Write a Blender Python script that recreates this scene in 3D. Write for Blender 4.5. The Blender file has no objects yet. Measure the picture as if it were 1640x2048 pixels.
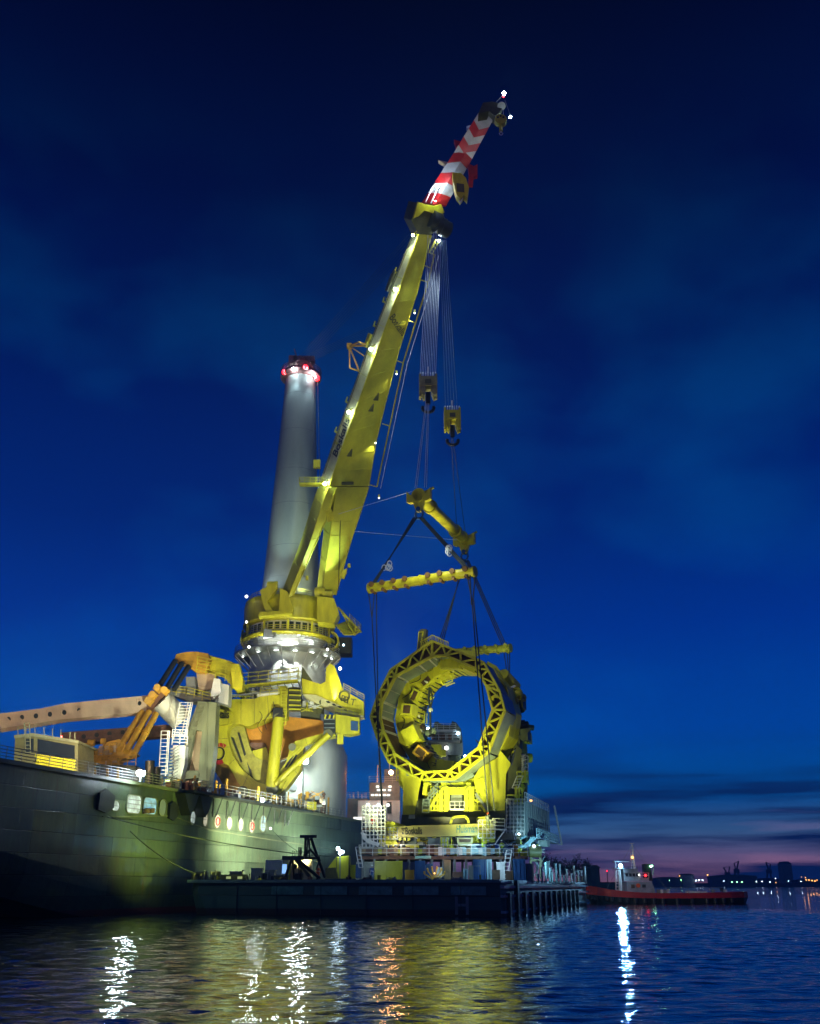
import bpy, math, random
import numpy as np
from mathutils import Vector, Matrix
random.seed(7)
sc = bpy.context.scene
COL = sc.collection
R = math.radians
# ---------------------------------------------------------------- camera
CAM_H, FPX, PITCH = 3.0, 1910.0, R(21.3)
cam = bpy.data.cameras.new('camera'); camo = bpy.data.objects.new('camera', cam); COL.objects.link(camo)
camo.location = (0, 0, CAM_H); camo.rotation_euler = (R(90) + PITCH, 0, 0)
cam.sensor_fit = 'VERTICAL'; cam.sensor_height = 24; cam.lens = 24 * FPX / 2048
cam.clip_start = 0.5; cam.clip_end = 12000
sc.camera = camo
# ---------------------------------------------------------------- world: dusk sky
wd_ = bpy.data.worlds.new('World'); sc.world = wd_; wd_.use_nodes = True
nt = wd_.node_tree; nt.nodes.clear()
N = nt.nodes.new; LK = nt.links.new
out = N('ShaderNodeOutputWorld'); bg = N('ShaderNodeBackground'); bg.inputs[1].default_value = 1.0
LK(bg.outputs[0], out.inputs[0])
geo = N('ShaderNodeTexCoord'); sep = N('ShaderNodeSeparateXYZ'); LK(geo.outputs['Generated'], sep.inputs[0])
asn = N('ShaderNodeMath'); asn.operation = 'ARCSINE'; LK(sep.outputs[2], asn.inputs[0])
deg = N('ShaderNodeMath'); deg.operation = 'MULTIPLY'; deg.inputs[1].default_value = 180 / math.pi / 90; LK(asn.outputs[0], deg.inputs[0])
rmp = N('ShaderNodeValToRGB'); cr = rmp.color_ramp
stops = [(0, (.34, .14, .20)), (1.2, (.26, .16, .34)), (2.6, (.07, .19, .44)), (4.5, (.0, .105, .42)), (8, (.0, .072, .43)),
         (14, (.0, .036, .31)), (20, (.0, .0195, .19)), (30, (.0, .0088, .100)), (39, (.0, .0040, .048)), (50, (.0, .0012, .014)), (90, (.0, .0008, .008))]
cr.elements[0].position = 0; cr.elements[0].color = (*stops[0][1], 1)
cr.elements[1].position = 1; cr.elements[1].color = (*stops[-1][1], 1)
for d, c in stops[1:-1]:
    e = cr.elements.new(d / 90); e.color = (*c, 1)
LK(deg.outputs[0], rmp.inputs[0])
# soft mid-level cloud patches
mp = N('ShaderNodeMapping'); mp.inputs['Scale'].default_value = (1.6, 1.6, 2.6); mp.inputs['Location'].default_value = (.15, .9, .10); LK(geo.outputs['Generated'], mp.inputs[0])
n1 = N('ShaderNodeTexNoise'); n1.inputs['Scale'].default_value = 2.0; n1.inputs['Detail'].default_value = 8; n1.inputs['Roughness'].default_value = .55; n1.inputs['Distortion'].default_value = .1; LK(mp.outputs[0], n1.inputs[0])
r1 = N('ShaderNodeMapRange'); r1.inputs[1].default_value = .49; r1.inputs[2].default_value = .67; LK(n1.outputs[0], r1.inputs[0])
mk = N('ShaderNodeMapRange'); mk.interpolation_type = 'SMOOTHSTEP'; mk.inputs[1].default_value = 47 / 90; mk.inputs[2].default_value = 24 / 90; LK(deg.outputs[0], mk.inputs[0])
mm = N('ShaderNodeMath'); mm.operation = 'MULTIPLY'; LK(r1.outputs[0], mm.inputs[0]); LK(mk.outputs[0], mm.inputs[1])
add = N('ShaderNodeMixRGB'); add.blend_type = 'ADD'; add.inputs[2].default_value = (.0, .025, .065, 1)
LK(mm.outputs[0], add.inputs[0]); LK(rmp.outputs[0], add.inputs[1])
# low stratus bands near the horizon
mp2 = N('ShaderNodeMapping'); mp2.inputs['Scale'].default_value = (2.2, 2.2, 34); mp2.inputs['Rotation'].default_value = (0, R(-4), 0); LK(geo.outputs['Generated'], mp2.inputs[0])
n2 = N('ShaderNodeTexNoise'); n2.inputs['Scale'].default_value = 1.5; n2.inputs['Detail'].default_value = 6; n2.inputs['Roughness'].default_value = .55; LK(mp2.outputs[0], n2.inputs[0])
r2 = N('ShaderNodeMapRange'); r2.inputs[1].default_value = .44; r2.inputs[2].default_value = .60; LK(n2.outputs[0], r2.inputs[0])
mk2 = N('ShaderNodeMapRange'); mk2.interpolation_type = 'SMOOTHSTEP'; mk2.inputs[1].default_value = 8.5 / 90; mk2.inputs[2].default_value = 3.5 / 90; LK(deg.outputs[0], mk2.inputs[0])
mm2 = N('ShaderNodeMath'); mm2.operation = 'MULTIPLY'; LK(r2.outputs[0], mm2.inputs[0]); LK(mk2.outputs[0], mm2.inputs[1])
mixb = N('ShaderNodeMixRGB'); mixb.inputs[2].default_value = (.003, .018, .11, 1); LK(mm2.outputs[0], mixb.inputs[0]); LK(add.outputs[0], mixb.inputs[1])
n3 = N('ShaderNodeTexNoise'); n3.inputs['Scale'].default_value = 2.6; n3.inputs['Detail'].default_value = 5; LK(mp2.outputs[0], n3.inputs[0])
r3 = N('ShaderNodeMapRange'); r3.inputs[1].default_value = .52; r3.inputs[2].default_value = .68; LK(n3.outputs[0], r3.inputs[0])
mk3 = N('ShaderNodeMapRange'); mk3.interpolation_type = 'SMOOTHSTEP'; mk3.inputs[1].default_value = 5 / 90; mk3.inputs[2].default_value = 1.5 / 90; LK(deg.outputs[0], mk3.inputs[0])
mm3 = N('ShaderNodeMath'); mm3.operation = 'MULTIPLY'; LK(r3.outputs[0], mm3.inputs[0]); LK(mk3.outputs[0], mm3.inputs[1])
add3 = N('ShaderNodeMixRGB'); add3.blend_type = 'ADD'; add3.inputs[2].default_value = (.16, .055, .07, 1); LK(mm3.outputs[0], add3.inputs[0]); LK(mixb.outputs[0], add3.inputs[1])
LK(add3.outputs[0], bg.inputs[0])
# ---------------------------------------------------------------- exposure
sc.view_settings.view_transform = 'Standard'; sc.view_settings.look = 'None'
sc.view_settings.exposure = 0; sc.view_settings.gamma = 1; sc.view_settings.use_curve_mapping = False
sc.render.engine = 'CYCLES'
sc.cycles.use_denoising = True; sc.cycles.sample_clamp_indirect = 12; sc.cycles.sample_clamp_direct = 0
sc.cycles.max_bounces = 6; sc.cycles.diffuse_bounces = 2; sc.cycles.glossy_bounces = 3; sc.cycles.use_light_tree = True
sc.cycles.caustics_reflective = False; sc.cycles.caustics_refractive = False

# ---------------------------------------------------------------- lens geometry: picture point -> place
_c, _s = math.cos(PITCH), math.sin(PITCH)
C0 = Vector((0, 0, CAM_H))
def ray(px, py):
    a = (px - 820) / FPX; b = (1024 - py) / FPX
    return Vector((a, _c - b * _s, _s + b * _c))
def W(px, py, Y):
    d = ray(px, py); return C0 + d * (Y / d.y)
def WZ(px, py, Z):
    d = ray(px, py); return C0 + d * ((Z - CAM_H) / d.z)
def WP(px, py, p, n):
    d = ray(px, py); return C0 + d * ((Vector(p) - C0).dot(n) / d.dot(n))
def mpp(Y, Z):                      # metres per photo pixel at a place
    return (Y * _c + (Z - CAM_H) * _s) / FPX
UP = Vector((0, 0, 1))
def frame(deg_):
    a = R(deg_); return Vector((math.sin(a), math.cos(a), 0)), Vector((math.cos(a), -math.sin(a), 0))
U, V = frame(17.5)                  # ship and barge: U along the hull going away, V to starboard
S0 = Vector((-26.3, 120.0, 0))
def SP(px, py, off=0): return WP(px, py, S0 + V * off, V)

# ---------------------------------------------------------------- materials
def mat(name, col, rough=.5, metal=0, var=.15, scale=1.2, bump=0, emit=None, stren=0, streak=0, coat=0):
    m = bpy.data.materials.new(name); m.use_nodes = True
    t = m.node_tree; b = t.nodes['Principled BSDF']
    b.inputs['Roughness'].default_value = rough; b.inputs['Metallic'].default_value = metal
    if coat: b.inputs['Coat Weight'].default_value = coat
    if emit:
        b.inputs['Emission Color'].default_value = (*emit, 1); b.inputs['Emission Strength'].default_value = stren
    if var:
        tc = t.nodes.new('ShaderNodeNewGeometry')
        mpn = t.nodes.new('ShaderNodeMapping'); t.links.new(tc.outputs['Position'], mpn.inputs[0])
        mpn.inputs['Scale'].default_value = (1, 1, .25 if streak else 1)
        nz = t.nodes.new('ShaderNodeTexNoise'); nz.inputs['Scale'].default_value = scale; nz.inputs['Detail'].default_value = 7; nz.inputs['Roughness'].default_value = .62
        t.links.new(mpn.outputs[0], nz.inputs[0])
        rp = t.nodes.new('ShaderNodeValToRGB')
        rp.color_ramp.elements[0].position = .28; rp.color_ramp.elements[1].position = .66
        rp.color_ramp.elements[0].color = (*[c * (1 - 2.2 * var) for c in col], 1)
        rp.color_ramp.elements[1].color = (*[min(1, c * (1 + .4 * var)) for c in col], 1)
        t.links.new(nz.outputs[0], rp.inputs[0]); t.links.new(rp.outputs[0], b.inputs['Base Color'])
        rr = t.nodes.new('ShaderNodeMapRange'); rr.inputs[3].default_value = min(1, rough + .12); rr.inputs[4].default_value = max(.05, rough - .08)
        t.links.new(nz.outputs[0], rr.inputs[0]); t.links.new(rr.outputs[0], b.inputs['Roughness'])
        if bump:
            bp = t.nodes.new('ShaderNodeBump'); bp.inputs['Strength'].default_value = bump; bp.inputs['Distance'].default_value = .038
            n5 = t.nodes.new('ShaderNodeTexNoise'); n5.inputs['Scale'].default_value = .9; n5.inputs['Detail'].default_value = 3
            t.links.new(tc.outputs['Position'], n5.inputs[0])
            t.links.new(n5.outputs[0], bp.inputs['Height']); t.links.new(bp.outputs[0], b.inputs['Normal'])
    else:
        b.inputs['Base Color'].default_value = (*col, 1)
    return m
YEL = mat('yellow_paint', (.60, .57, .022), .42, var=.2, scale=.7, streak=1, bump=.15)
YEL2 = mat('yellow_paint_new', (.66, .66, .03), .4, var=.16, scale=.9, streak=1)
ORA = mat('warm_yellow_paint', (.62, .36, .03), .45, var=.16, scale=.9)
OLV = mat('olive_steel', (.10, .105, .04), .5, var=.2, scale=.8)
WHT = mat('pale_grey_paint', (.50, .53, .47), .45, var=.12, scale=.35, streak=1)
WHT2 = mat('white_paint', (.72, .74, .72), .45, var=.1, scale=.8)
GRY = mat('grey_paint', (.24, .26, .25), .5, var=.15, scale=.7)
GRN = mat('grey_green_steel', (.15, .175, .10), .5, var=.18, scale=.6, streak=1)
PNK = mat('beige_paint', (.50, .39, .26), .5, var=.1, scale=.5)
BRN = mat('brown_primer', (.105, .058, .026), .6, var=.2, scale=.9)
TEAL = mat('grey_panel', (.21, .27, .27), .35, var=.12, scale=.5)
BLK = mat('black_steel', (.016, .02, .02), .45, var=.2, scale=1)
ROPE = mat('steel_rope', (.55, .62, .68), .4, metal=.2, var=0)
SLNG = mat('dark_sling', (.022, .032, .04), .6, var=0)
RED = mat('red_paint', (.48, .015, .015), .45, var=.12, scale=.7)
STW = mat('stripe_white', (.50, .53, .55), .45, var=.12, scale=.7)
BLU = mat('blue_paint', (.02, .085, .24), .45, var=.15)
CYA = mat('pale_blue_panel', (.30, .50, .58), .45, var=.15)
RUST = mat('rusty_steel', (.19, .095, .06), .7, var=.25, scale=1.5)
WOOD = mat('timber_mats', (.36, .25, .13), .75, var=.25, scale=2)
GLASS = mat('dark_glass', (.012, .016, .02), .08, var=0)
HIV = mat('hi_vis_cloth', (.55, .75, .04), .8, var=.1)
ORC = mat('orange_cloth', (.8, .12, .03), .8, var=.1)
NAV = mat('navy_cloth', (.02, .04, .16), .8, var=.1)
SKIN = mat('skin', (.5, .3, .2), .6, var=0)
INK = mat('black_lettering', (.012, .014, .012), .5, var=0)
TEALINK = mat('teal_lettering', (.03, .22, .24), .5, var=0)
TREE = mat('tree_dark', (.03, .045, .025), .9, var=.3)
CONC = mat('concrete', (.28, .27, .25), .8, var=.2)
def emis(name, c, s): return mat(name, (.8, .8, .8), .5, var=0, emit=c, stren=s)
L_WHITE = emis('lamp_white', (.72, .88, 1.0), 380)
L_COOL = emis('lamp_cool', (.55, .80, 1.0), 22)
L_TUG = emis('lamp_tug', (.25, .62, 1.0), 28)
L_SOFT = emis('lamp_soft', (1.0, .98, .92), 8)
L_GAL = emis('lamp_gallery', (.9, 1, .97), 6)
L_WINS = emis('lit_window', (1, .97, .85), 1.8)
L_ORANGE = emis('lamp_orange', (1.0, .38, .12), 200)
L_RED = emis('lamp_red', (1.0, .0, .004), 7)
L_TIP = emis('lamp_tip', (.72, .88, 1.0), 170)
L_WIN = emis('lit_interior', (.70, .85, .80), .75)
L_WINW = emis('lit_interior_warm', (.85, .78, .55), .75)
L_WINB = emis('lit_interior_blue', (.25, .62, .80), .9)
for m_ in (L_WIN, L_WINW, L_WINB):
    m_.node_tree.nodes['Principled BSDF'].inputs['Base Color'].default_value = (.16, .18, .16, 1); t_ = m_.node_tree; g_ = t_.nodes.new('ShaderNodeNewGeometry'); z_ = t_.nodes.new('ShaderNodeTexNoise'); z_.inputs['Scale'].default_value = 1.1; z_.inputs['Detail'].default_value = 4; t_.links.new(g_.outputs['Position'], z_.inputs[0])
    q_ = t_.nodes.new('ShaderNodeMapRange'); q_.inputs[1].default_value = .35; q_.inputs[2].default_value = .65; q_.inputs[3].default_value = .28; q_.inputs[4].default_value = .95; t_.links.new(z_.outputs[0], q_.inputs[0]); t_.links.new(q_.outputs[0], t_.nodes['Principled BSDF'].inputs['Emission Strength'])
L_GREEN = emis('lamp_green', (.3, 1, .5), 20)
L_AMBER = emis('lamp_amber', (1, .45, .1), 5)

# ---------------------------------------------------------------- hull plate material: welded plates, gloss varies plate by plate
def plate_mat(name, col, low, rough):
    m = bpy.data.materials.new(name); m.use_nodes = True; t = m.node_tree; b = t.nodes['Principled BSDF']
    g = t.nodes.new('ShaderNodeNewGeometry'); vt = t.nodes.new('ShaderNodeVectorMath'); vt.operation = 'DOT_PRODUCT'; vt.inputs[1].default_value = tuple(U)
    t.links.new(g.outputs['Position'], vt.inputs[0]); sp = t.nodes.new('ShaderNodeSeparateXYZ'); t.links.new(g.outputs['Position'], sp.inputs[0])
    cb = t.nodes.new('ShaderNodeCombineXYZ'); t.links.new(vt.outputs['Value'], cb.inputs[0]); t.links.new(sp.outputs[2], cb.inputs[1])
    br = t.nodes.new('ShaderNodeTexBrick'); br.offset = .3; br.inputs['Scale'].default_value = 1; br.inputs['Brick Width'].default_value = 6.5; br.inputs['Row Height'].default_value = 1.9
    br.inputs['Mortar Size'].default_value = .035; br.inputs['Mortar Smooth'].default_value = .4
    br.inputs['Color1'].default_value = (*[c * .62 for c in col], 1); br.inputs['Color2'].default_value = (*[min(1, c * 1.4) for c in col], 1); br.inputs['Mortar'].default_value = (*[c * .28 for c in col], 1)
    t.links.new(cb.outputs[0], br.inputs['Vector'])
    nz = t.nodes.new('ShaderNodeTexNoise'); nz.inputs['Scale'].default_value = 1.2; nz.inputs['Detail'].default_value = 8; nz.inputs['Roughness'].default_value = .7
    mpn = t.nodes.new('ShaderNodeMapping'); mpn.inputs['Scale'].default_value = (1, .22, 1); t.links.new(cb.outputs[0], mpn.inputs[0]); t.links.new(mpn.outputs[0], nz.inputs[0])
    mr = t.nodes.new('ShaderNodeMapRange'); mr.inputs[1].default_value = .3; mr.inputs[2].default_value = .7; mr.inputs[3].default_value = .55; mr.inputs[4].default_value = 1.15; t.links.new(nz.outputs[0], mr.inputs[0])
    mx = t.nodes.new('ShaderNodeMixRGB'); mx.blend_type = 'MULTIPLY'; mx.inputs[0].default_value = 1; t.links.new(br.outputs[0], mx.inputs[1]); t.links.new(mr.outputs[0], mx.inputs[2])
    rn = t.nodes.new('ShaderNodeTexNoise'); rn.inputs['Scale'].default_value = .9; rn.inputs['Detail'].default_value = 9; rn.inputs['Roughness'].default_value = .75; mr2 = t.nodes.new('ShaderNodeMapping'); mr2.inputs['Scale'].default_value = (1.6, .12, 1); t.links.new(cb.outputs[0], mr2.inputs[0]); t.links.new(mr2.outputs[0], rn.inputs[0])
    rm = t.nodes.new('ShaderNodeMapRange'); rm.inputs[1].default_value = .55; rm.inputs[2].default_value = .68; rm.inputs[4].default_value = .7; t.links.new(rn.outputs[0], rm.inputs[0])
    m3 = t.nodes.new('ShaderNodeMixRGB'); m3.inputs[2].default_value = (.10, .055, .025, 1); t.links.new(rm.outputs[0], m3.inputs[0]); t.links.new(mx.outputs[0], m3.inputs[1]); mx = m3
    # antifouling below the waterline band
    st = t.nodes.new('ShaderNodeMapRange'); st.inputs[1].default_value = .55; st.inputs[2].default_value = .7; t.links.new(sp.outputs[2], st.inputs[0])
    m2 = t.nodes.new('ShaderNodeMixRGB'); m2.inputs[1].default_value = (*low, 1); t.links.new(st.outputs[0], m2.inputs[0]); t.links.new(mx.outputs[0], m2.inputs[2])
    t.links.new(m2.outputs[0], b.inputs['Base Color'])
    vr = t.nodes.new('ShaderNodeTexWhiteNoise'); vr.noise_dimensions = '2D'
    sc_ = t.nodes.new('ShaderNodeVectorMath'); sc_.operation = 'DIVIDE'; sc_.inputs[1].default_value = (6.5, 1.9, 1); t.links.new(cb.outputs[0], sc_.inputs[0])
    fl = t.nodes.new('ShaderNodeVectorMath'); fl.operation = 'FLOOR'; t.links.new(sc_.outputs[0], fl.inputs[0]); t.links.new(fl.outputs[0], vr.inputs['Vector'])
    rr = t.nodes.new('ShaderNodeMapRange'); rr.inputs[3].default_value = rough - .08; rr.inputs[4].default_value = rough + .18; t.links.new(vr.outputs[0], rr.inputs[0]); t.links.new(rr.outputs[0], b.inputs['Roughness'])
    bp = t.nodes.new('ShaderNodeBump'); bp.inputs['Strength'].default_value = .6; bp.inputs['Distance'].default_value = .10
    n5 = t.nodes.new('ShaderNodeTexNoise'); n5.inputs['Scale'].default_value = .55; n5.inputs['Detail'].default_value = 2; t.links.new(g.outputs['Position'], n5.inputs[0])
    ma = t.nodes.new('ShaderNodeMath'); ma.operation = 'SUBTRACT'; t.links.new(n5.outputs[0], ma.inputs[0]); t.links.new(br.outputs['Fac'], ma.inputs[1])
    t.links.new(ma.outputs[0], bp.inputs['Height']); t.links.new(bp.outputs[0], b.inputs['Normal'])
    return m
HULL = plate_mat('hull_plates', (.068, .100, .058), (.16, .03, .02), .34)
BARGE = plate_mat('barge_plates', (.045, .12, .095), (.03, .02, .018), .42)

# ---------------------------------------------------------------- mesh builder
WLOC = {}
class MB:
    def __init__(s): s.v = []; s.f = []; s.sm = set()
    def add(s, vs, fs, smooth=False):
        o = len(s.v); s.v += [Vector(x) for x in vs]
        for f in fs:
            if smooth: s.sm.add(len(s.f))
            s.f.append(tuple(o + i for i in f))
        return s
    def hexa(s, q):   # 8 corners: 4 + 4
        return s.add(q, [(3, 2, 1, 0), (4, 5, 6, 7), (0, 1, 5, 4), (1, 2, 6, 5), (2, 3, 7, 6), (3, 0, 4, 7)])
    def box(s, c, sx, sy, sz, ax=None, ay=None, az=None):
        ax = ax or Vector((1, 0, 0)); ay = ay or Vector((0, 1, 0)); az = az or UP
        c = Vector(c); x = ax * sx / 2; y = ay * sy / 2; z = az * sz / 2
        return s.hexa([c - x - y - z, c + x - y - z, c + x + y - z, c - x + y - z, c - x - y + z, c + x - y + z, c + x + y + z, c - x + y + z])
    def beam(s, a, b, w, h=None, up=None):
        a = Vector(a); b = Vector(b); h = h or w; d = b - a
        if d.length < 1e-6: return s
        up = up or UP; d.normalize(); x = d.cross(up)
        if x.length < .05: x = d.cross(Vector((0, 1, 0)))
        x.normalize(); y = x.cross(d).normalized(); x = x * w / 2; y = y * h / 2
        return s.hexa([a - x - y, a + x - y, a + x + y, a - x + y, b - x - y, b + x - y, b + x + y, b - x + y])
    def tube(s, a, b, r, n=8, r2=None, cap=True):
        a = Vector(a); b = Vector(b); d = (b - a)
        if d.length < 1e-6: return s
        d.normalize(); r2 = r if r2 is None else r2
        x = d.orthogonal().normalized(); y = d.cross(x)
        vs = []
        for p, rr in ((a, r), (b, r2)):
            for i in range(n):
                t = 2 * math.pi * i / n; vs.append(p + x * (rr * math.cos(t)) + y * (rr * math.sin(t)))
        fs = [(i, (i + 1) % n, n + (i + 1) % n, n + i) for i in range(n)]
        s.add(vs, fs, n > 5)
        if cap:
            s.add(vs, [tuple(range(n - 1, -1, -1)), tuple(range(n, 2 * n))])
        return s
    def path(s, pts, r, n=6):
        for a, b in zip(pts[:-1], pts[1:]): s.tube(a, b, r, n)
        return s
    def prism(s, pts, t):
        t = Vector(t); n = len(pts); pts = [Vector(p) for p in pts]
        return s.add(pts + [p + t for p in pts], [tuple(range(n))] + [tuple(range(2 * n - 1, n - 1, -1))] + [(i, (i + 1) % n, n + (i + 1) % n, n + i) for i in range(n)])
    def lathe(s, c, prof, n=48, smooth=True, a0=0, a1=360, axis=None):
        c = Vector(c); full = abs(a1 - a0) >= 360; m = n if full else n + 1; vs = []
        for r, z in prof:
            for i in range(m):
                t = R(a0 + (a1 - a0) * i / n); vs.append(c + Vector((r * math.cos(t), r * math.sin(t), z)))
        fs = []
        for k in range(len(prof) - 1):
            for i in range(n if full else n):
                j = (i + 1) % m; fs.append((k * m + i, k * m + j, (k + 1) * m + j, (k + 1) * m + i))
        return s.add(vs, fs, smooth)
    def ball(s, c, r, n=8, sq=1):
        prof = [(max(.001, r * math.cos(R(-90 + 180 * i / n))), sq * r * math.sin(R(-90 + 180 * i / n))) for i in range(n + 1)]
        return s.lathe(c, prof, n * 2)
    def loft(s, secs, cap=True, smooth=False):
        m = len(secs[0]); vs = [p for q in secs for p in q]; fs = []
        for k in range(len(secs) - 1):
            for i in range(m):
                j = (i + 1) % m; fs.append((k * m + i, k * m + j, (k + 1) * m + j, (k + 1) * m + i))
        if cap: fs += [tuple(range(m - 1, -1, -1)), tuple(range((len(secs) - 1) * m, len(secs) * m))]
        return s.add(vs, fs, smooth)
    def rail(s, pts, h=1.1, step=1.5, r=.035, mids=2):
        for a, b in zip(pts[:-1], pts[1:]):
            a = Vector(a); b = Vector(b); n = max(1, int((b - a).length / step))
            for i in range(n + 1):
                p = a.lerp(b, i / n); s.beam(p, p + UP * h, r * 1.6)
            for k in range(mids + 1):
                z = UP * h * (1 - k / (mids + 1)); s.beam(a + z, b + z, r * 1.4)
        return s
    def ladder(s, a, b, side, w=.5, step=.35, r=.04):
        a = Vector(a); b = Vector(b); x = Vector(side).normalized() * w / 2
        s.beam(a - x, b - x, r * 1.5); s.beam(a + x, b + x, r * 1.5)
        n = max(1, int((b - a).length / step))
        for i in range(n + 1):
            p = a.lerp(b, i / n); s.beam(p - x, p + x, r)
        return s
    def build(s, name, m, parent=None, local=False):
        me = bpy.data.meshes.new(name)
        off = Vector((0, 0, 0)) if (local or parent is None) else WLOC.get(parent.name, Vector((0, 0, 0)))
        me.from_pydata([tuple(v - off) for v in s.v], [], s.f)
        if s.sm:
            fl = [i in s.sm for i in range(len(s.f))]; me.polygons.foreach_set('use_smooth', fl)
        me.materials.append(m); me.update()
        import bmesh
        bm = bmesh.new(); bm.from_mesh(me); bmesh.ops.recalc_face_normals(bm, faces=bm.faces); bm.to_mesh(me); bm.free()
        o = bpy.data.objects.new(name, me); COL.objects.link(o)
        if parent: o.parent = parent
        WLOC[o.name] = off.copy() if not local else Vector((0, 0, 0))
        return o
def tag(o, label=None, cat=None, group=None, kind=None):
    if label: o['label'] = label
    if cat: o['category'] = cat
    if group: o['group'] = group
    if kind: o['kind'] = kind
    return o
def thing(name, label, cat, loc=(0, 0, 0), group=None, rz=0):
    o = bpy.data.objects.new(name, None); COL.objects.link(o); o.location = loc; o.rotation_euler = (0, 0, rz)
    o.empty_display_size = .1
    WLOC[o.name] = Vector(loc); tag(o, label, cat, group); return o
ORDW = ('leftmost', 'second', 'third', 'fourth', 'fifth', 'sixth', 'seventh', 'eighth', 'ninth', 'tenth', 'eleventh', 'twelfth', 'thirteenth', 'fourteenth', 'fifteenth')
def nth(i, what, where): return f"{ORDW[i]} {what} {'' if i == 0 else 'from the left '}{where}"
def dup(o, parent=None):
    c = o.copy(); COL.objects.link(c)
    if parent: c.parent = parent
    for ch in list(o.children): dup(ch, c)
    return c
def text(body, origin, xd, yd, size, m, parent, name='lettering', ext=.02, width=None, shear=0):
    cu = bpy.data.curves.new(name, 'FONT'); cu.body = body; cu.size = size; cu.extrude = ext; cu.shear = shear
    cu.offset = .012 * size
    cu.materials.append(m)
    tmp = bpy.data.objects.new(name, cu); COL.objects.link(tmp)
    bpy.context.view_layer.update()
    me = bpy.data.meshes.new_from_object(tmp.evaluated_get(bpy.context.evaluated_depsgraph_get()))
    bpy.data.objects.remove(tmp)
    me.name = name
    xs = [v.co.x for v in me.vertices]; wdt = max(xs) - min(xs); kx = (width / wdt) if width else 1
    xd = Vector(xd).normalized(); yd = Vector(yd); yd = (yd - xd * yd.dot(xd)).normalized(); nd = xd.cross(yd)
    off = WLOC.get(parent.name, Vector()) if parent else Vector()
    for v in me.vertices:
        p = Vector(origin) + xd * ((v.co.x - min(xs)) * kx) + yd * v.co.y + nd * v.co.z - off; v.co = p
    o = bpy.data.objects.new(name, me); COL.objects.link(o); o.parent = parent
    WLOC[o.name] = off
    return o
def spot(name, loc, target, power, color=(1, .95, .85), ang=60, size=.4, blend=.6, parent=None):
    l = bpy.data.lights.new(name, 'SPOT'); l.energy = power; l.color = color; l.spot_size = R(ang); l.spot_blend = blend; l.shadow_soft_size = size
    o = bpy.data.objects.new(name, l); COL.objects.link(o); o.location = loc
    o.rotation_euler = (Vector(target) - Vector(loc)).to_track_quat('-Z', 'Y').to_euler()
    return o
def bulb(p, r, m, parent, name='lamp'):
    b = MB(); b.ball(p, r, 5); return b.build(name, m, parent)

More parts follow.
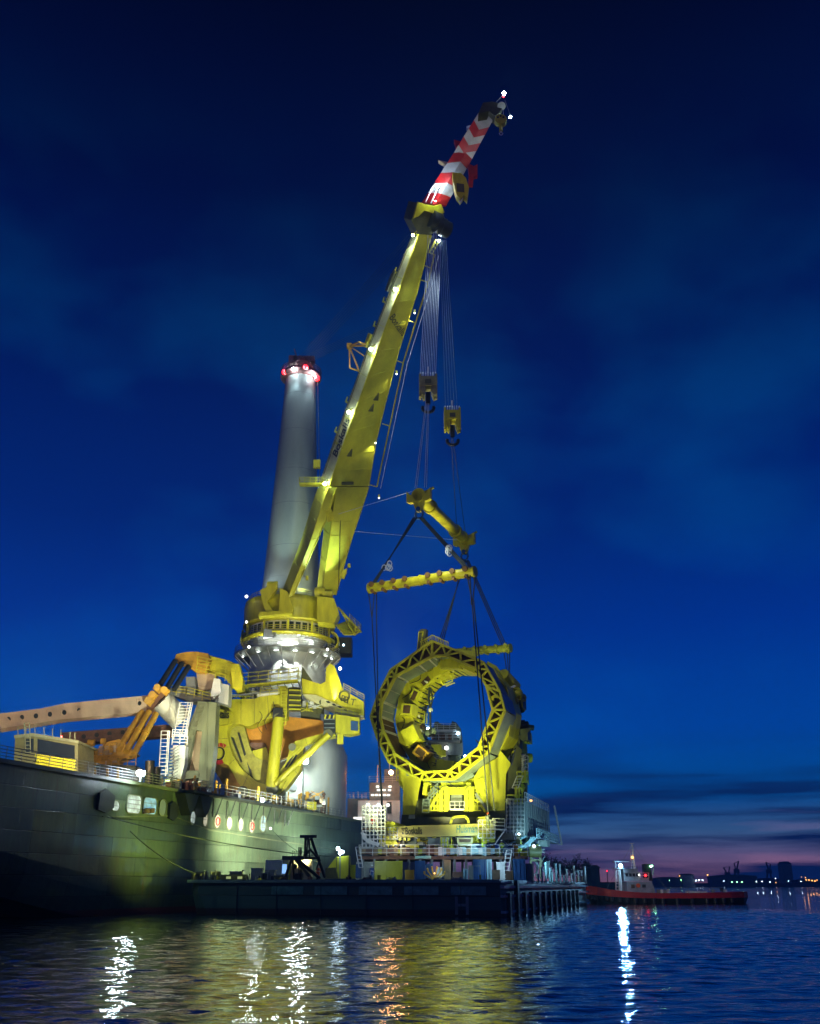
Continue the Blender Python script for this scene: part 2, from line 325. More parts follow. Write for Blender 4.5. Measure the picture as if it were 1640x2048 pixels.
# ================================================================ WATER
def make_water():
    ys = [-60.]
    while ys[-1] < 6000:
        y = ys[-1]
        ys.append(y + (4 if y < 14 else max(.15, (y - 14) * .0026 + .10) if y < 135 else (y - 125) * .09 + 1))
    ys = np.array(ys)
    xs = [0.]
    while xs[-1] < 6000:
        x = xs[-1]; xs.append(x + (.2 if x < 24 else .35 if x < 46 else (x - 42) * .25 + 1))
    xs = np.array(xs); xs = np.concatenate([-xs[::-1], xs[1:]])
    X, Y = np.meshgrid(xs, ys)
    Zv = np.zeros_like(X); rng = np.random.RandomState(3)
    for i in range(64):
        lam = 10 ** rng.uniform(-.28, .38); k = 2 * np.pi / lam
        th = rng.normal(math.radians(95), .62); ph = rng.uniform(0, 6.28)
        amp = .0030 * lam
        ph2 = k * (X * math.cos(th) + Y * math.sin(th)) + ph
        mod = .55 + .45 * np.sin(.13 * X * rng.uniform(.5, 1.5) + .09 * Y * rng.uniform(.5, 1.5) + rng.uniform(0, 6))
        Zv += amp * mod * (np.sin(ph2) + .28 * np.sin(2 * ph2 + .8))
    fade = np.clip((150 - Y) / 40, 0, 1) * np.clip((Y - 12) / 6, 0, 1) * np.clip((52 - np.abs(X)) / 10, 0, 1)
    Zv *= fade
    nx, ny = len(xs), len(ys)
    vs = np.stack([X.ravel(), Y.ravel(), Zv.ravel()], 1)
    i = np.arange(nx - 1)[None, :] + nx * np.arange(ny - 1)[:, None]
    q = np.stack([i, i + 1, i + 1 + nx, i + nx], -1).reshape(-1, 4)
    me = bpy.data.meshes.new('water'); me.vertices.add(len(vs)); me.vertices.foreach_set('co', vs.astype(np.float32).ravel())
    me.loops.add(q.size); me.loops.foreach_set('vertex_index', q.ravel().astype(np.int32))
    me.polygons.add(len(q)); me.polygons.foreach_set('loop_start', np.arange(0, q.size, 4, dtype=np.int32)); me.polygons.foreach_set('loop_total', np.full(len(q), 4, dtype=np.int32))
    me.polygons.foreach_set('use_smooth', np.ones(len(q), dtype=bool)); me.update(); me.validate()
    m = bpy.data.materials.new('harbour_water'); m.use_nodes = True; t = m.node_tree; b = t.nodes['Principled BSDF']
    b.inputs['Base Color'].default_value = (.006, .014, .018, 1); b.inputs['Roughness'].default_value = .02; b.inputs['IOR'].default_value = 1.48
    g = t.nodes.new('ShaderNodeNewGeometry')
    m1 = t.nodes.new('ShaderNodeMapping'); m1.inputs['Scale'].default_value = (.62, 1.25, 1); t.links.new(g.outputs['Position'], m1.inputs[0])
    a = t.nodes.new('ShaderNodeTexNoise'); a.inputs['Scale'].default_value = 1.75; a.inputs['Detail'].default_value = 3; a.inputs['Roughness'].default_value = .47; a.inputs['Distortion'].default_value = .25; t.links.new(m1.outputs[0], a.inputs[0])
    bp = t.nodes.new('ShaderNodeBump'); bp.inputs['Strength'].default_value = 1; bp.inputs['Distance'].default_value = .048
    t.links.new(a.outputs[0], bp.inputs['Height'])
    a2 = t.nodes.new('ShaderNodeTexNoise'); a2.inputs['Scale'].default_value = 7.5; a2.inputs['Detail'].default_value = 3; t.links.new(m1.outputs[0], a2.inputs[0])
    bp2 = t.nodes.new('ShaderNodeBump'); bp2.inputs['Strength'].default_value = 1; bp2.inputs['Distance'].default_value = .004
    t.links.new(a2.outputs[0], bp2.inputs['Height']); t.links.new(bp.outputs[0], bp2.inputs['Normal']); t.links.new(bp2.outputs[0], b.inputs['Normal'])
    me.materials.append(m)
    o = bpy.data.objects.new('water', me); COL.objects.link(o); tag(o, 'dark rippled harbour water with yellow and blue reflections', None, None, 'structure')
make_water()

# ================================================================ SHIP
ship = thing('heavy_lift_ship', 'long dark green ship with lit oval side openings and a pale grey crane column', 'ship', (S0.x, S0.y, 0))
DK = 13.25
def sp(s_, z, o=0): return S0 + U * s_ + V * o + UP * z      # a point by station, height, outboard offset
def hull():
    b = MB(); secs = []
    for s_ in [-75 + 2.5 * i for i in range(29)] + [0, 20, 40, 60, 80, 100, 110]:
        k = max(0, min(1, (-6 - s_) / 42)); zl = -1.2 + 7.5 * k ** 1.5; kk = max(0, (s_ - 90) / 20) * 3; col_ = []
        for q_ in (0, .1, .2, .3, .4, .5, .6, .7, .8, .88, .94, 1): col_.append(sp(s_, DK + (zl - DK) * q_, -.03 - 1.6 * min(1, k * 1.6) * max(0, (q_ - .7) / .3) ** 2 - kk))
        secs.append(col_ + [sp(s_, zl - .25, -7 - kk), sp(s_, -1.5, -9 - kk), sp(s_, -1.5, -40), sp(s_, DK, -40)])
    b.loft(secs); return b
hl = hull().build('hull', HULL, ship)
# horizontal rubbing strake and a plate step
b = MB()
b.loft([[sp(s_, z + .18, 0), sp(s_, z + .18, .28), sp(s_, z - .18, .28), sp(s_, z - .18, 0)] for s_, z in ((-70, DK + .05), (60, DK + .05))])
b.build('deck_edge_strake', GRN, ship)
b = MB()
pts = [SP(205, 1633), SP(345, 1632), SP(420, 1660), SP(520, 1676), SP(690, 1702)]
for a_, c_ in zip(pts[:-1], pts[1:]):
    if a_.z < c_.z + 6: b.beam(a_ + V * .03, c_ + V * .03, .12, .10)
b.build('hull_step', GRN, ship)
# recessed darker pocket plates (fairleads) and lit openings
def opening(x0, y0, x1, y1, m, lines=2, rad=.45, ring=False, name='side_opening'):
    cs = [SP(x0, y0), SP(x1, y0), SP(x1, y1), SP(x0, y1)]
    lft = (cs[0] + cs[3]) / 2; rgt = (cs[1] + cs[2]) / 2; w = abs((rgt - lft).dot(U)); zt = (cs[0].z + cs[1].z) / 2; zb = (cs[2].z + cs[3].z) / 2
    cm = (lft + rgt) / 2; sc0 = (cm - S0).dot(U); hh = (zt - zb) / 2; zc = (zt + zb) / 2
    rr = min(w, 2 * hh) / 2 * rad * 2
    def ringpts(k, o):
        out_ = []
        for cxs, czs, a in ((1, 1, 0), (-1, 1, 90), (-1, -1, 180), (1, -1, 270)):
            for j in range(5):
                t = R(a + 90 * j / 4); out_.append(sp(sc0 + cxs * (w / 2 - rr) + (rr + k) * math.cos(t), zc + czs * (hh - rr) + (rr + k) * math.sin(t), o))
        return out_
    fr = MB(); A = ringpts(.10, .12); B = ringpts(0, .12); D = ringpts(.10, -.02); E = ringpts(0, .025); n = len(A)
    fr.add(A + B + D + E, [(i, (i + 1) % n, n + (i + 1) % n, n + i) for i in range(n)] + [(i, (i + 1) % n, 2 * n + (i + 1) % n, 2 * n + i) for i in range(n)] + [(n + i, n + (i + 1) % n, 3 * n + (i + 1) % n, 3 * n + i) for i in range(n)])
    o = fr.build(name, GRN, ship)
    p = MB(); p.add(E, [tuple(range(n))]); p.build('lit_recess', m, o)
    g = MB()
    for i in range(lines):
        z = zc - hh + 2 * hh * (i + 1) / (lines + 1); g.beam(sp(sc0 - w / 2, z, .07), sp(sc0 + w / 2, z, .07), .05, .05)
    if lines: g.build('guard_rail', GRY, o)
    if ring:
        g = MB(); pr = [(math.cos(R(a)), math.sin(R(a))) for a in range(0, 361, 30)]
        for (c1, s1), (c2, s2) in zip(pr[:-1], pr[1:]): g.tube(sp(sc0 + w * .3 * c1, zc + w * .3 * s1, .13), sp(sc0 + w * .3 * c2, zc + w * .3 * s2, .13), .07, 6)
        g.build('lifebuoy', RED, o)
    return o
opening(222, 1602, 238, 1621, L_WIN, 1, .5)
opening(253, 1591, 281, 1626, L_WIN, 3, .25)
w3 = opening(286, 1596, 312, 1628, L_WINB, 2, .25)
g = MB(); [g.tube(SP(292 + i * 10, 1626, .2), SP(292 + i * 10, 1617, .2), .42, 10) for i in range(2)]; g.build('drum', BRN, w3)
for i, (x, w) in enumerate(((385, 10), (410, 9), (434, 12), (458, 11), (481, 10), (503, 10))):
    y = 1636 + (x - 385) * .14
    opening(x - w / 2, y - 13, x + w / 2, y + 13, (L_WIN, L_WINW, L_WINW, L_WINW, L_WINW, L_WINW)[i], 1, .5, ring=i in (2, 5))
opening(520, 1631, 531, 1663, L_WINB, 3, .4)
pv = opening(318, 1600, 331, 1631, mat('dim_recess', (.1, .12, .1), .6, var=0, emit=(.35, .5, .35), stren=.18), 0, .4)
for (x, y, w, h) in ((209, 1602, 18, 34), (344, 1622, 13, 30)):
    a_ = SP(x, y); s_ = (a_ - S0).dot(U); b = MB(); hw = w * .075; hh = h * .035
    b.prism([sp(s_ - hw, a_.z - hh * .8, .03), sp(s_ - hw, a_.z + hh * .6, .03), sp(s_ - hw * .2, a_.z + hh, .03), sp(s_ + hw, a_.z + hh * .5, .03), sp(s_ + hw, a_.z - hh * .5, .03), sp(s_ + hw * .1, a_.z - hh, .03)], V * .3)
    b.build('fairlead', BLK, ship)
# sponsons hung under the deck edge with struts
for x in (365, 395):
    a_ = SP(x, 1580); s_ = (a_ - S0).dot(U); b = MB()
    b.prism([sp(s_ - 1.6, DK - .3, .05), sp(s_ + 1.6, DK - .3, .05), sp(s_ + 1.0, DK - 1.6, .05), sp(s_ + .1, DK - 2.7, .05), sp(s_ - .7, DK - 1.8, .05)], V * 1.3)
    b.build('sponson', BLK, ship)
b = MB()
for i in range(9):
    s_ = -2 + i * 3.6; b.beam(sp(s_, DK - .1, 1.3), sp(s_ + 1.0, DK - 2.2, .05), .1); b.beam(sp(s_, DK - .2, .08), sp(s_, DK - 2.4, .08), .13)
b.loft([[sp(s_, DK + .1, .3), sp(s_, DK + .1, 1.9), sp(s_, DK - .15, 1.9), sp(s_, DK - .15, .3)] for s_ in (-3, 33)])
b.build('side_gallery', BLK, ship)
b = MB()
b.rail([sp(-70, DK + .2, 0), sp(-3, DK + .2, 0)], 1.15, 2.0, .045, 3); b.rail([sp(-3, DK + .2, 1.8), sp(33, DK + .2, 1.8)], 1.15, 1.6, .04, 2)
b.rail([sp(33, DK + .2, 0), sp(50, DK + .2, 0)], 1.15, 1.6, .045, 2)
b.build('railing', GRY, ship)
# bollards, pipes and boxes along the deck edge
rnd = random.Random(5)
for i in range(34):
    b = MB(); s_ = rnd.uniform(-2, 47); z0 = DK + .1; b.box(sp(s_, z0 + .5, -1.2 - rnd.random() * 2), rnd.uniform(.4, 1.6), rnd.uniform(.4, 1.2), rnd.uniform(.7, 2.2), V, U); b.build('deck_equipment', (RUST, RUST, GRY, ORA)[i % 4], ship)
for i in range(14):
    b = MB(); s_ = rnd.uniform(0, 47); b.tube(sp(s_, DK, -1), sp(s_, DK + rnd.uniform(1.5, 3.2), -1), rnd.uniform(.1, .25), 8); b.build('vent_pipe', ORA, ship)
b = MB(); a_ = SP(300, 1560, -3); b.tube(Vector((a_.x, a_.y, DK)), W(300, 1522, a_.y) + UP * .0, .55, 10); a2 = SP(311, 1560, -3); b.tube(Vector((a2.x, a2.y, DK)), Vector((a2.x, a2.y, DK + 2.8)), .5, 10); b.build('deck_funnel', BLK, ship)

# ---- crane column (built into the hull side)
XM, YM = -24.0, 185.0
AX = Vector((XM, YM, 0))
def zrow(row, Y=YM): return CAM_H + Y * math.tan(math.atan((1024 - row) / FPX) + PITCH)
def rr(px, row, Y=YM): return px * mpp(Y, zrow(row, Y))
b = MB(); b.lathe(AX, [(12.1, -2), (12.1, 13.9)], 64); b.build('column_foot', HULL, ship)
b = MB(); zs = zrow(1512); b.lathe(AX, [(12.1, 13.9), (12.15, zs), (11.0, zs + 2.4), (8.6, zs + 6), (8.4, zrow(1395))], 64); col = b.build('column', WHT, ship)
b = MB()   # vertical capsule housing bolted on the column with two portholes
cap_s = SP(600, 1600, .9)
def capsule(x0, x1, yt, yb, Y, t, m, name, par):
    hw = (x1 - x0) / 2; cx = (x0 + x1) / 2; P_ = []
    for j in range(9):
        a = R(180 - 180 * j / 8); P_.append(W(cx + hw * math.cos(a), yt + hw * (1 - math.sin(a)), Y))
    for j in range(9):
        a = R(-180 * j / 8); P_.append(W(cx + hw * math.cos(a), yb - hw * (1 + math.sin(a)), Y))
    bb = MB(); bb.prism(P_, (0, t, 0)); return bb.build(name, m, par)
capsule(572, 604, 1520, 1626, 170.4, 3, WHT, 'fender_housing', ship)
capsule(578, 595, 1548, 1582, 170.2, .25, GRY, 'recessed_hatch', ship)
capsule(577, 598, 1597, 1622, 170.1, .35, GRY, 'fairlead_pocket', ship)
b = MB(); b.prism([W(556, 1628, 169), W(578, 1628, 169), W(566, 1642, 169), W(560, 1642, 169)], (0, 3, 0)); b.prism([W(574, 1626, 169), W(596, 1628, 169), W(576, 1640, 169)], (0, 3, 0)); b.build('bracket', GRN, ship)

# ---- far superstructure of the ship
sup = thing('ship_bridge_block', 'pale lit superstructure block behind the ring, with rows of small bright windows', 'superstructure', (-8, 214, DK))
def wblock(x0, y0, x1, y1, Y, dp, m, name, par):
    a_ = W(x0, y1, Y); c_ = W(x1, y1, Y); top = W(x0, y0, Y).z
    bb = MB(); bb.box(Vector(((a_.x + c_.x) / 2, Y + dp / 2, (a_.z + top) / 2)), abs(c_.x - a_.x), dp, top - a_.z); return bb.build(name, m, par)
wblock(694, 1597, 735, 1652, 212, 8, GRY, 'lower_deckhouse', sup)
wblock(715, 1601, 800, 1650, 211, 10, WHT2, 'main_deckhouse', sup)
wblock(738, 1565, 800, 1602, 213, 8, GRY, 'upper_deckhouse', sup)
wblock(768, 1538, 800, 1566, 215, 5, GRY, 'mast_house', sup)
for r_, (y, xs_) in enumerate(((1580, (757, 768, 779)), (1590, (745, 753, 761, 769, 777)), (1573, (755, 780)))):
    for x in xs_: wblock(x - 3, y - 1.6, x + 3, y + 1.6, 210.7 + (2 if y < 1602 else 0), .25, L_WINS, 'lit_window', sup)
for x in (736, 757, 776): bulb(W(x, 1610, 210.2), .3, L_SOFT, sup, 'deck_lamp')
wblock(774, 1604, 783, 1627, 210.8, .2, BLK, 'door', sup)
wblock(707, 1634, 738, 1639, 209, 1, L_WINS, 'lit_gallery', sup)
b = MB(); b.rail([W(694, 1597, 211.8), W(740, 1597, 211.8)], 1.2, 1); b.rail([W(738, 1565, 212.8), W(800, 1565, 212.8)], 1.2, 1.5)
for i in range(5): b.tube(W(700 + i * 8, 1597, 212), W(700 + i * 8, 1588 - i % 3 * 3, 212), .1, 5)
b.tube(W(755, 1565, 213), W(755, 1530, 213), .12, 6); b.tube(W(779, 1540, 213), W(779, 1512, 213), .12, 6); b.build('railing_and_aerials', WHT2, sup)
bulb(W(782, 1545, 206), .45, L_ORANGE, sup, 'orange_floodlamp')
wblock(700, 1652, 726, 1663, 205, 3, RUST, 'lower_gallery', sup); wblock(698, 1668, 726, 1674, 205, 3, RUST, 'lower_gallery', sup); wblock(698, 1680, 722, 1690, 205, 3, RUST, 'lower_gallery', sup)

# ================================================================ MAST CRANE
crane = thing('mast_crane', 'giant yellow mast crane with white ringed pedestal, round grey mast and lamp-lined boom', 'crane', (XM, YM, zrow(1395)))
def ZF(row, hw=80): return zrow(row, YM - rr(hw, row))
def prof(lst): return [(rr(hw, row), ZF(row, hw)) for hw, row in lst]
b = MB(); b.lathe(AX, prof([(84, 1395), (78, 1345), (74, 1310), (76, 1298), (88, 1290)]), 64); b.build('pedestal_cone', WHT, crane)
for k in range(4):
    b = MB(); b.lathe(AX, [(rr(80 - 2.5 * k, 1385 - 18 * k) + .08, ZF(1385 - 18 * k)), (rr(80 - 2.5 * k, 1385 - 18 * k) + .08, ZF(1385 - 18 * k) + .15)], 64); b.build('weld_band', GRY, crane)
b = MB(); b.lathe(AX, [(rr(76, 1298), ZF(1300)), (rr(103, 1290), ZF(1292, 104)), (rr(105, 1290), ZF(1292, 104)), (rr(105, 1290), ZF(1292, 104) + .35), (rr(76, 1298), ZF(1292, 104) + .35)], 64); gal = b.build('lower_gallery', WHT, crane)
b = MB(); rg = rr(104, 1290); zg = ZF(1292, 104) + .3
def ringpts(r, z, n, a0=0, a1=360): return [AX + Vector((r * math.cos(R(a0 + (a1 - a0) * i / n)), r * math.sin(R(a0 + (a1 - a0) * i / n)), z)) for i in range(n + 1)]
b.rail(ringpts(rg, zg, 40), 1.2, 3, .05, 2); b.build('railing', WHT2, gal)
b = MB()
for i in range(24):
    a = R(15 * i); d = Vector((math.cos(a), math.sin(a), 0)); b.beam(AX + d * rg + UP * (zg - .4), AX + d * (rr(75, 1320)) + UP * (zg - 3.2), .14)
b.build('gallery_strut', WHT2, gal)
b = MB(); b.lathe(AX, prof([(70, 1298), (69, 1280), (69, 1268), (76, 1262), (78, 1258)]), 64); b.build('slew_bearing', WHT, crane)
b = MB(); zw = ZF(1265, 94); b.lathe(AX, [(rr(75, 1250), zw), (rr(77, 1250), zw + 2.9)], 64); wr = b.build('bearing_housing', WHT2, crane)
b = MB()
for i in range(36):
    a0 = R(10 * i - 3.6); a1 = R(10 * i + 3.6); r0 = rr(77.6, 1250)
    b.add([AX + Vector((r0 * math.cos(a), r0 * math.sin(a), z)) for a, z in ((a0, zw + 1.2), (a1, zw + 1.2), (a1, zw + 2.6), (a0, zw + 2.6))], [(0, 1, 2, 3)])
b.build('dark_window_band', GLASS, wr)
# yellow walkway ring under the slew platform
b = MB(); ry = rr(94, 1255); rin = rr(80, 1255); zy = zw + .1
b.lathe(AX, [(rin, zy), (ry, zy), (ry, zy + .35), (rin, zy + .35)], 64); yw = b.build('walkway_ring', YEL, crane)
b = MB(); b.rail(ringpts(ry - .05, zy + .35, 40), 1.15, 3, .05, 2)
for i in range(60):
    a = R(6 * i); d = Vector((math.cos(a), math.sin(a), 0)); b.beam(AX + d * rin + UP * (zy - .12), AX + d * ry + UP * (zy - .12), .12)
b.build('railing', YEL, yw)
b = MB(); b.lathe(AX, [(rin - .4, zw + 2.9), (ry - .3, zw + 3.0), (ry - .3, zw + 3.4), (rr(89, 1225), zw + 3.5), (rr(90, 1205), ZF(1200, 90)), (rr(88, 1205), ZF(1187, 88)), (2, ZF(1187, 88))], 64)
slew = b.build('slew_platform', YEL, crane)
b = MB()
for i in range(12):
    a = R(30 * i + 6); d = Vector((math.cos(a), math.sin(a), 0)); b.beam(AX + d * (ry - .3) + UP * (zy + .3), AX + d * (ry - .3) + UP * (zw + 2.6), .4, .3)
b.build('walkway_post', YEL, yw)
# loops of walkway ring hanging below at both sides
for sgn, cx in ((-1, 497), (1, 663)):
    b = MB(); pr = []
    for j in range(9):
        a = R(90 + sgn * 180 * j / 8); pr.append((cx + 14 * sgn * abs(math.sin(R(180 * j / 8))), 1266 + 17 * (1 - math.cos(R(180 * j / 8)))))
    P_ = [W(x, y, YM - 3) for x, y in pr]
    for p, q in zip(P_[:-1], P_[1:]): b.beam(p, q, 1.4, .35)
    b.build('access_loop', YEL, yw)
# slim lamps round the gallery
for i, a in enumerate((-158, -122, -97, -74, -52, -28, -10)):
    d = Vector((math.cos(R(a)), math.sin(R(a)), 0)); bb = MB(); p = AX + d * (rg - 1.4) + UP * (zg - .75)
    bb.box(p, .8, .25, .1, Vector((-d.y, d.x, 0)), d); bb.build('gallery_lamp', L_GAL, gal)
for a in (-95, -72):
    d = Vector((math.cos(R(a)), math.sin(R(a)), 0)); bb = MB(); bb.box(AX + d * (rr(70, 1285) + .25) + UP * (zg + 1.1), .9, .3, .2, Vector((-d.y, d.x, 0)), d); bb.build('wall_lamp', L_SOFT, crane)
# machinery box on the bearing
b = MB(); b.box(W(538, 1268, 176.6), 1.9, 1.2, 1.6); b.box(W(546, 1266, 176.4), 1.2, 1.0, 1.2); b.build('junction_box', GRY, crane)
# mast
mt = MB(); z0, z1 = ZF(1187, 88), zrow(757); r0, r1 = rr(59, 1175), rr(29.5, 764)
mt.lathe(AX, [(r0, z0), (r0 * .995, z0 + 2)] + [(r0 + (r1 - r0) * (k / 10) ** .92, z0 + (z1 - z0) * k / 10) for k in range(1, 11)], 48)
mast = mt.build('mast', mat('mast_paint', (.33, .38, .34), .45, var=.12, scale=.2, streak=1), crane)
for k in range(1, 7):
    b = MB(); q = (.09, .22, .4, .55, .73, .9)[k - 1]; r = r0 + (r1 - r0) * q ** .92 + .03; z = z0 + (z1 - z0) * q; b.lathe(AX, [(r - .02, z), (r + .01, z + .05), (r - .02, z + .1)], 48); b.build('weld_band', GRY, mast)
b = MB(); zt = z1
b.lathe(AX, [(r1, zt - .6), (r1 + 1.2, zt - .2), (r1 + 1.25, zt + .6), (r1 + .6, zt + .7), (r1 * .9, zt + 2.6), (r1 * .4, zt + 4)], 32)
mh = b.build('mast_head', mat('mast_head_paint', (.42, .20, .18), .5, var=.15), crane)
b = MB(); b.rail(ringpts(r1 + 1.2, zt + .6, 20), 1.3, 3, .06, 2)
for i in range(6):
    a = R(60 * i + 20); d = Vector((math.cos(a), math.sin(a), 0)); b.beam(AX + d * (r1 + 1) + UP * (zt + .5), AX + d * 1.2 + UP * (zt + 5), .35)
b.box(AX + UP * (zt + 4.6) + Vector((.6, 0, 0)), 4.6, 1.6, 1.3); b.box(AX + UP * (zt + 4.2) + Vector((-2, 0, 0)), 1.6, 1.6, 2.4); b.beam(AX + Vector((-1, 0, zt + 5)), AX + Vector((-1.8, 0, zt + 7.5)), .25); b.build('sheave_frame', mat('sheave_frame_paint', (.40, .24, .22), .5, var=.15), mh)
for x, y in ((569, 744), (611, 735), (634, 757)): bulb(W(x, y, YM - 4.6 + abs(x - 602) * .06), .6, L_RED, mh, 'red_beacon')
bulb(W(587, 738, YM - 4.6), .33, L_TIP, mh, 'mast_lamp'); bulb(W(627, 749, YM - 3.4), .28, L_TIP, mh, 'mast_lamp')
spot('mast_lamp_light', W(587, 740, YM - 5.0), W(585, 900, YM - 3), 1500, (.6, .85, 1), 70, .2)
spot('mast_lamp_light', W(630, 750, YM - 3.8), W(628, 900, YM - 3), 1500, (.6, .85, 1), 70, .2)
# ladder up the back-right of the mast
b = MB(); b.ladder(AX + Vector((r0 + .35, .2, z0 + 1)), AX + Vector((r1 + .45, .2, z1)), (0, 1, 0), .8, 1.2, .07); b.build('mast_ladder', GRY, mast)
# mast foot railing
b = MB(); b.rail(ringpts(r0 + 2.2, z0 + .05, 24), 1.2, 2.5, .05, 2); b.build('railing', YEL, slew)

# ---- boom
M0 = W(575, 1195, 176); M1 = W(841, 461, 138)
E = (M1 - M0).normalized(); ph_ = Vector((E.x, E.y, 0)).normalized(); WDv = Vector((-ph_.y, ph_.x, 0)); 
if WDv.x < 0: WDv = -WDv
NN = E.cross(WDv).normalized()
if NN.z < 0: NN = -NN
def bU(px, py): return WP(px, py, M0, NN)        # on the underside
def bS(px, py): return WP(px, py, M0, WDv)       # on the left side plate
def mrow(px): return 1195 + (px - 575) * (461 - 1195) / (841 - 575)
def sect(m, r_, d): A = bU(*m); B = bU(*r_); return [A, B, B + NN * d, A + NN * d]
def dep(m, l): return max(.8, (bS(*l) - bU(*m)).dot(NN))
boom_secs = [sect((658, 972), (737, 972), 4.3), sect((684, 895), (752, 880), 4.2), sect((703, 842), (768, 815), 4.1), sect((749, 714), (796, 705), 4.0), sect((796, 584), (835, 580), 3.4), sect((838, 468), (862, 470), 2.6)]
b = MB(); b.loft(boom_secs); BOOMP = mat('boom_paint', (.60, .61, .05), .5, var=.18, scale=.25, streak=1)
boom = b.build('boom', BOOMP, crane)
def ridge(par, secs_, name='edge_flange'):
    for j in (0, 1):
        bb = MB()
        for q0, q1 in zip(secs_[:-1], secs_[1:]): bb.beam(q0[j] - NN * .1, q1[j] - NN * .1, .16, .26, NN)
        bb.build(name, YEL, par)
def bands(par, secs_, num):
    for i in range(1, num):
        q_ = i / num * (len(secs_) - 1); k = min(int(q_), len(secs_) - 2); f = q_ - k; P4 = [secs_[k][j].lerp(secs_[k + 1][j], f) for j in range(4)]
        bb = MB(); bb.beam(P4[0] - NN * .03, P4[1] - NN * .03, .16, .1, NN); bb.beam(P4[0] - WDv * .03, P4[3] - WDv * .03, .16, .1, WDv); bb.build('weld_band', BOOMP, par)
ridge(boom, boom_secs); bands(boom, boom_secs, 13)
b = MB(); b.loft([sect((572, 1203), (586, 1190), 3.0), sect((617, 1092), (631, 1088), 3.8), sect((637, 1031), (655, 1031), 4.1), sect((656, 976), (673, 974), 4.3)]); legL = b.build('boom_leg', BOOMP, crane); ll_ = [sect((572, 1203), (586, 1190), 3.0), sect((617, 1092), (631, 1088), 3.8), sect((637, 1031), (655, 1031), 4.1), sect((656, 976), (673, 974), 4.3)]; ridge(legL, ll_); bands(legL, ll_, 5)
b = MB(); b.loft([sect((643, 1190), (671, 1190), 2.6), sect((659, 1080), (702, 1080), 3.4), sect((664, 1035), (717, 1035), 3.9), sect((673, 974), (737, 974), 4.3)]); legR = b.build('boom_leg', BOOMP, crane); ll_ = [sect((643, 1190), (671, 1190), 2.6), sect((659, 1080), (702, 1080), 3.4), sect((664, 1035), (717, 1035), 3.9), sect((673, 974), (737, 974), 4.3)]; ridge(legR, ll_); bands(legR, ll_, 5)
# pale side plate with raised flange lines
def on_side(px, py, o=.03): return bS(px, py) - WDv * o
def plate(pts, m, name, par, t=.06, o=.03):
    bb = MB(); bb.prism([on_side(x, y, o) for x, y in pts], -WDv * t); return bb.build(name, m, par)
def line_side(p, k): return p
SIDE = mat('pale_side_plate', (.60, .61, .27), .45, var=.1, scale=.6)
def strip(x_a, x_b, inset=.12):
    # follow the boom axis between two picture columns of the lower edge
    o = -WDv * .03
    return x_a
MP = [(658, 972, 4.3), (684, 895, 4.2), (703, 842, 4.1), (749, 714, 4.0), (796, 584, 3.4), (838, 468, 2.6)]
def medge(x):
    for (x0, y0, d0), (x1, y1, d1) in zip(MP[:-1], MP[1:]):
        if x <= x1 or x1 == 838: k = (x - x0) / (x1 - x0); return bU(x, y0 + (y1 - y0) * k), d0 + (d1 - d0) * k
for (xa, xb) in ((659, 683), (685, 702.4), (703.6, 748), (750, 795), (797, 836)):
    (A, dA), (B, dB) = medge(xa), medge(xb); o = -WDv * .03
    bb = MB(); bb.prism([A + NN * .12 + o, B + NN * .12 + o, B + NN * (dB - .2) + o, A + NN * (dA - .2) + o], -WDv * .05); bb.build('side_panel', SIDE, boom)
# cables and flange ridge along side
b = MB()
for k in (.0, .45):
    b.path([medge(x)[0] - WDv * .18 + NN * (medge(x)[1] - .5 - k) for x in (662, 703, 749, 796, 836)], .06, 5)
b.build('boom_cable', OLV, boom)
# walkway tube along right edge
b = MB()
P_ = [bU(741 + 6, 972) , bU(800, 722), bU(850, 560), bU(862, 505)]
P_ = [p + WDv * .75 for p in P_]
b.path(P_, .15, 8)
for i in range(7):
    q = i / 6 * 2.98; k = int(q); p = P_[k].lerp(P_[k + 1], q - k); b.beam(p, p - WDv * 1.5 + NN * .3, .16)
b.build('edge_pipe', YEL, boom)
b = MB(); P2 = [p + WDv * .6 - NN * .5 for p in P_]; b.path(P2, .08, 6); b.build('luffing_cable', ROPE, boom)
# underside stiffeners, hatch and brackets between the legs
b = MB()
b.beam(bU(683, 966) - NN * .15, bU(706, 966) - NN * .15, .5, .4, NN); b.beam(bU(680, 1040) - NN * .2, bU(676, 1180) - NN * .2, .1, .1, NN); b.build('underside_pipe', OLV, boom)
b = MB(); b.prism([bU(650, 1022) - NN * .3, bU(663, 1018) - NN * .3, bU(668, 1038) - NN * .3, bU(654, 1044) - NN * .3], NN * 2.0); b.build('leg_brace', YEL, boom)
for (x, y) in ((693, 912), (746, 800), (736, 822)):
    pp = bU(x, y); bb = MB(); bb.prism([pp, pp + E * 1.6 + WDv * .5, pp + E * .2 + WDv * .9], -NN * .35); bb.build('cable_guide', OLV, boom)
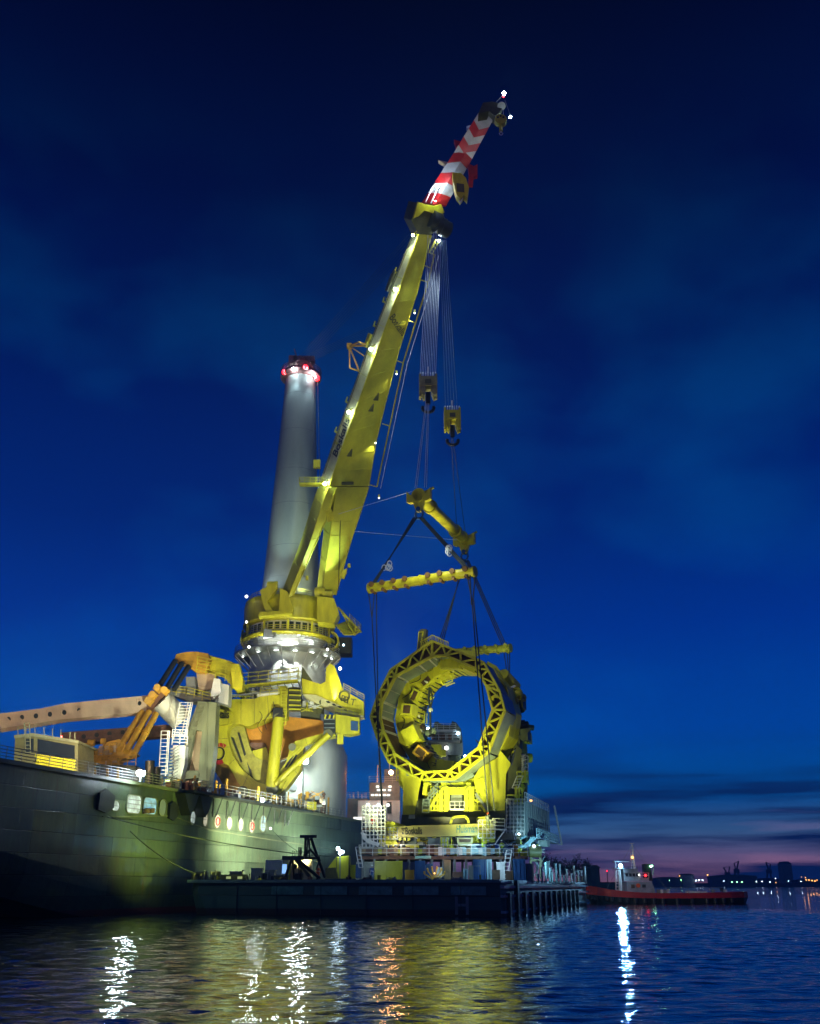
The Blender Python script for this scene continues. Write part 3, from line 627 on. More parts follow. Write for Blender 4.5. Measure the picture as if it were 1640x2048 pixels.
# small platforms and lugs on back edge of the boom
def backpt(x, up=0): return medge(x)[0] + NN * (medge(x)[1] + up)
for i, x in enumerate((690, 712, 768, 786, 808)):
    bb = MB(); p = backpt(x); bb.beam(p, p + NN * .9, .35, .35, E); bb.beam(p + NN * .9, p + NN * .9 + E * .9, .2); bb.build('lug', YEL, boom)
b = MB(); p = backpt(748); q = p + NN * 2.2 - E * .4
b.beam(p + E * 1.6, p + NN * 4.2 - WDv * 1.6, .28); b.beam(p - E * 3.4, p + NN * 4.2 - WDv * 1.6, .28); b.beam(p - E * .5, p + NN * 4.0 - WDv * 1.5 , .2); b.beam(p + E * 1.6 - WDv * 2, p + NN * 4.2 - WDv * 1.6, .25); b.beam(p - E * 3.4 - WDv * 2, p + NN * 4.2 - WDv * 1.6, .25); b.beam(p + E * 1.6, p + E * 1.6 - WDv * 2, .25); b.beam(p - E * 3.4, p - E * 3.4 - WDv * 2, .25)
b.box(p + NN * 4.2 - WDv * 1.6, .9, .9, .9); b.build('outrigger_bracket', ORA, boom)
def platform(px, py, w=4.2):
    p = bS(px, py) - WDv * .2; bb = MB(); a_ = p + Vector((-w * .5, 0, 0)); 
    bb.box(p + Vector((-w * .2, -.6, 0)), w, 1.6, .2); bb.rail([p + Vector((-w * .7, -1.3, .1)), p + Vector((w * .3, -1.3, .1))], 1.1, .9, .05); bb.rail([p + Vector((-w * .7, .1, .1)), p + Vector((-w * .7, -1.3, .1))], 1.1, .9, .05)
    return bb.build('service_platform', YEL, boom)
platform(640, 972, 5.2)
b = MB(); b.box(bS(642, 934) - WDv * .3 + NN * 1.4, 1.3, 1.0, 1.6); b.build('winch_box', YEL, boom)
b = MB(); b.box(backpt(800, .3), 1.1, 1.0, 3.2, WDv, NN, E); b.box(backpt(806, .5), .8, .8, 1.6, WDv, NN, E); b.build('winch_box', OLV, boom)
b = MB(); b.box(backpt(757, .3), 1.1, 1.0, 2.6, WDv, NN, E); b.build('winch_box', YEL, boom)
# lamp posts on the lower-left edge, each washing the side plate below it
lampx = ((652, 966, (1, .97, .75)), (700, 823, (.8, .93, 1)), (744, 697, (.8, .93, 1)), (793, 578, (.85, .95, 1)), (828, 470, (.8, .93, 1)))
for i, (x, y, c_) in enumerate(lampx):
    p = bU(x + 1, y) - WDv * .42 - NN * .15
    bb = MB(); bb.beam(p + WDv * .5 + E * .8, p, .14); bb.box(p, .5, .4, .3); fx = bb.build('lamp_bracket', YEL, boom)
    bulb(p - UP * .2, .30 if i < 4 else .2, L_WHITE, fx, 'lamp')
    tgt = p - E * 7 + NN * 1.9 + WDv * .25
    spot('boom_lamp_light', p - UP * .45, tgt, 2300 if i else 1300, c_, 74, .08, .12)
for (x, y) in ((752, 990), (745, 880), (787, 742), (823, 620)):   # lamps on the right edge
    p = bU(x, y) + WDv * .55 - NN * .25; bb = MB(); bb.box(p, .35, .35, .6); fx = bb.build('edge_lamp', YEL, boom); bulb(p - UP * .4, .13, L_SOFT, fx, 'lamp')
    spot('edge_lamp_light', p - UP * .5, p - E * 8 - WDv * 1.0 + NN * .8, 1400, (1, .97, .6), 70, .1, .5)
# boom head
b = MB(); HD = bU(850, 440)
hp = [(823, 440), (833, 405), (868, 412), (880, 410), (888, 424), (886, 446), (862, 470), (838, 470)]
b.prism([bU(x, y) for x, y in hp], NN * 3.2); head = b.build('boom_head', OLV, crane)
b = MB(); b.prism([bU(x, y) - NN * .1 for x, y in ((824, 436), (833, 403), (850, 409), (868, 411), (880, 408), (886, 424), (872, 430), (858, 424), (846, 420), (834, 432))], -NN * .5); b.build('head_frame', YEL, head)
b = MB()
for i, (x, y) in enumerate(((868, 440), (876, 450), (884, 456))):
    c_ = bU(x, y) - NN * (.4 + .2 * i); b.tube(c_ - WDv * .9, c_ + WDv * .9, 1.5, 18)
b.build('sheave', BLK, head)
b = MB(); b.prism([bU(x, y) - NN * .5 for x, y in ((879, 412), (888, 440), (893, 462), (886, 468), (874, 440))], NN * 1.4); b.build('sheave_cheek', YEL, head)
b = MB(); b.beam(bU(872, 478), bU(858, 505), .35, .2); b.ladder(bU(873, 480) - NN * .3, bU(860, 506) - NN * .3, WDv, .7, .6, .07); b.build('head_ladder', YEL, head)
bulb(bU(875, 481) - NN * .5, .22, L_TIP, head, 'lamp')
# luffing ropes from mast head to boom
b = MB()
for i in range(6):
    o = WDv * (i - 2.5) * .5; b.tube(AX + Vector((0, 0, zt + 4.4)) + o, backpt(770, .5) + o + WDv * 1.5, .03, 4)
    b.tube(AX + Vector((0, 0, zt + 4.2)) + o, backpt(836, .5) + o + WDv * 1, .03, 4)
b.build('luffing_rope', SLNG, crane)
# heel brackets and winches on slew platform
for (x, y) in ((545, 1172), (640, 1184), (655, 1190)):
    bb = MB(); p = W(x, y, 176 if x < 600 else 178); bb.tube(p - Vector((1.0, 0, 0)), p + Vector((1.0, 0, 0)), .9, 16); bb.build('rope_drum', YEL, slew)
b = MB()
b.prism([W(x, y, 175) for x, y in ((520, 1180), (548, 1168), (552, 1180), (534, 1204), (552, 1232), (533, 1232), (522, 1190))], (0, 1.2, 0)); b.prism([W(x, y, 174.5) for x, y in ((560, 1176), (575, 1183), (586, 1215), (584, 1226), (558, 1224))], (0, 3, 0))
b.prism([W(x, y, 176) for x, y in ((634, 1192), (668, 1196), (678, 1226), (668, 1246), (634, 1244))], (0, 4, 0)); b.prism([W(x, y, 174.2) for x, y in ((520, 1224), (580, 1220), (584, 1226), (516, 1232))], (0, 5, 0)); b.build('heel_bracket', YEL, slew)
# triangular platform jutting right
pl = MB(); q = [W(x, y, Y) for x, y, Y in ((672, 1252, 176), (699, 1242, 181), (722, 1264, 176), (710, 1271, 172), (688, 1271, 172))]
pl.prism(q, (0, 0, .25)); jut = pl.build('side_platform', YEL, slew)
b = MB()
for i in range(1, 5): b.beam(q[0].lerp(q[4], i / 5) - UP * .1, q[1].lerp(q[2], i / 5) - UP * .1, .15)
b.rail([p + UP * .25 for p in (q[1], q[2], q[3])], 1.2, 1.4, .05); b.beam(W(676, 1215, 178), q[2], .35); b.beam(W(682, 1222, 176), q[3], .2); b.build('platform_framing', YEL, jut)
# operator cab behind, right of the pedestal
b = MB(); b.box(W(684, 1295, 186), 4, 4, 3.2); cab = b.build('operator_cab', BLK, crane)
bulb(W(687, 1290, 183.9), .18, L_COOL, cab, 'lamp')
# anemometer lamps on slew platform
bulb(W(493, 1193, 178), .28, L_SOFT, slew, 'lamp'); bulb(W(493, 1244, 177), .22, L_SOFT, yw, 'lamp'); bulb(W(498, 1294, 174), .24, L_SOFT, gal, 'lamp'); bulb(W(655, 1299, 174), .24, L_SOFT, gal, 'lamp'); bulb(W(680, 1337, 176), .3, L_SOFT, gal, 'lamp')
# pendulum counter floats right of the legs
b = MB(); b.prism([W(x, y, 172) for x, y in ((687, 1140), (694, 1136), (693, 1145), (688, 1156), (680, 1154))], (0, .8, 0)); b.build('buffer', YEL, legR)
b = MB(); b.tube(W(698, 1128, 172), W(698, 1135, 172), .3, 8); b.build('buffer', YEL, legR)
b = MB(); b.tube(W(614, 1098, 172), W(614, 1150, 172), .03, 4); b.tube(W(614, 1152, 172), W(614, 1160, 172), .3, 8); b.build('plumb_weight', YEL, legL)
eA = medge(679)[0]; eB = medge(703)[0]; text('Boskalis', eA - WDv * .12 + NN * .6 - E * .7, eB - eA, NN, 3.0, INK, boom, width=7.4, ext=.03)
text('Boskalis', bU(778, 636) - NN * .03, bU(806, 676) - bU(778, 636), E, 1.9, OLV, boom, width=(bU(804, 672) - bU(782, 632)).length, ext=.02)
# ---- jib in red and white bands
jl = [(842.5, 406), (907, 306), (958, 224)]; jm = [(869, 408), (934, 302), (977, 218)]; jr = [(891, 414), (944, 318), (987, 238)]
def lerp2(P_, t):
    if t < .5: a, c = P_[0], P_[1]; k = t / .5
    else: a, c = P_[1], P_[2]; k = (t - .5) / .5
    return (a[0] + (c[0] - a[0]) * k, a[1] + (c[1] - a[1]) * k)
YJ0, YJ1 = 136, 117
jib = MB().box(W(869, 408, YJ0), .6, .6, .6).build('jib', RED, crane)
def jsec(t):
    Y = YJ0 + (YJ1 - YJ0) * t; m = W(*lerp2(jm, t), Y); l = W(*lerp2(jl, t), Y + 1.6); r_ = W(*lerp2(jr, t), Y + .9)
    return [m, r_, r_ + (l - m), l]
NB = 10
for i in range(NB):
    bb = MB(); bb.loft([jsec(i / NB), jsec((i + 1) / NB)]); bb.build('jib_band', RED if i % 2 == 0 else STW, jib)
b = MB(); S_ = jsec(1); cc = sum(S_, Vector()) / 4; b.prism([W(x, y, YJ1) for x, y in ((957, 226), (966, 205), (985, 203), (1003, 208), (1004, 220), (990, 232), (978, 222))], (0, 1.8, 0)); jh = b.build('jib_head', OLV, jib)
b = MB(); b.tube(W(1003, 212, YJ1 - .2), W(1003, 212, YJ1 + 1.6), .65, 16); b.build('sheave', GRY, jh)
b = MB(); b.tube(W(992, 204, YJ1), W(1007, 190, YJ1), .05, 5); b.tube(W(1010, 200, YJ1), W(1021, 232, YJ1), .03, 4); b.build('lamp_bracket', GRY, jh)
bulb(W(1008, 187, YJ1), .28, L_TIP, jh, 'lamp'); bulb(W(1007, 193, YJ1), .16, L_RED, jh, 'red_beacon'); bulb(W(1021, 234, YJ1), .2, L_TIP, jh, 'lamp')
for (pts_, Y, m) in ((((908, 279), (925, 284), (922, 290), (912, 291)), 128, RED), (((877, 320), (905, 326), (925, 332), (920, 342), (903, 340), (893, 330)), 131, PNK), (((935, 326), (948, 332), (955, 328), (955, 350), (947, 352), (946, 368), (937, 368), (938, 345)), 131, RED), (((933, 252), (943, 250), (948, 258), (940, 262)), 124, STW)):
    bb = MB(); bb.prism([W(x, y, Y) for x, y in pts_], (0, .9, 0)); bb.build('jib_bracket', m, jib)
bulb(W(874, 372, 132), .3, L_TIP, jib, 'lamp'); bulb(W(871, 402, 134.5), .1, L_WHITE, jib, 'lamp')
spot('jib_lamp_light', W(872, 370, 131), W(864, 405, 135.5), 600, (.85, .93, 1), 100, .15)
spot('jib_lamp_light', W(930, 380, 120), W(930, 300, 128), 300, (1, .6, .55), 80, .2)
b = MB(); P_ = [W(x, y, 133) + NN * .1 for x, y in ((852, 404), (864, 378), (872, 366))]; b.path(P_, .1, 5); b.path([p + Vector((.9, .4, 0)) for p in P_], .1, 5); b.build('jib_frame', WHT2, jib)

# ================================================================ HOOKS, ROPES, SPREADERS
def rope_set(label, pairs, r, m=ROPE, name='hoist_rope_set', part='rope', group=None, cat='ropes'):
    t = thing(name, label, cat, pairs[0][0], group)
    for a_, c_ in pairs:
        bb = MB(); bb.tube(a_, c_, r, 5); bb.build(part, m, t)
    return t
YB1, YB2 = 134, 139
rnd = random.Random(2)
prs = []
for i in range(10):
    k = i / 9; prs.append((W(856 + 26 * k, 470 + 8 * math.sin(i), YB1 + rnd.uniform(-.3, .5)), W(840 + 31 * k, 752, YB1 + rnd.uniform(-.5, .5))))
rope_set('bright fan of steel ropes from the boom head down to the left hook block', prs, .05, group='hoist ropes')
prs = [(W(880 + 13 * k / 9, 480, YB2 + .3 * (k % 3)), W(891 + 26 * k / 9, 812, YB2 + .2 * (k % 3))) for k in range(0, 10, 2)]
rope_set('thin darker ropes from the boom head down to the right hook block', prs, .04, m=mat('shaded_rope', (.16, .26, .30), .5, var=0), group='hoist ropes')
def block(label, pxs, Y, m, px0, py0, px1, py1):
    """hook block between picture rows, cheeks and sheaves"""
    cx = (px0 + px1) / 2; k = mpp(Y, W(cx, py0, Y).z); w = (px1 - px0) * k; hgt = W(cx, py0, Y).z - W(cx, py1, Y).z; c_ = W(cx, (py0 + py1) / 2, Y)
    t = thing('hook_block', label, 'hook block', c_, 'main hook blocks')
    bb = MB()
    for sx in (-1, 1):
        x = sx * w * .44; bb.prism([c_ + Vector((x - w * .06, 0, 0)) + Vector((0, a, z)) for a, z in ((-1, hgt * .34), (1, hgt * .34), (1.1, -.1), (.7, -hgt * .5), (-.7, -hgt * .5), (-1.1, -.1))], (w * .12, 0, 0))
    for sx in (-1, 1): bb.prism([c_ + Vector((sx * w * .3, -1.0, 0)) + Vector((a, 0, z)) for a, z in ((-w * .16, 0), (w * .16, 0), (w * .15, -hgt * .46), (w * .03 - sx * w * .02, -hgt * .52), (-w * .12, -hgt * .3))], (0, 2, 0))
    bb.box(c_ + UP * hgt * .05, w * .98, 2.2, hgt * .36); bb.build('housing', m, t)
    s_ = MB()
    for i in range(7):
        x = -w * .42 + w * .84 * i / 6; s_.tube(c_ + Vector((x - .08, 0, hgt * .3)), c_ + Vector((x + .08, 0, hgt * .3)), hgt * .2, 16)
    s_.build('sheave', ROPE, t)
    s_ = MB(); s_.box(c_ + Vector((0, -1.15, hgt * .02)), w * .34, .1, hgt * .16); s_.build('name_plate', OLV, t)
    s_ = MB(); s_.beam(c_ + Vector((0, 0, hgt * .3)), c_ + Vector((.0, 0, hgt * .72)), .28); s_.build('rope_guide_post', WHT2, t)
    s_ = MB(); s_.tube(c_ - UP * hgt * .3, c_ - UP * hgt * .72, .38, 10); 
    P_ = [c_ + Vector((.9 * math.cos(R(a)), 0, -hgt * .72 - .75 + .75 * math.sin(R(a)))) for a in range(-200, 21, 20)]
    s_.path(P_, .26, 8); s_.build('hook', BLK, t)
    return t
block('left hook block, dull grey-yellow, nearer the boom and hanging higher', None, YB1, mat('worn_block_paint', (.32, .31, .13), .5, var=.2), 838, 745, 874, 796)
block('right hook block, bright yellow, hanging lower than its neighbour', None, YB2, YEL, 888, 812, 921, 862)
# rope pair from left block to upper spreader
SPA = W(836, 990, 131); SPB = W(931, 1082, 151)
rope_set('black sling legs from the left hook block to the near end of the tube spreader', [(W(852 + 2 * i, 800, YB1), W(828 + (2 + 3.5 * i if i < 2 else 13 + 4 * i), 975, 130.5)) for i in range(4)], .05, m=ROPE, name='sling_set', part='sling', group='slings', cat='slings')
rope_set('dark sling legs from the right hook block to the far end of the tube spreader', [(W(902 + 3 * i, 872, YB2), W(914 + 16 * i, 1062, 150)) for i in range(2)], .06, m=SLNG, name='sling_set', part='sling', group='slings', cat='slings')
# single crane whip hook
wh = thing('whip_hook', 'small round yellow-green hook block hanging from the jib tip', 'hook block', W(1001, 245, YJ1))
b = MB(); c_ = W(1001, 242, YJ1); b.tube(c_ - Vector((0, .45, 0)), c_ + Vector((0, .45, 0)), .92, 20); b.tube(c_ - UP * .6, c_ - UP * 2.0, .28, 10); b.build('housing', YEL2, wh)
b = MB()
for a in (30, 90, 150): b.tube(c_ + Vector((.5 * math.cos(R(a)), -.47, .5 * math.sin(R(a)) + .05)), c_ + Vector((.5 * math.cos(R(a)), -.5, .5 * math.sin(R(a)) + .05)), .19, 8)
b.build('sheave_slot', BLK, wh)
b = MB(); b.path([c_ + Vector((.25 * math.cos(R(a)), 0, -2.5 + .3 * math.sin(R(a)))) for a in range(-210, 31, 30)], .08, 6); b.tube(c_ - UP * 2, c_ - UP * 2.3, .08, 6); b.build('hook', WHT2, wh)
b = MB(); b.tube(W(991, 208, YJ1 + .2), W(991, 236, YJ1), .03, 4); b.tube(W(1005, 210, YJ1 + .2), W(1008, 236, YJ1), .03, 4); b.build('rope', ROPE, wh)
# auxiliary block
ab = thing('auxiliary_hook_block', 'yellow pointed hook block hanging halfway along the red and white jib', 'hook block', W(922, 375, 129))
b = MB(); b.prism([W(x, y, 129) for x, y in ((905, 345), (922, 346), (932, 356), (938, 375), (935, 396), (928, 388), (921, 398), (913, 388), (907, 366))], (0, 1.6, 0)); b.build('housing', YEL, ab)
b = MB(); b.prism([W(x, y, 128.8) for x, y in ((913, 366), (928, 368), (929, 384), (914, 382))], (0, .15, 0)); b.build('side_recess', OLV, ab)
b = MB(); b.path([W(x, y, 129.6) for x, y in ((924, 390), (925, 397), (921, 404), (918, 402))], .12, 6); b.build('hook', WHT2, ab)
b = MB(); b.tube(W(912, 330, 130), W(912, 348, 129.8), .05, 5); b.tube(W(922, 330, 130), W(921, 348, 129.8), .05, 5); b.build('rope', ROPE, ab)

TRN = mat('trunnion_brown', (.19, .11, .03), .5, var=.1)
def spreader(A, B, rad, label, m, discs, name='spreader_bar', cap=True):
    t = thing(name, label, 'spreader bar', (A + B) / 2, 'lifting beams'); d = (B - A).normalized(); side = d.cross(UP).normalized()
    if side.y > 0: side = -side
    bb = MB(); bb.tube(A, B, rad, 20); bb.build('tube', m, t)
    bb = MB(); [bb.tube(p - d * .12, p + d * .12, rad * 1.18, 20) for p in (A + d * .15, B - d * .15, (A + B) / 2)]; bb.build('flange', m, t)
    for k in discs:
        p = A.lerp(B, k); dd = MB(); dd.tube(p + side * rad * .95 + UP * rad * .5, p + side * (rad * .95 + .25) + UP * rad * .5, rad * .58, 14); dd.tube(p + side * (rad * .9) - UP * rad * .9, p - side * (rad * .5) - UP * rad * 1.0, rad * .4, 10); dd.build('trunnion', TRN if m is not YEL2 else YEL2, t)
    return t
NA = W(738, 1177, 122); NBp = W(951, 1143, 114)
spreader(NA, NBp, .62, 'long yellow tube spreader sloping up to the right, above the left side of the ring', YEL, (.05, .155, .265, .375, .59, .70, .815, .93))
FA = W(905, 1305, 158); FB = W(1022, 1296, 152)
spreader(FA, FB, .62, 'pale yellow tube spreader partly behind the top of the ring, with round discs', YEL2, (.25, .42, .6, .78, .94))
# upper spreader: fat tube with end fittings
us = thing('upper_spreader_bar', 'thick yellow tube spreader hanging diagonally between the two hook blocks and the slings', 'spreader bar', (SPA + SPB) / 2, 'lifting beams')
d = (SPB - SPA).normalized()
b = MB(); b.tube(SPA, SPB, .85, 24); b.build('tube', YEL, us)
for k in (.0, .22, .75, .9):
    p = SPA.lerp(SPB, k) + d * .3; b = MB(); b.tube(p - d * .3, p + d * .3, 1.12, 22); b.build('collar', YEL, us)
sd = d.cross(UP).normalized()
for k, nm in ((.02, 'near'), (.97, 'far')):
    p = SPA.lerp(SPB, k); b = MB(); b.prism([p + sd * x + UP * z - d * .35 for x, z in ((-1.9, .9), (-1.2, .2), (1.2, .2), (1.9, 1.0), (1.9, -.8), (1.4, -1), (.9, -1), (.35, -2.5), (-.35, -2.5), (-.9, -1), (-1.4, -1), (-1.9, -.8))], d * .7); b.build('end_fitting', YEL, us)
    b = MB(); b.beam(p + UP * .6 + d * .8, p + UP * 1.7 + d * .8 + Vector((1.9, 0, 0)), .3); b.build('stabiliser_arm', YEL, us)
    b = MB(); b.tube(p - UP * 2.2 - d * .5, p - UP * 2.2 + d * .5, .35, 10); P_ = [p + sd * .6 * math.cos(R(a)) - UP * (2.9 - .7 * math.sin(R(a))) for a in range(0, 361, 30)]; b.path(P_, .16, 6); b.build('shackle', mat('shackle_blue', (.05, .12, .22), .35, metal=.5, var=0), us)
LOWA = SPA - UP * 3.6; LOWB = SPB - UP * 3.4
rope_set('dark heavy sling from the upper spreader down left to the sloping tube spreader', [(LOWA + Vector((-.2 - .25 * i, 0, 0)), W(741 + 3 * i, 1172, 122)) for i in range(3)], .1, m=SLNG, name='sling_set', part='sling', group='slings', cat='slings')
rope_set('dark heavy sling from the upper spreader down right to the sloping tube spreader', [(LOWA + Vector((.2 + .25 * i, 0, 0)), W(936 + 4 * i, 1143, 114.6)) for i in range(3)], .1, m=SLNG, name='sling_set', part='sling', group='slings', cat='slings')
rope_set('dark sling from the far end of the upper spreader to the disc-studded tube spreader', [(LOWB + Vector((.2 * i, 0, 0)), W(1006 + 4 * i, 1295, 153)) for i in range(3)], .09, m=SLNG, name='sling_set', part='sling', group='slings', cat='slings')
rope_set('dark sling from the far end of the upper spreader down behind the ring top', [(LOWB + Vector((-.2 * i, 0, 0)), W(872 + 5 * i, 1300, 158)) for i in range(3)], .09, m=SLNG, name='sling_set', part='sling', group='slings', cat='slings')
# shackle clusters on the slings
def cluster(px, py, Y, lab):
    t = thing('shackle_cluster', lab, 'shackles', W(px, py, Y), 'shackle clusters'); r_ = random.Random(px)
    for i in range(5):
        c_ = W(px + r_.uniform(-8, 8), py + r_.uniform(-8, 8), Y); bb = MB(); P_ = [c_ + Vector((.32 * math.cos(R(a)), .1, .42 * math.sin(R(a)))) for a in range(0, 361, 45)]; bb.path(P_, .07, 5); bb.build('shackle', ROPE, t)
cluster(776, 1133, 124, 'bright shackles on the left heavy sling above the sloping spreader')
cluster(903, 1100, 120, 'bright shackles on the right heavy sling above the sloping spreader')
# tag lines
tl = MB(); tl.tube(W(677, 1028, 165), W(823, 983, 131), .045, 5); tag(tl.build('tag_line', ROPE), 'thin pale tag line rising from the boom leg to the near spreader end', 'rope', 'tag lines')
tl = MB(); tl.tube(W(709, 1063, 165), W(915, 1080, 149), .05, 5); tag(tl.build('tag_line', ROPE), 'thin pale tag line running level from the boom leg to the far spreader end', 'rope', 'tag lines')
# long slings to the lifted frame
rope_set('pair of long black slings dropping past the left rim of the ring', [(W(737, 1186, 122), W(744, 1235, 122)), (W(749, 1184, 122), W(744, 1235, 122)), (W(744, 1235, 122), W(765, 1650, 122)), (W(753, 1186, 122), W(753, 1240, 122)), (W(753, 1240, 122), W(757, 1470, 122)), (W(757, 1470, 122), W(767, 1650, 122.4))], .075, m=SLNG, name='sling_set', part='sling', group='slings', cat='slings')
rope_set('pair of long black slings crossing in front of the ring on its right', [(W(934, 1150, 114), W(944, 1200, 114.5)), (W(950, 1150, 114), W(946, 1200, 114.5)), (W(944, 1200, 114.5), W(976, 1625, 119)), (W(940, 1150, 114), W(943, 1210, 114.5)), (W(947, 1200, 114.5), W(989, 1622, 119)), ], .085, m=SLNG, name='sling_set', part='sling', group='slings', cat='slings')
rope_set('pair of far slings from the disc-studded spreader down behind the ring rim', [(W(1008, 1303, 153), W(1017, 1370, 152)), (W(1014, 1303, 153), W(1019, 1375, 152)), (W(1019, 1303, 153), W(1019, 1375, 152))], .08, m=SLNG, name='sling_set', part='sling', group='slings', cat='slings')

# ================================================================ LIFTED RING FRAME
UR, VR = frame(22)
CR = W(880, 1418, 124)
def rp(px, py, off=0): return WP(px, py, CR + UR * off, UR)
ringt = thing('pipe_ring_frame', 'huge yellow trussed ring standing on two yellow legs above the barge, lettered beam below', 'ring frame', (CR.x, CR.y, 5.8))
OUT = [(865, 1282), (905, 1298), (968, 1325), (1000, 1383), (1010, 1420), (976, 1506), (909, 1558), (842, 1560), (779, 1525), (755, 1476), (742, 1434), (755, 1395), (782, 1340)]
INN = [(864, 1313), (892, 1311), (952, 1337), (973, 1368), (987, 1418), (958, 1497), (897, 1543), (896, 1543), (788, 1508), (765, 1460), (760, 1434), (763, 1407), (791, 1352)]
INN = [(864, 1313), (892, 1311), (952, 1337), (973, 1372), (986, 1420), (958, 1495), (899, 1542), (848, 1545), (790, 1508), (767, 1462), (760, 1434), (764, 1405), (791, 1353)]
def lp(a, c, k): return (a[0] + (c[0] - a[0]) * k, a[1] + (c[1] - a[1]) * k)
n = len(OUT)
tb = .27
for i in range(n):
    o0, o1, i0, i1 = OUT[i], OUT[(i + 1) % n], INN[i], INN[(i + 1) % n]
    L = math.dist(o0, o1); k = max(1, round(L / 30)); bb = MB()
    bb.beam(rp(*o0), rp(*o1), tb, .5, UR); bb.beam(rp(*i0), rp(*i1), tb, .5, UR); bb.beam(rp(*o0), rp(*i0), .24, .42, UR)
    for j in range(k):
        a0, a1 = lp(o0, o1, j / k), lp(o0, o1, (j + 1) / k); c0, c1 = lp(i0, i1, j / k), lp(i0, i1, (j + 1) / k); mid = lp(a0, a1, .5)
        bb.beam(rp(*c0), rp(*mid), .19, .4, UR); bb.beam(rp(*mid), rp(*c1), .19, .4, UR)
    # gusset plate
    kg = min(.3, 7 / math.dist(i0, i1)); kh = min(.3, 7 / math.dist(i0, INN[i - 1])); g_ = [rp(*lp(i0, o0, -.1), -.24), rp(*lp(lp(i0, i1, kg), o0, .1), -.24), rp(*lp(i0, o0, .42), -.24), rp(*lp(lp(i0, INN[i - 1], kh), o0, .1), -.24)]
    bb.prism(g_, UR * .08)
    bb.build('truss_segment', YEL2, ringt)
# dark liner behind the truss
for i in range(n):
    o0, o1, i0, i1 = OUT[i], OUT[(i + 1) % n], INN[i], INN[(i + 1) % n]
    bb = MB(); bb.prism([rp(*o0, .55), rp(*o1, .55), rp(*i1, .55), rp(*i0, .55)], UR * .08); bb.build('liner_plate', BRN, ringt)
# drum: outer and inner grey panels
for i in range(n):
    o0, o1, i0, i1 = OUT[i], OUT[(i + 1) % n], INN[i], INN[(i + 1) % n]
    A, B_ = rp(*o0, .65), rp(*o1, .65); mo = (A + B_) / 2; inw = (CR - mo).normalized() * .12
    A2, B2 = A.lerp(B_, .02), B_.lerp(A, .02)
    bb = MB(); bb.prism([A2, B2, B2 + UR * 5.2, A2 + UR * 5.2], inw); bb.build('outer_panel', TEAL, ringt)
    A, B_ = rp(*i0, .65), rp(*i1, .65); A2, B2 = A.lerp(B_, .03), B_.lerp(A, .03)
    bb = MB(); bb.prism([A2, B2, B2 + UR * 4.6, A2 + UR * 4.6], -inw); bb.build('inner_panel', TEAL if i not in (8, 9) else BRN, ringt)
    if i in (0, 12, 11, 10, 9):
        bb = MB(); bb.beam(A2 + UR * .2, A2 + UR * 4.8, .22, .3); bb.beam(A2.lerp(B2, .5) + UR * .1 + inw, A2.lerp(B2, .5) + UR * 3.8 + inw, .05, .06); bb.build('panel_edge', WHT, ringt)
# rear yellow ring section with smaller bore
cen = CR; 
def rad_pt(ang, r, off): return CR + VR * (r * math.cos(R(ang))) + UP * (r * math.sin(R(ang))) + UR * off
def rin(a):      # bore radius of the rear section: thick with machinery at the top left, thin elsewhere
    w_ = .5 + .5 * math.cos(R(a - 165)); return 7.1 - 1.45 * w_ ** .7
for i in range(16):
    a0, a1 = 22.5 * i, 22.5 * (i + 1); q = []
    for off in (4.7, 9.2):
        q += [rad_pt(a0, rin(a0), off), rad_pt(a1, rin(a1), off), rad_pt(a1, 8.3, off), rad_pt(a0, 8.3, off)]
    bb = MB(); bb.hexa(q); bb.build('roller_segment', YEL, ringt)
b = MB()
for ang in range(80, 281, 7):      # black slats on the inner face
    if 100 < ang < 118 or 188 < ang < 200: continue
    b.beam(rad_pt(ang, rin(ang) - .05, 5.2), rad_pt(ang, rin(ang) - .05, 9.0), .14, .2, UR.cross(Vector((0, 0, 1))))
b.build('black_slat', BLK, ringt)
for ang, off, w, h, t_ in ((128, 5.3, 1.9, 1.1, 1.2), (112, 5.3, 1.5, .8, .9), (172, 4.2, 1.5, 1.6, 2.2), (205, 4.4, 2.2, 2.0, 2.2), (152, 5.0, 1.8, 1.0, 1.6), (85, 3.2, 2.8, 1.3, 1.4), (62, 3.0, 2.4, 1.2, 1.2), (20, 3.0, 1.8, .9, 1.0), (232, 4, 1.8, 1.4, 2.2), (262, 5, 2.4, 1.2, 1.8)):
    p = rad_pt(ang, rin(ang) + .35, off); rd = (p - (CR + UR * off)).normalized(); tg = rd.cross(UR).normalized()
    bb = MB(); bb.box(p, w, t_, h, tg, UR, rd); hb = bb.build('roller_box', YEL2 if ang != 232 else ORA, ringt)
    if int(ang) % 4 == 0: bb = MB(); bb.box(p - UR * (t_ / 2 + .02) - rd * .05, w * .7, .06, h * .62, tg, UR, rd); bb.build('box_opening', BRN, hb)
    bb = MB(); bb.box(p + rd * h * .52, w * .8, t_ * .7, .12, tg, UR, rd); bb.box(p - tg * w * .52, .1, t_ * .8, h * .7, tg, UR, rd); bb.build('box_cover', OLV, hb)
rq = random.Random(44)
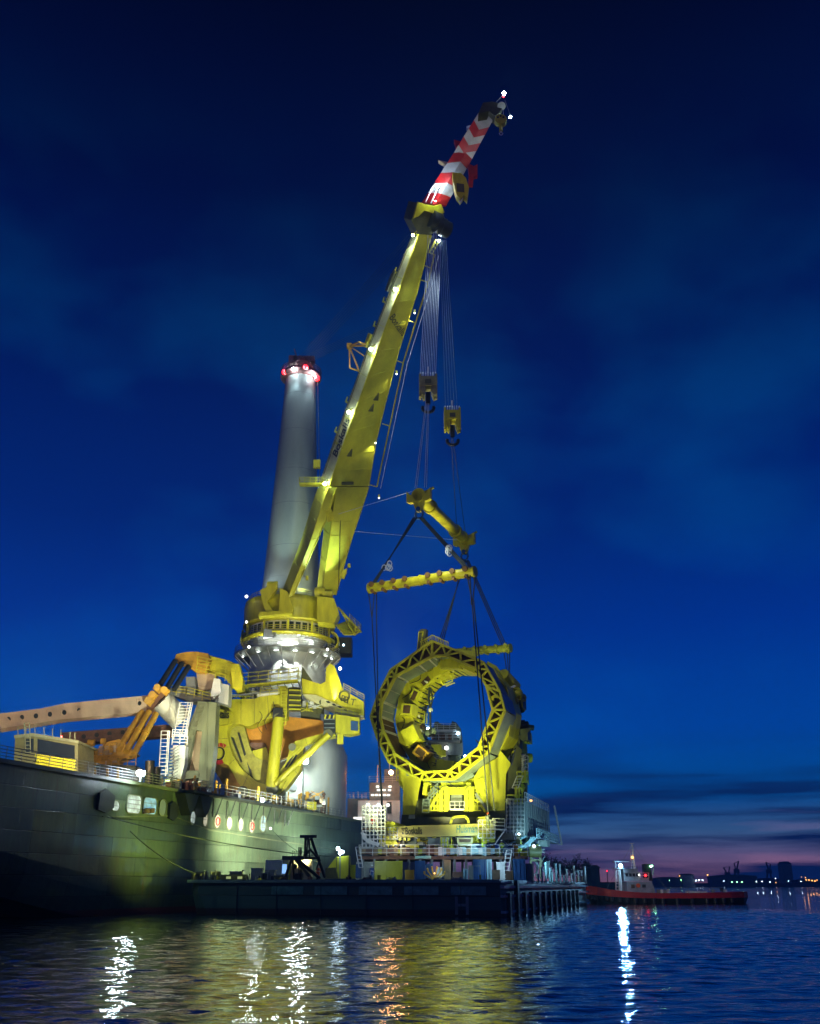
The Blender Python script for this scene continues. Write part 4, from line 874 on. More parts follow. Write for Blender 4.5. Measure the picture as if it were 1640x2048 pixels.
for i in range(85):
    ang = rq.uniform(48, 262); off = rq.uniform(4.2, 8.8); r0_ = rin(ang) if off > 4.7 else rq.uniform(rin(ang), 7.4); p = rad_pt(ang, r0_ + rq.uniform(-.1, .25), off); rd = (p - (CR + UR * off)).normalized(); tg = rd.cross(UR).normalized(); w, h = rq.uniform(.2, .9), rq.uniform(.15, .5); bb = MB(); kq = rq.random()
    if kq < .35: bb.tube(p - UR * w, p + UR * w, h * .4, 8); bb.tube(p - UR * w * .3, p + UR * w * .1, h * .6, 8)
    elif kq < .6: bb.tube(p - tg * w, p + tg * w, h * .3, 8); bb.box(p, .3, .3, h, tg, UR, rd)
    else: bb.box(p, w, w * 1.2, h, tg, UR, rd); bb.box(p - rd * h * .6, w * .5, w * .6, h * .4, tg, UR, rd)
    bb.build('ring_fitting', (YEL2, YEL, OLV, BRN, TEAL, YEL, WHT2)[i % 7], ringt)
for i in range(12):
    a0 = 60 + i * 17; bb = MB(); bb.path([rad_pt(a0 + k * 3, 7.15 - .4 * math.sin(k * .9), 4.5 + .15 * math.sin(k * 2)) for k in range(6)], .05, 4); bb.build('hose', BLK, ringt)
b = MB()
for ang in (100, 140, 168):
    p0, p1 = rad_pt(ang, 5.1, 7.5), rad_pt(ang + 16, 5.1, 7.5); b.beam(p0, p1, .16); b.beam(rad_pt(ang, 5.9, 7.5), p0, .16); b.beam(rad_pt(ang + 16, 5.9, 7.5), p1, .16)
    b.beam(p0 + UR * .9, p1 + UR * .9, .12)
b.build('guard_loop', YEL2, ringt)
b = MB(); p = rad_pt(222, 5.2, 5); 
b.tube(rad_pt(200, 5.4, 8), rad_pt(200, 3.9, 8.2), .5, 12); b.build('cylinder', TEAL, ringt)
for ang in (75, 95, 52):
    bb = MB(); bb.tube(rad_pt(ang - 8, 6.9, 4.5), rad_pt(ang + 8, 6.9, 4.5), .75, 14); bb.build('drive_motor', YEL2, ringt)
b = MB()
for ang, l in ((62, 2.3), (75, 1.6), (105, 1.6), (118, 1.6)): b.beam(rad_pt(ang, 7.1, .9), rad_pt(ang, 7.1 - l * .3, 3.4), .16)
b.build('jack_rod', WHT2, ringt)
# outrigger hooks in the ring bore
for (x, y), m in (((986, 1393), YEL2), ((993, 1388), YEL2), ((962, 1488), BLK)):
    bb = MB(); bb.prism([rp(x, y, .3), rp(x - 12, y + 5 if m is YEL2 else y - 9, .3), rp(x + 2, y + 9, .3)], UR * .7); bb.build('catch_hook', m, ringt)
b = MB(); b.prism([rp(x, y, .1) for x, y in ((983, 1372), (988, 1370), (997, 1391), (992, 1395))], UR * .9); b.build('grille_box', YEL2, ringt)
# basket on top
b = MB(); q = [rp(841, 1284, .0), rp(865, 1270, .0), rp(897, 1285, .0)]
top = [(841, 1284), (865, 1270), (897, 1285)]; bot = [(848, 1297), (868, 1284), (898, 1297)]
for off in (0, 2.2):
    for P_ in (top, bot): b.beam(rp(*P_[0], off), rp(*P_[1], off), .12); b.beam(rp(*P_[1], off), rp(*P_[2], off), .12)
    for k in range(7):
        a = lp(top[0], top[1], k / 6); c_ = lp(bot[0], bot[1], k / 6); b.beam(rp(*a, off), rp(*c_, off), .07); a = lp(top[1], top[2], k / 6); c_ = lp(bot[1], bot[2], k / 6); b.beam(rp(*a, off), rp(*c_, off), .07)
for P_ in (top, bot):
    for p in P_: b.beam(rp(*p), rp(*p, 2.2), .1)
for k in range(1, 4): a = lp(top[0], bot[0], k / 4); c_ = lp(top[1], bot[1], k / 4); b.beam(rp(*a), rp(*c_), .05); a = lp(top[1], bot[1], k / 4); c_ = lp(top[2], bot[2], k / 4); b.beam(rp(*a), rp(*c_), .05)
b.build('top_basket', YEL2, ringt)
b = MB(); b.prism([rp(x, y, 1.0) for x, y in ((832, 1318), (838, 1262), (842, 1258), (852, 1258), (850, 1300))], UR * .8); b.build('tail_fin', OLV, ringt)
b = MB(); b.beam(rp(838, 1264, .9), rp(833, 1315, .9), .12); b.beam(rp(846, 1264, .9), rp(841, 1300, .9), .12); b.beam(rp(837, 1264, .9), rp(847, 1264, .9), .12); b.build('tail_fin_frame', YEL2, ringt)
# machinery on the right shoulder
def chunk(pts, Y, t, m, name, par=None):
    bb = MB(); bb.prism([W(x, y, Y) for x, y in pts], (0, t, 0)); return bb.build(name, m, par or ringt)
chunk([(898, 1296), (925, 1300), (947, 1303), (946, 1312), (930, 1308), (905, 1304)], 128, 3, YEL2, 'shoulder_beam')
chunk([(943, 1296), (956, 1300), (952, 1326), (944, 1318)], 130, 2.5, YEL2, 'shoulder_post')
chunk([(975, 1322), (993, 1332), (1000, 1341), (992, 1352), (982, 1344)], 128, 3, YEL2, 'shoulder_box')
b = MB(); b.tube(W(1003, 1350, 129), W(1023, 1378, 131), 1.05, 18, 1.4); b.build('hydraulic_drum', YEL, ringt)
b = MB(); b.tube(W(1005, 1383, 128.5), W(1030, 1372, 129.0), .18, 8); b.build('drum_flange', WHT2, ringt)
b = MB(); b.tube(W(1021, 1384, 131), W(1031, 1412, 132), 1.3, 18); b.ball(W(1033, 1388, 130), .9, 8); b.build('hydraulic_drum', YEL, ringt)
b = MB(); b.tube(W(1040, 1395, 132), W(1042, 1420, 134), .9, 14, .6); b.tube(W(1030, 1402, 128.5), W(1030, 1402, 129.5), .55, 14); b.build('hydraulic_drum', OLV, ringt)
rnd = random.Random(11)
for i in range(26):        # packed machinery down the right flank
    y = 1402 + i * 7.6; x = 1030 + rnd.uniform(-8, 22) + (4 if 1440 < y < 1520 else 0); Y = 130 + rnd.uniform(0, 6); w = rnd.uniform(.7, 2.0); h = rnd.uniform(.6, 1.6)
    bb = MB(); c_ = W(x, y, Y)
    if rnd.random() < .45: bb.tube(c_ - Vector((w * .5, 0, rnd.uniform(-.4, .4))), c_ + Vector((w * .5, .3, 0)), h * .42, 12)
    else:
        bb.box(c_, w, 1.6, h, VR, UR); bb.box(c_ + Vector((w * .3, -.9, h * .4)), w * .4, .4, h * .3)
        bb.beam(c_ + Vector((-w * .5, -.9, -h * .5)), c_ + Vector((w * .5, -.9, h * .5)), .12)
    bb.build('machinery', (YEL, OLV, OLV, YEL, GRN)[i % 5], ringt)
chunk([(1022, 1440), (1050, 1440), (1056, 1520), (1054, 1640), (1012, 1640), (1018, 1560)], 134, 5, OLV, 'rear_column')
chunk([(1006, 1545), (1024, 1530), (1034, 1490), (1044, 1500), (1040, 1640), (1012, 1640)], 129, 3, OLV, 'side_column')
# spiral of cable guard on the flank
b = MB(); pr = []
for i in range(90):
    y = 1508 + i * .42; pr.append(W(1047 + 4.5 * math.cos(i * .75), y, 128.5 + .5 * math.sin(i * .75)))
b.path(pr, .06, 4); b.build('spiral_hose', WHT2, ringt)
# stairs and galleries right
b = MB()
for (x0, x1, y, Y) in ((1034, 1056, 1543, 128), (1030, 1044, 1576, 127), (1015, 1044, 1590, 127), (1034, 1056, 1552, 128)):
    b = MB(); p, q = W(x0, y, Y), W(x1, y, Y); b.beam(p, q, .14); b.beam(p + Vector((0, 1, 0)), q + Vector((0, 1, 0)), .14); b.beam(p, p - UP * 1.1, .12); b.beam(q, q - UP * 1.1, .12); b.beam((p + q) / 2, (p + q) / 2 - UP * 1.1, .1); b.build('side_gallery', YEL2, ringt)
for (x, y0, y1) in ((1033, 1572, 1608), (1038, 1572, 1604), (1050, 1540, 1562), (1036, 1590, 1625)): b = MB(); b.beam(W(x, y0, 127), W(x, y1, 127), .2); b.build('gallery_post', YEL2, ringt)
b = MB(); b.ladder(W(1040, 1552, 127), W(1030, 1576, 127), VR, .8, .4, .07); b.ladder(W(1050, 1512, 127.5), W(1050, 1543, 127.5), VR, .8, .45, .06); b.build('stair', WHT2, ringt)
# legs
chunk([(799, 1530), (843, 1558), (836, 1590), (834, 1629), (805, 1629), (806, 1576)], 126, 7, YEL, 'leg')
chunk([(834, 1600), (838, 1606), (834, 1629), (829, 1629)], 125.8, .3, OLV, 'leg_edge')
chunk([(1000, 1500), (1022, 1527), (1012, 1548), (1010, 1621), (978, 1621), (952, 1584), (947, 1556), (968, 1520), (985, 1505)], 126, 7, YEL, 'leg')
chunk([(953, 1585), (978, 1621), (972, 1621), (950, 1590)], 125.7, .5, GRY, 'leg_edge')
chunk([(846, 1558), (950, 1558), (950, 1574), (846, 1574)], 127.5, 3, YEL2, 'cross_beam')
chunk([(842, 1559), (909, 1557), (940, 1540), (950, 1552), (930, 1562), (870, 1566)], 126.2, 3.5, TEAL, 'belly_panel')
chunk([(962, 1512), (984, 1500), (998, 1513), (962, 1535), (935, 1553), (920, 1549)], 126.0, 3, TEAL, 'belly_panel')
# base
chunk([(804, 1629), (836, 1629), (846, 1634), (972, 1634), (978, 1622), (1010, 1622), (1012, 1655), (980, 1664), (800, 1664)], 126.5, 8, OLV, 'base_block')
chunk([(832, 1562), (990, 1562), (990, 1634), (832, 1634)], 132, 1.0, mat('machine_bulkhead', (.12, .14, .07), .6, var=.2), 'bulkhead')
chunk([(818, 1628), (830, 1628), (830, 1637), (817, 1637)], 126.3, .15, WHT, 'base_panel')
# central machinery between the legs
def arch(cx, w, yt, yb, Y, m, name='cable_guide_arch'):
    bb = MB(); x0, x1 = cx - w, cx + w; bb.beam(W(x0, yb, Y), W(x0, yt, Y), .5, .9); bb.beam(W(x1, yb, Y), W(x1, yt, Y), .5, .9); bb.beam(W(x0, yt, Y), W(x1, yt, Y), .5, .9)
    return bb.build(name, m, ringt)
arch(887, 5, 1573, 1623, 126.5, YEL2); arch(942 - 5, 5, 1573, 1623, 126.5, YEL2)
arch(914, 19, 1582, 1620, 126.8, YEL2, 'door_frame')
chunk([(902, 1584), (924, 1584), (924, 1610), (902, 1610)], 127.2, .4, GRY, 'grey_door')
b = MB(); b.rail([W(900, 1618, 126), W(929, 1618, 126)], .9, .5, .05, 1); b.beam(W(900, 1619, 126), W(929, 1619, 126), .2); b.build('door_step', WHT2, ringt)
b = MB(); b.ladder(W(851, 1625, 126), W(853, 1598, 126), VR, .9, .35, .07); b.ladder(W(854, 1597, 126), W(875, 1575, 126), Vector((0, 1, 0)), .1, .3, .1); b.ladder(W(857, 1594, 125.8), W(876, 1574, 125.8), UP, .9, .4, .07); b.build('stair', TEAL, ringt)
b = MB()
for x in (862, 868, 875, 881, 893, 933, 947, 955): b.beam(W(x, 1572, 126.3), W(x, 1622, 126.3), .17)
for y in (1588, 1600, 1612, 1621): b.beam(W(858, y, 126.2), W(893, y, 126.2), .12); b.beam(W(930, y, 126.2), W(962, y, 126.2), .12)
b.beam(W(856, 1622, 126.1), W(876, 1590, 126.1), .3); b.beam(W(958, 1600, 126), W(975, 1622, 126), .25); b.beam(W(955, 1560, 126), W(966, 1590, 126), .6); b.beam(W(962, 1556, 126), W(975, 1585, 126), .35); b.beam(W(852, 1566, 126), W(848, 1590, 126), .5)
b.build('pipe_rack', YEL2, ringt)
rnd = random.Random(9)
for i in range(40):
    x = rnd.choice((rnd.uniform(852, 896), rnd.uniform(930, 976))); y = rnd.uniform(1566, 1622); c_ = W(x, y, rnd.uniform(126.8, 129)); bb = MB(); w, h = rnd.uniform(.3, 1.1), rnd.uniform(.3, 1.0)
    if i % 3 == 0: bb.tube(c_ - Vector((w * .5, 0, 0)), c_ + Vector((w * .5, 0, 0)), h * .4, 10)
    elif i % 3 == 1: bb.tube(c_ - UP * h, c_ + UP * h, w * .25, 10); bb.box(c_, w * .6, .5, .3)
    else: bb.box(c_, w, .8, h); bb.box(c_ + Vector((0, -.45, 0)), w * .7, .1, h * .5)
    bb.build('machine_unit', (YEL2, YEL, TEAL, OLV, GRY, YEL2)[i % 6], ringt)
b = MB()
for i in range(12):
    a = R(i * 30); c_ = W(959, 1588, 126); b.beam(c_, c_ + Vector((.95 * math.cos(a), 0, .95 * math.sin(a))), .08)
P_ = [W(959, 1588, 126) + Vector((.95 * math.cos(R(a)), 0, .95 * math.sin(R(a)))) for a in range(0, 361, 24)]; b.path(P_, .09, 5); b.build('valve_wheel', YEL2, ringt)
b = MB(); 
for (x0, y0, x1, y1, sag) in ((857, 1562, 885, 1580, 4), (895, 1562, 925, 1578, 4), (876, 1585, 892, 1574, -6), (930, 1580, 945, 1574, -5)):
    P_ = [W(x0 + (x1 - x0) * k / 6, y0 + (y1 - y0) * k / 6 + sag * math.sin(math.pi * k / 6), 125.7) for k in range(7)]; b.path(P_, .05, 4)
b.build('hose', BLK, ringt)
chunk([(799, 1530), (810, 1532), (806, 1575), (797, 1562)], 128, 4, YEL, 'leg_shoulder')
b = MB()
for y in (1540, 1550, 1560): b.beam(W(793, y, 127), W(803, y, 127), .12)
b.beam(W(793, 1535, 127), W(793, 1562, 127), .12); b.beam(W(798, 1535, 127), W(800, 1572, 127), .12); b.build('left_basket', YEL2, ringt)
chunk([(812, 1545), (817, 1545), (818, 1552), (813, 1552)], 125.9, .12, TEAL, 'round_hatch')

# lettered transport beam under the ring
lift = thing('lettered_lifting_beam', 'yellow horizontal beam with shipping company lettering under the ring, box feet at both ends', 'beam', W(876, 1690, 121))
Lb = lambda pts, Y, t, m, nm: chunk(pts, Y, t, m, nm, lift)
beamf = Lb([(790, 1652.5), (955, 1647.5), (957, 1671), (791, 1675)], 121, 1.6, mat('beam_paint', (.56, .50, .13), .45, var=.1, scale=.3), 'beam_web')
Lb([(768, 1643), (787, 1643), (795, 1652), (791, 1676), (797, 1692), (778, 1696), (758, 1690), (758, 1667), (770, 1666)], 120.4, 3, YEL2, 'left_foot')
Lb([(768, 1643), (790, 1644), (812, 1651), (790, 1653)], 121.5, 2, YEL, 'brace_plate')
Lb([(956, 1634), (976, 1633), (988, 1655), (991, 1684), (966, 1686), (959, 1672)], 120.4, 3, YEL2, 'right_foot')
for (x0, x1) in ((797, 803), (806, 812), (815, 821)): Lb([(x0, 1675.5), (x1, 1675), (x1, 1681), (x0, 1681)], 121.2, 1, YEL2, 'lug')
b = MB(); P_ = [W(901, 1648, 121.5), W(904, 1638, 121.5), (W(909, 1634, 121.5)), W(930, 1633, 121.5), W(936, 1640, 121.5), W(937, 1647, 121.5)]
for p, q in zip(P_[:-1], P_[1:]): b.beam(p, q, .3)
b.build('lifting_frame', YEL2, lift)
dX = (W(955, 1671, 120.98) - W(791, 1675, 120.98)).normalized()
dX2 = Vector((dX.x, 0, dX.z))
text('Boskalis', W(811, 1669, 120.95), dX2, UP, 1.18, INK, lift, width=2.0, ext=.02)
text('Huisman', W(913, 1665.5, 120.95), dX2, UP, 1.25, TEALINK, lift, width=2.5, ext=.02, shear=.1)
b = MB(); b.prism([W(x, y, 120.97) for x, y in ((804, 1663), (808.5, 1668.5), (804, 1668.5))], (0, -.03, 0)); 
b.path([W(x, y, 120.95) for x, y in ((804, 1658), (805, 1661.5), (807.5, 1661.5), (808.5, 1658))], .035, 4); [b.ball(W(x, 1657, 120.95), .05, 4) for x in (804, 806.2, 808.5)]; b.build('logo', INK, lift)
b = MB(); [b.ball(W(x, y, 120.95), .06, 4) for x, y in ((914, 1655), (918, 1653), (921, 1654))]; b.build('logo_dots', TEALINK, lift)
def clut(x0, x1, y0, y1, Y0, Y1, num, mats, name, par, seed, s0=.3, s1=1.3):
    r_ = random.Random(seed)
    for i in range(num):
        c_ = W(r_.uniform(x0, x1), r_.uniform(y0, y1), r_.uniform(Y0, Y1)); w, h, d_ = r_.uniform(s0, s1), r_.uniform(s0, s1), r_.uniform(s0, s1); bb = MB(); k = r_.random()
        if k < .3: bb.tube(c_ - Vector((w * .5, 0, 0)), c_ + Vector((w * .5, 0, 0)), h * .4, 10)
        elif k < .5: bb.tube(c_ - UP * h * .6, c_ + UP * h * .6, w * .2, 8); bb.tube(c_ + UP * h * .2, c_ + UP * h * .4, w * .35, 8)
        elif k < .75: bb.box(c_, w, d_, h, VR, UR); bb.box(c_ - UR * d_ * .52, w * .6, .08, h * .6, VR, UR)
        else: bb.beam(c_ - Vector((w, 0, h * .4)), c_ + Vector((w, 0, h * .4)), .14); bb.beam(c_ + Vector((-w, 0, h * .4)), c_ + Vector((w, 0, -h * .4)), .12); bb.box(c_, .4, .4, .4)
        bb.build(name, r_.choice(mats), par)
clut(800, 955, 1676, 1696, 122.5, 125, 60, (YEL2, YEL2, YEL, TEAL, BLU, OLV, WHT2), 'skid_unit', lift, 31)
Lb([(856, 1676), (880, 1676), (880, 1690), (856, 1690)], 121.6, .4, TEAL, 'grey_cabinet')
Lb([(801, 1690), (838, 1688), (838, 1705), (801, 1708)], 121.4, 1.6, YEL2, 'yellow_skid'); Lb([(914, 1676), (946, 1675), (946, 1682), (942, 1692), (918, 1692), (914, 1684)], 121.3, .5, mat('pale_bracket', (.6, .55, .25), .5), 'shackle_bracket')
Lb([(918, 1678), (942, 1678), (941, 1684), (919, 1684)], 121.2, .1, BRN, 'bracket_recess')
b = MB(); b.ladder(W(889, 1676, 121), W(889, 1702, 121), VR, .8, .4, .1); b.ladder(W(896, 1676, 121.2), W(896, 1700, 121.2), VR, .9, .5, .07); b.build('ladder', YEL2, lift)
b = MB()
for i, x in enumerate((772, 782, 792, 803, 806)): b.tube(W(x, 1690, 120.6), W(x, 1700, 120.6), .28, 10, .4)
b.build('jack_stand', BLK, lift)
# platform deck with railings and mats under everything
plat = thing('work_platform', 'long railed work platform on stilts above the barge deck, with timber mats and cabinets', 'platform', W(890, 1716, 120))
def W2(x, y, Y): return W(x, y, Y)
b = MB(); A_ = W(717, 1717, 119); B_ = W(1056, 1714, 119); b.box((A_ + B_) / 2 + Vector((0, 7, 0)), (B_ - A_).length, 14, .35); b.build('deck', RUST, plat)
b = MB(); zA = (A_.z + B_.z) / 2 + .18; A0 = Vector((A_.x, A_.y + .1, zA)); B0 = Vector((B_.x, B_.y + .1, zA)); b.rail([A0, B0], 1.25, 1.6, .045, 2); b.rail([A0, A0 + Vector((0, 8, 0))], 1.25, 2, .045, 2); b.build('railing', WHT2, plat)
b = MB(); b.ladder(W(715, 1694, 118.6), W(722, 1735, 118.6), VR, .5, .4, .07); b.build('ladder', WHT2, plat)
r_ = random.Random(4)
for i in range(34):
    x = 728 + i * 8; m = (WOOD, RUST, RUST, WOOD, YEL)[i % 5] if x < 880 else (CYA, WOOD, CYA, CYA, WHT2)[i % 5]
    if x > 990: m = (OLV, CYA, YEL2)[i % 3]
    c_ = W(x, 1709 - r_.random() * 2, 120.2); bb = MB(); bb.box(Vector((c_.x, c_.y, zA + .25 + .3)), .46, 2.2, .55 + r_.random() * .5); bb.build('mat', m, plat)
for i in range(26):
    x = 745 + i * 12 + r_.uniform(-3, 3); m = r_.choice((RUST, CYA, GRY, YEL2, BLU, TEAL, ORA)); c_ = W(x, 1703, 122.5); h = r_.uniform(.6, 1.7); bb = MB(); bb.box(Vector((c_.x, c_.y, zA + h / 2 + .02)), r_.uniform(.4, 1), 1, h); bb.box(Vector((c_.x, c_.y - .53, zA + h * .6)), .2, .05, h * .3); bb.build('cabinet', m, plat)
for i in range(15):
    x = A_.x + .5 + i * (B_.x - A_.x - 1) / 14
    for y in (119.6, 128): b = MB(); b.beam((x, y, 3.2), (x, y, zA - .3), .3); b.build('stilt', GRY, plat)
text('MONITO', W(831, 1713.5, 118.7), Vector((1, 0, 0)), UP, .45, TEALINK, plat, width=2.0) if False else None
bb = MB(); bb.box(W(846, 1714.5, 118.8), 1.9, .08, .3); bb.build('sign_board', mat('pale_board', (.5, .75, .55), .5, var=0), plat)

# scaffold towers: left and right
def scaffold(label, x0, x1, y0, y1, Y, nx, ny, m, body=None, bm=None):
    t = thing('scaffold_tower', label, 'scaffold', W((x0 + x1) / 2, y1, Y), 'scaffold towers at the beam ends'); b = MB()
    for i in range(nx + 1):
        for dy in (0, 1.6):
            x = x0 + (x1 - x0) * i / nx; b.beam(W(x, y1, Y) + Vector((0, dy, 0)), W(x, y0, Y) + Vector((0, dy, 0)), .09)
    for j in range(ny + 1):
        y = y0 + (y1 - y0) * j / ny
        for dy in (0, 1.6): b.beam(W(x0, y, Y) + Vector((0, dy, 0)), W(x1, y, Y) + Vector((0, dy, 0)), .08)
        for x in (x0, x1): b.beam(W(x, y, Y), W(x, y, Y) + Vector((0, 1.6, 0)), .08)
    b.beam(W(x0, y0, Y), W(x1, y1, Y), .06); b.build('tube_frame', m, t)
    b = MB(); b.box(W((x0 + x1) / 2, y0 + (y1 - y0) * .55, Y) + Vector((0, .8, 0)), (x1 - x0) * mpp(Y, 8), 1.5, .08); b.build('boards', WOOD, t)
    if body: chunk(body, Y + .5, 1.4, bm, 'sheeted_bay', t)
    return t
sl = scaffold('left scaffold tower, white sheeted and lit, beside the yellow left foot', 724, 770, 1612, 1694, 119, 6, 10, WHT2, [(729, 1622), (756, 1622), (756, 1655), (729, 1655)], WHT2)
b = MB(); b.beam(W(724, 1664, 119), W(732, 1680, 119), .4); b.beam(W(732, 1680, 119), W(758, 1690, 119), .4); b.build('kicker', WHT2, sl)
scaffold('tall white scaffold tower against the grey module right of the yellow leg', 1013, 1049, 1598, 1670, 126, 5, 9, WHT2, [(1018, 1610), (1040, 1610), (1040, 1650), (1018, 1650)], TEAL)
scaffold('small scaffold cage wrapped round the yellow right foot', 957, 990, 1640, 1676, 119.8, 4, 4, WHT2)
scaffold('low scaffold cage wrapped round the yellow left foot', 757, 795, 1655, 1678, 119.8, 5, 3, GRY)
b = MB(); b.beam(W(990, 1688, 120), W(1010, 1660, 120), .12); b.beam(W(984, 1658, 120), W(1014, 1660, 120), .14); b.rail([W(986, 1658, 119.9), W(1010, 1659, 119.9)], 1.2, 1.0, .05, 2); tag(b.build('walkway_bracket', WHT2), 'small railed walkway right of the yellow right foot', 'walkway')
# grey module on the right
mod = thing('grey_module', 'large blue-grey box module right of the ring, overhanging the barge on slanted struts', 'module', W(1075, 1690, 128))
q = [W(1050, 1680, 127), W(1052, 1605, 127), W(1098, 1638, 150), W(1098, 1688, 150)]
b = MB(); X0 = W(1050, 1600, 127); X1 = W(1096, 1635, 146); zt_, zb_ = W(1050, 1602, 127).z, W(1050, 1675, 127).z
b.prism([Vector((X0.x, 127, zb_)), Vector((X1.x, 146, zb_)), Vector((X1.x - 9, 147, zb_)), Vector((X0.x - 4, 129, zb_))], (0, 0, zt_ - zb_)); b.build('housing', TEAL, mod)
b = MB(); dd = Vector((X1.x - X0.x, 19, 0)).normalized(); no = Vector((dd.y, -dd.x, 0))
for k in range(12): p = Vector((X0.x, 127, zb_)) + dd * (1 + k * 1.75) + no * .04; b.beam(p, p + UP * (zt_ - zb_), .12)
b.build('panel_rib', GRY, mod)
b = MB(); p0 = Vector((X0.x, 127, zb_)) + no * .9; p1 = Vector((X1.x, 146, zb_)) + no * .9; b.beam(p0, p1, .9, .15, UP); b.rail([p0 + no * .4, p1 + no * .4], 1.1, 1.2, .06, 2); b.build('side_walkway', CYA, mod)
b = MB(); p = Vector((X0.x, 127, zt_)); b.rail([p, p + dd * 21], 1.1, 1.5, .05, 1); b.ladder(p1 + Vector((.1, 0, 5.2)), p1 + Vector((.9, 0, -.2)), (0, 1, 0), .8, .5, .08); b.beam(p1, p1 + Vector((.9, 0, -.2)), .1); b.build('railing', WHT2, mod)
b = MB(); b.beam(W(1046, 1694, 127), W(1068, 1674, 128), .5); b.beam(W(1006, 1695, 124), W(1052, 1672, 127), .2); b.beam(W(1010, 1698, 124), W(1060, 1690, 128), .3); b.beam(W(1064, 1680, 130), W(1090, 1692, 138), .3); b.build('strut', CYA, mod)
clut(1015, 1090, 1684, 1704, 128, 138, 26, (CYA, TEAL, YEL2, BLU, WHT2, OLV), 'underslung_unit', mod, 8, .4, 1.4)
bulb(W(1062, 1601, 132), .16, L_AMBER, mod, 'lamp'); bulb(W(1068, 1692, 127.5), .16, L_COOL, mod, 'lamp'); bulb(W(1038, 1668, 125.5), .12, L_COOL, mod, 'lamp')
clut(1012, 1040, 1662, 1700, 125, 128, 14, (YEL2, OLV, GRY, TEAL), 'corner_unit', mod, 18, .5, 1.6)

# grey tower seen through the ring
tw = thing('grey_machinery_tower', 'grey lit machinery tower with railed galleries, seen through the bore of the ring', 'tower', W(885, 1560, 152) )
def tb_(x0, y0, x1, y1, Y, dp, m, nm):
    a_ = W(x0, y1, Y); c_ = W(x1, y1, Y); tz = W(x0, y0, Y).z; bb = MB(); bb.box(Vector(((a_.x + c_.x) / 2, Y + dp / 2, (a_.z + tz) / 2)), abs(c_.x - a_.x), dp, tz - a_.z); return bb.build(nm, m, tw)
tb_(866, 1485, 912, 1700, 152, 6, GRY, 'lower_shaft'); tb_(896, 1486, 926, 1510, 151, 5, TEAL, 'side_cabin'); tb_(900, 1510, 922, 1530, 151.5, 4, GRN, 'lower_cabin')
tb_(852, 1480, 920, 1485, 150.5, 7, GRY, 'gallery_deck'); tb_(870, 1462, 918, 1480, 153, 4, GRY, 'machine_level'); tb_(852, 1459, 914, 1463, 150.5, 6, WHT2, 'upper_deck')
bb = MB(); bb.prism([W(x, y, 151.5) for x, y in ((866, 1460), (869, 1444), (876, 1443), (882, 1449), (902, 1450), (904, 1442), (912, 1445), (922, 1458), (926, 1490), (912, 1462))], (0, 4, 0)); bb.build('roof_housing', GRN, tw)
b = MB(); b.rail([W(849, 1480, 150.4), W(920, 1480, 150.4)], 1.3, 1, .05, 2); b.rail([W(850, 1459, 150.4), W(912, 1459, 150.4)], .9, .9, .05, 2); b.rail([W(850, 1462, 150.5), W(850, 1462, 156)], .9, 1, .05, 1); b.build('railing', WHT2, tw)
bulb(W(916, 1467, 150.2), .22, L_COOL, tw, 'lamp'); bulb(W(893, 1496, 150.6), .3, L_SOFT, tw, 'lamp'); bulb(W(856, 1457, 150.2), .2, L_COOL, tw, 'lamp'); bulb(W(930, 1512, 151), .18, L_COOL, tw, 'lamp')
for i, x in enumerate((866, 878, 886, 900)): bb = MB(); bb.tube(W(x, 1479, 151), W(x, 1468, 151), .3, 8); bb.build('vent', RUST, tw)
tf = thing('yellow_hatch_arm', 'bright yellow folded plate leaning in front of the grey tower', 'machine arm', W(868, 1530, 146))
b = MB(); b.prism([W(x, y, 146) for x, y in ((852, 1492), (858, 1489), (882, 1489), (883, 1493), (864, 1526), (848, 1514))], (0, .5, 0)); b.build('plate', YEL2, tf)
b = MB(); b.prism([W(x, y, 146.3) for x, y in ((883, 1492), (886, 1530), (862, 1526))], (0, 3, 0)); b.build('side_cheek', YEL, tf); b = MB(); b.box(W(887, 1506, 145.8), .7, .7, .9); b.build('control_box', YEL2, tf)
b = MB(); b.prism([W(x, y, 146.3) for x, y in ((864, 1526), (886, 1526), (886, 1700), (864, 1700))], (0, 2, 0)); b.build('stem', OLV, tf)
# chain hanging in the bore
t = thing('hanging_chain_sling', 'dark chain sling hanging from the upper inside of the ring', 'chain', W(860, 1400, 130), 'slings')
b = MB(); b.path([W(x, y, 130) for x, y in ((859, 1375), (857, 1398), (860, 1416), (861, 1470))], .16, 5); b.path([W(x, y, 130) for x, y in ((861, 1375), (865, 1398), (861, 1416))], .12, 5); b.build('sling', SLNG, t); b = MB(); b.ball(W(861, 1420, 130), .35, 6); b.build('shackle', WHT2, t)

# ================================================================ YELLOW GRIPPER ON THE SHIP SIDE
def Q(x, y): return (280 + x / 3.417, 1260 + y / 3.417)
grip = thing('ship_side_gripper', 'massive curved yellow pile gripper arm folded on the ship side, below the mast pedestal', 'gripper arm', W(550, 1590, 160))
def gp(pts, Y, t, m, nm, par=None, Y2=None):
    bb = MB(); bb.prism([W(*Q(x, y), Y) for x, y in pts], (0, t, 0)); return bb.build(nm, m, par or grip)
def smooth(pts, n_=5):
    out_ = []; m = len(pts)
    for i in range(m):
        p0, p1, p2, p3 = pts[i - 1], pts[i], pts[(i + 1) % m], pts[(i + 2) % m]
        if math.dist(p1, p2) > 110: out_.append(p1); continue
        for k in range(n_):
            t = k / n_; out_.append(tuple(.5 * ((2 * p1[j]) + (-p0[j] + p2[j]) * t + (2 * p0[j] - 5 * p1[j] + 4 * p2[j] - p3[j]) * t * t + (-p0[j] + 3 * p1[j] - 3 * p2[j] + p3[j]) * t ** 3) for j in (0, 1)))
    return out_
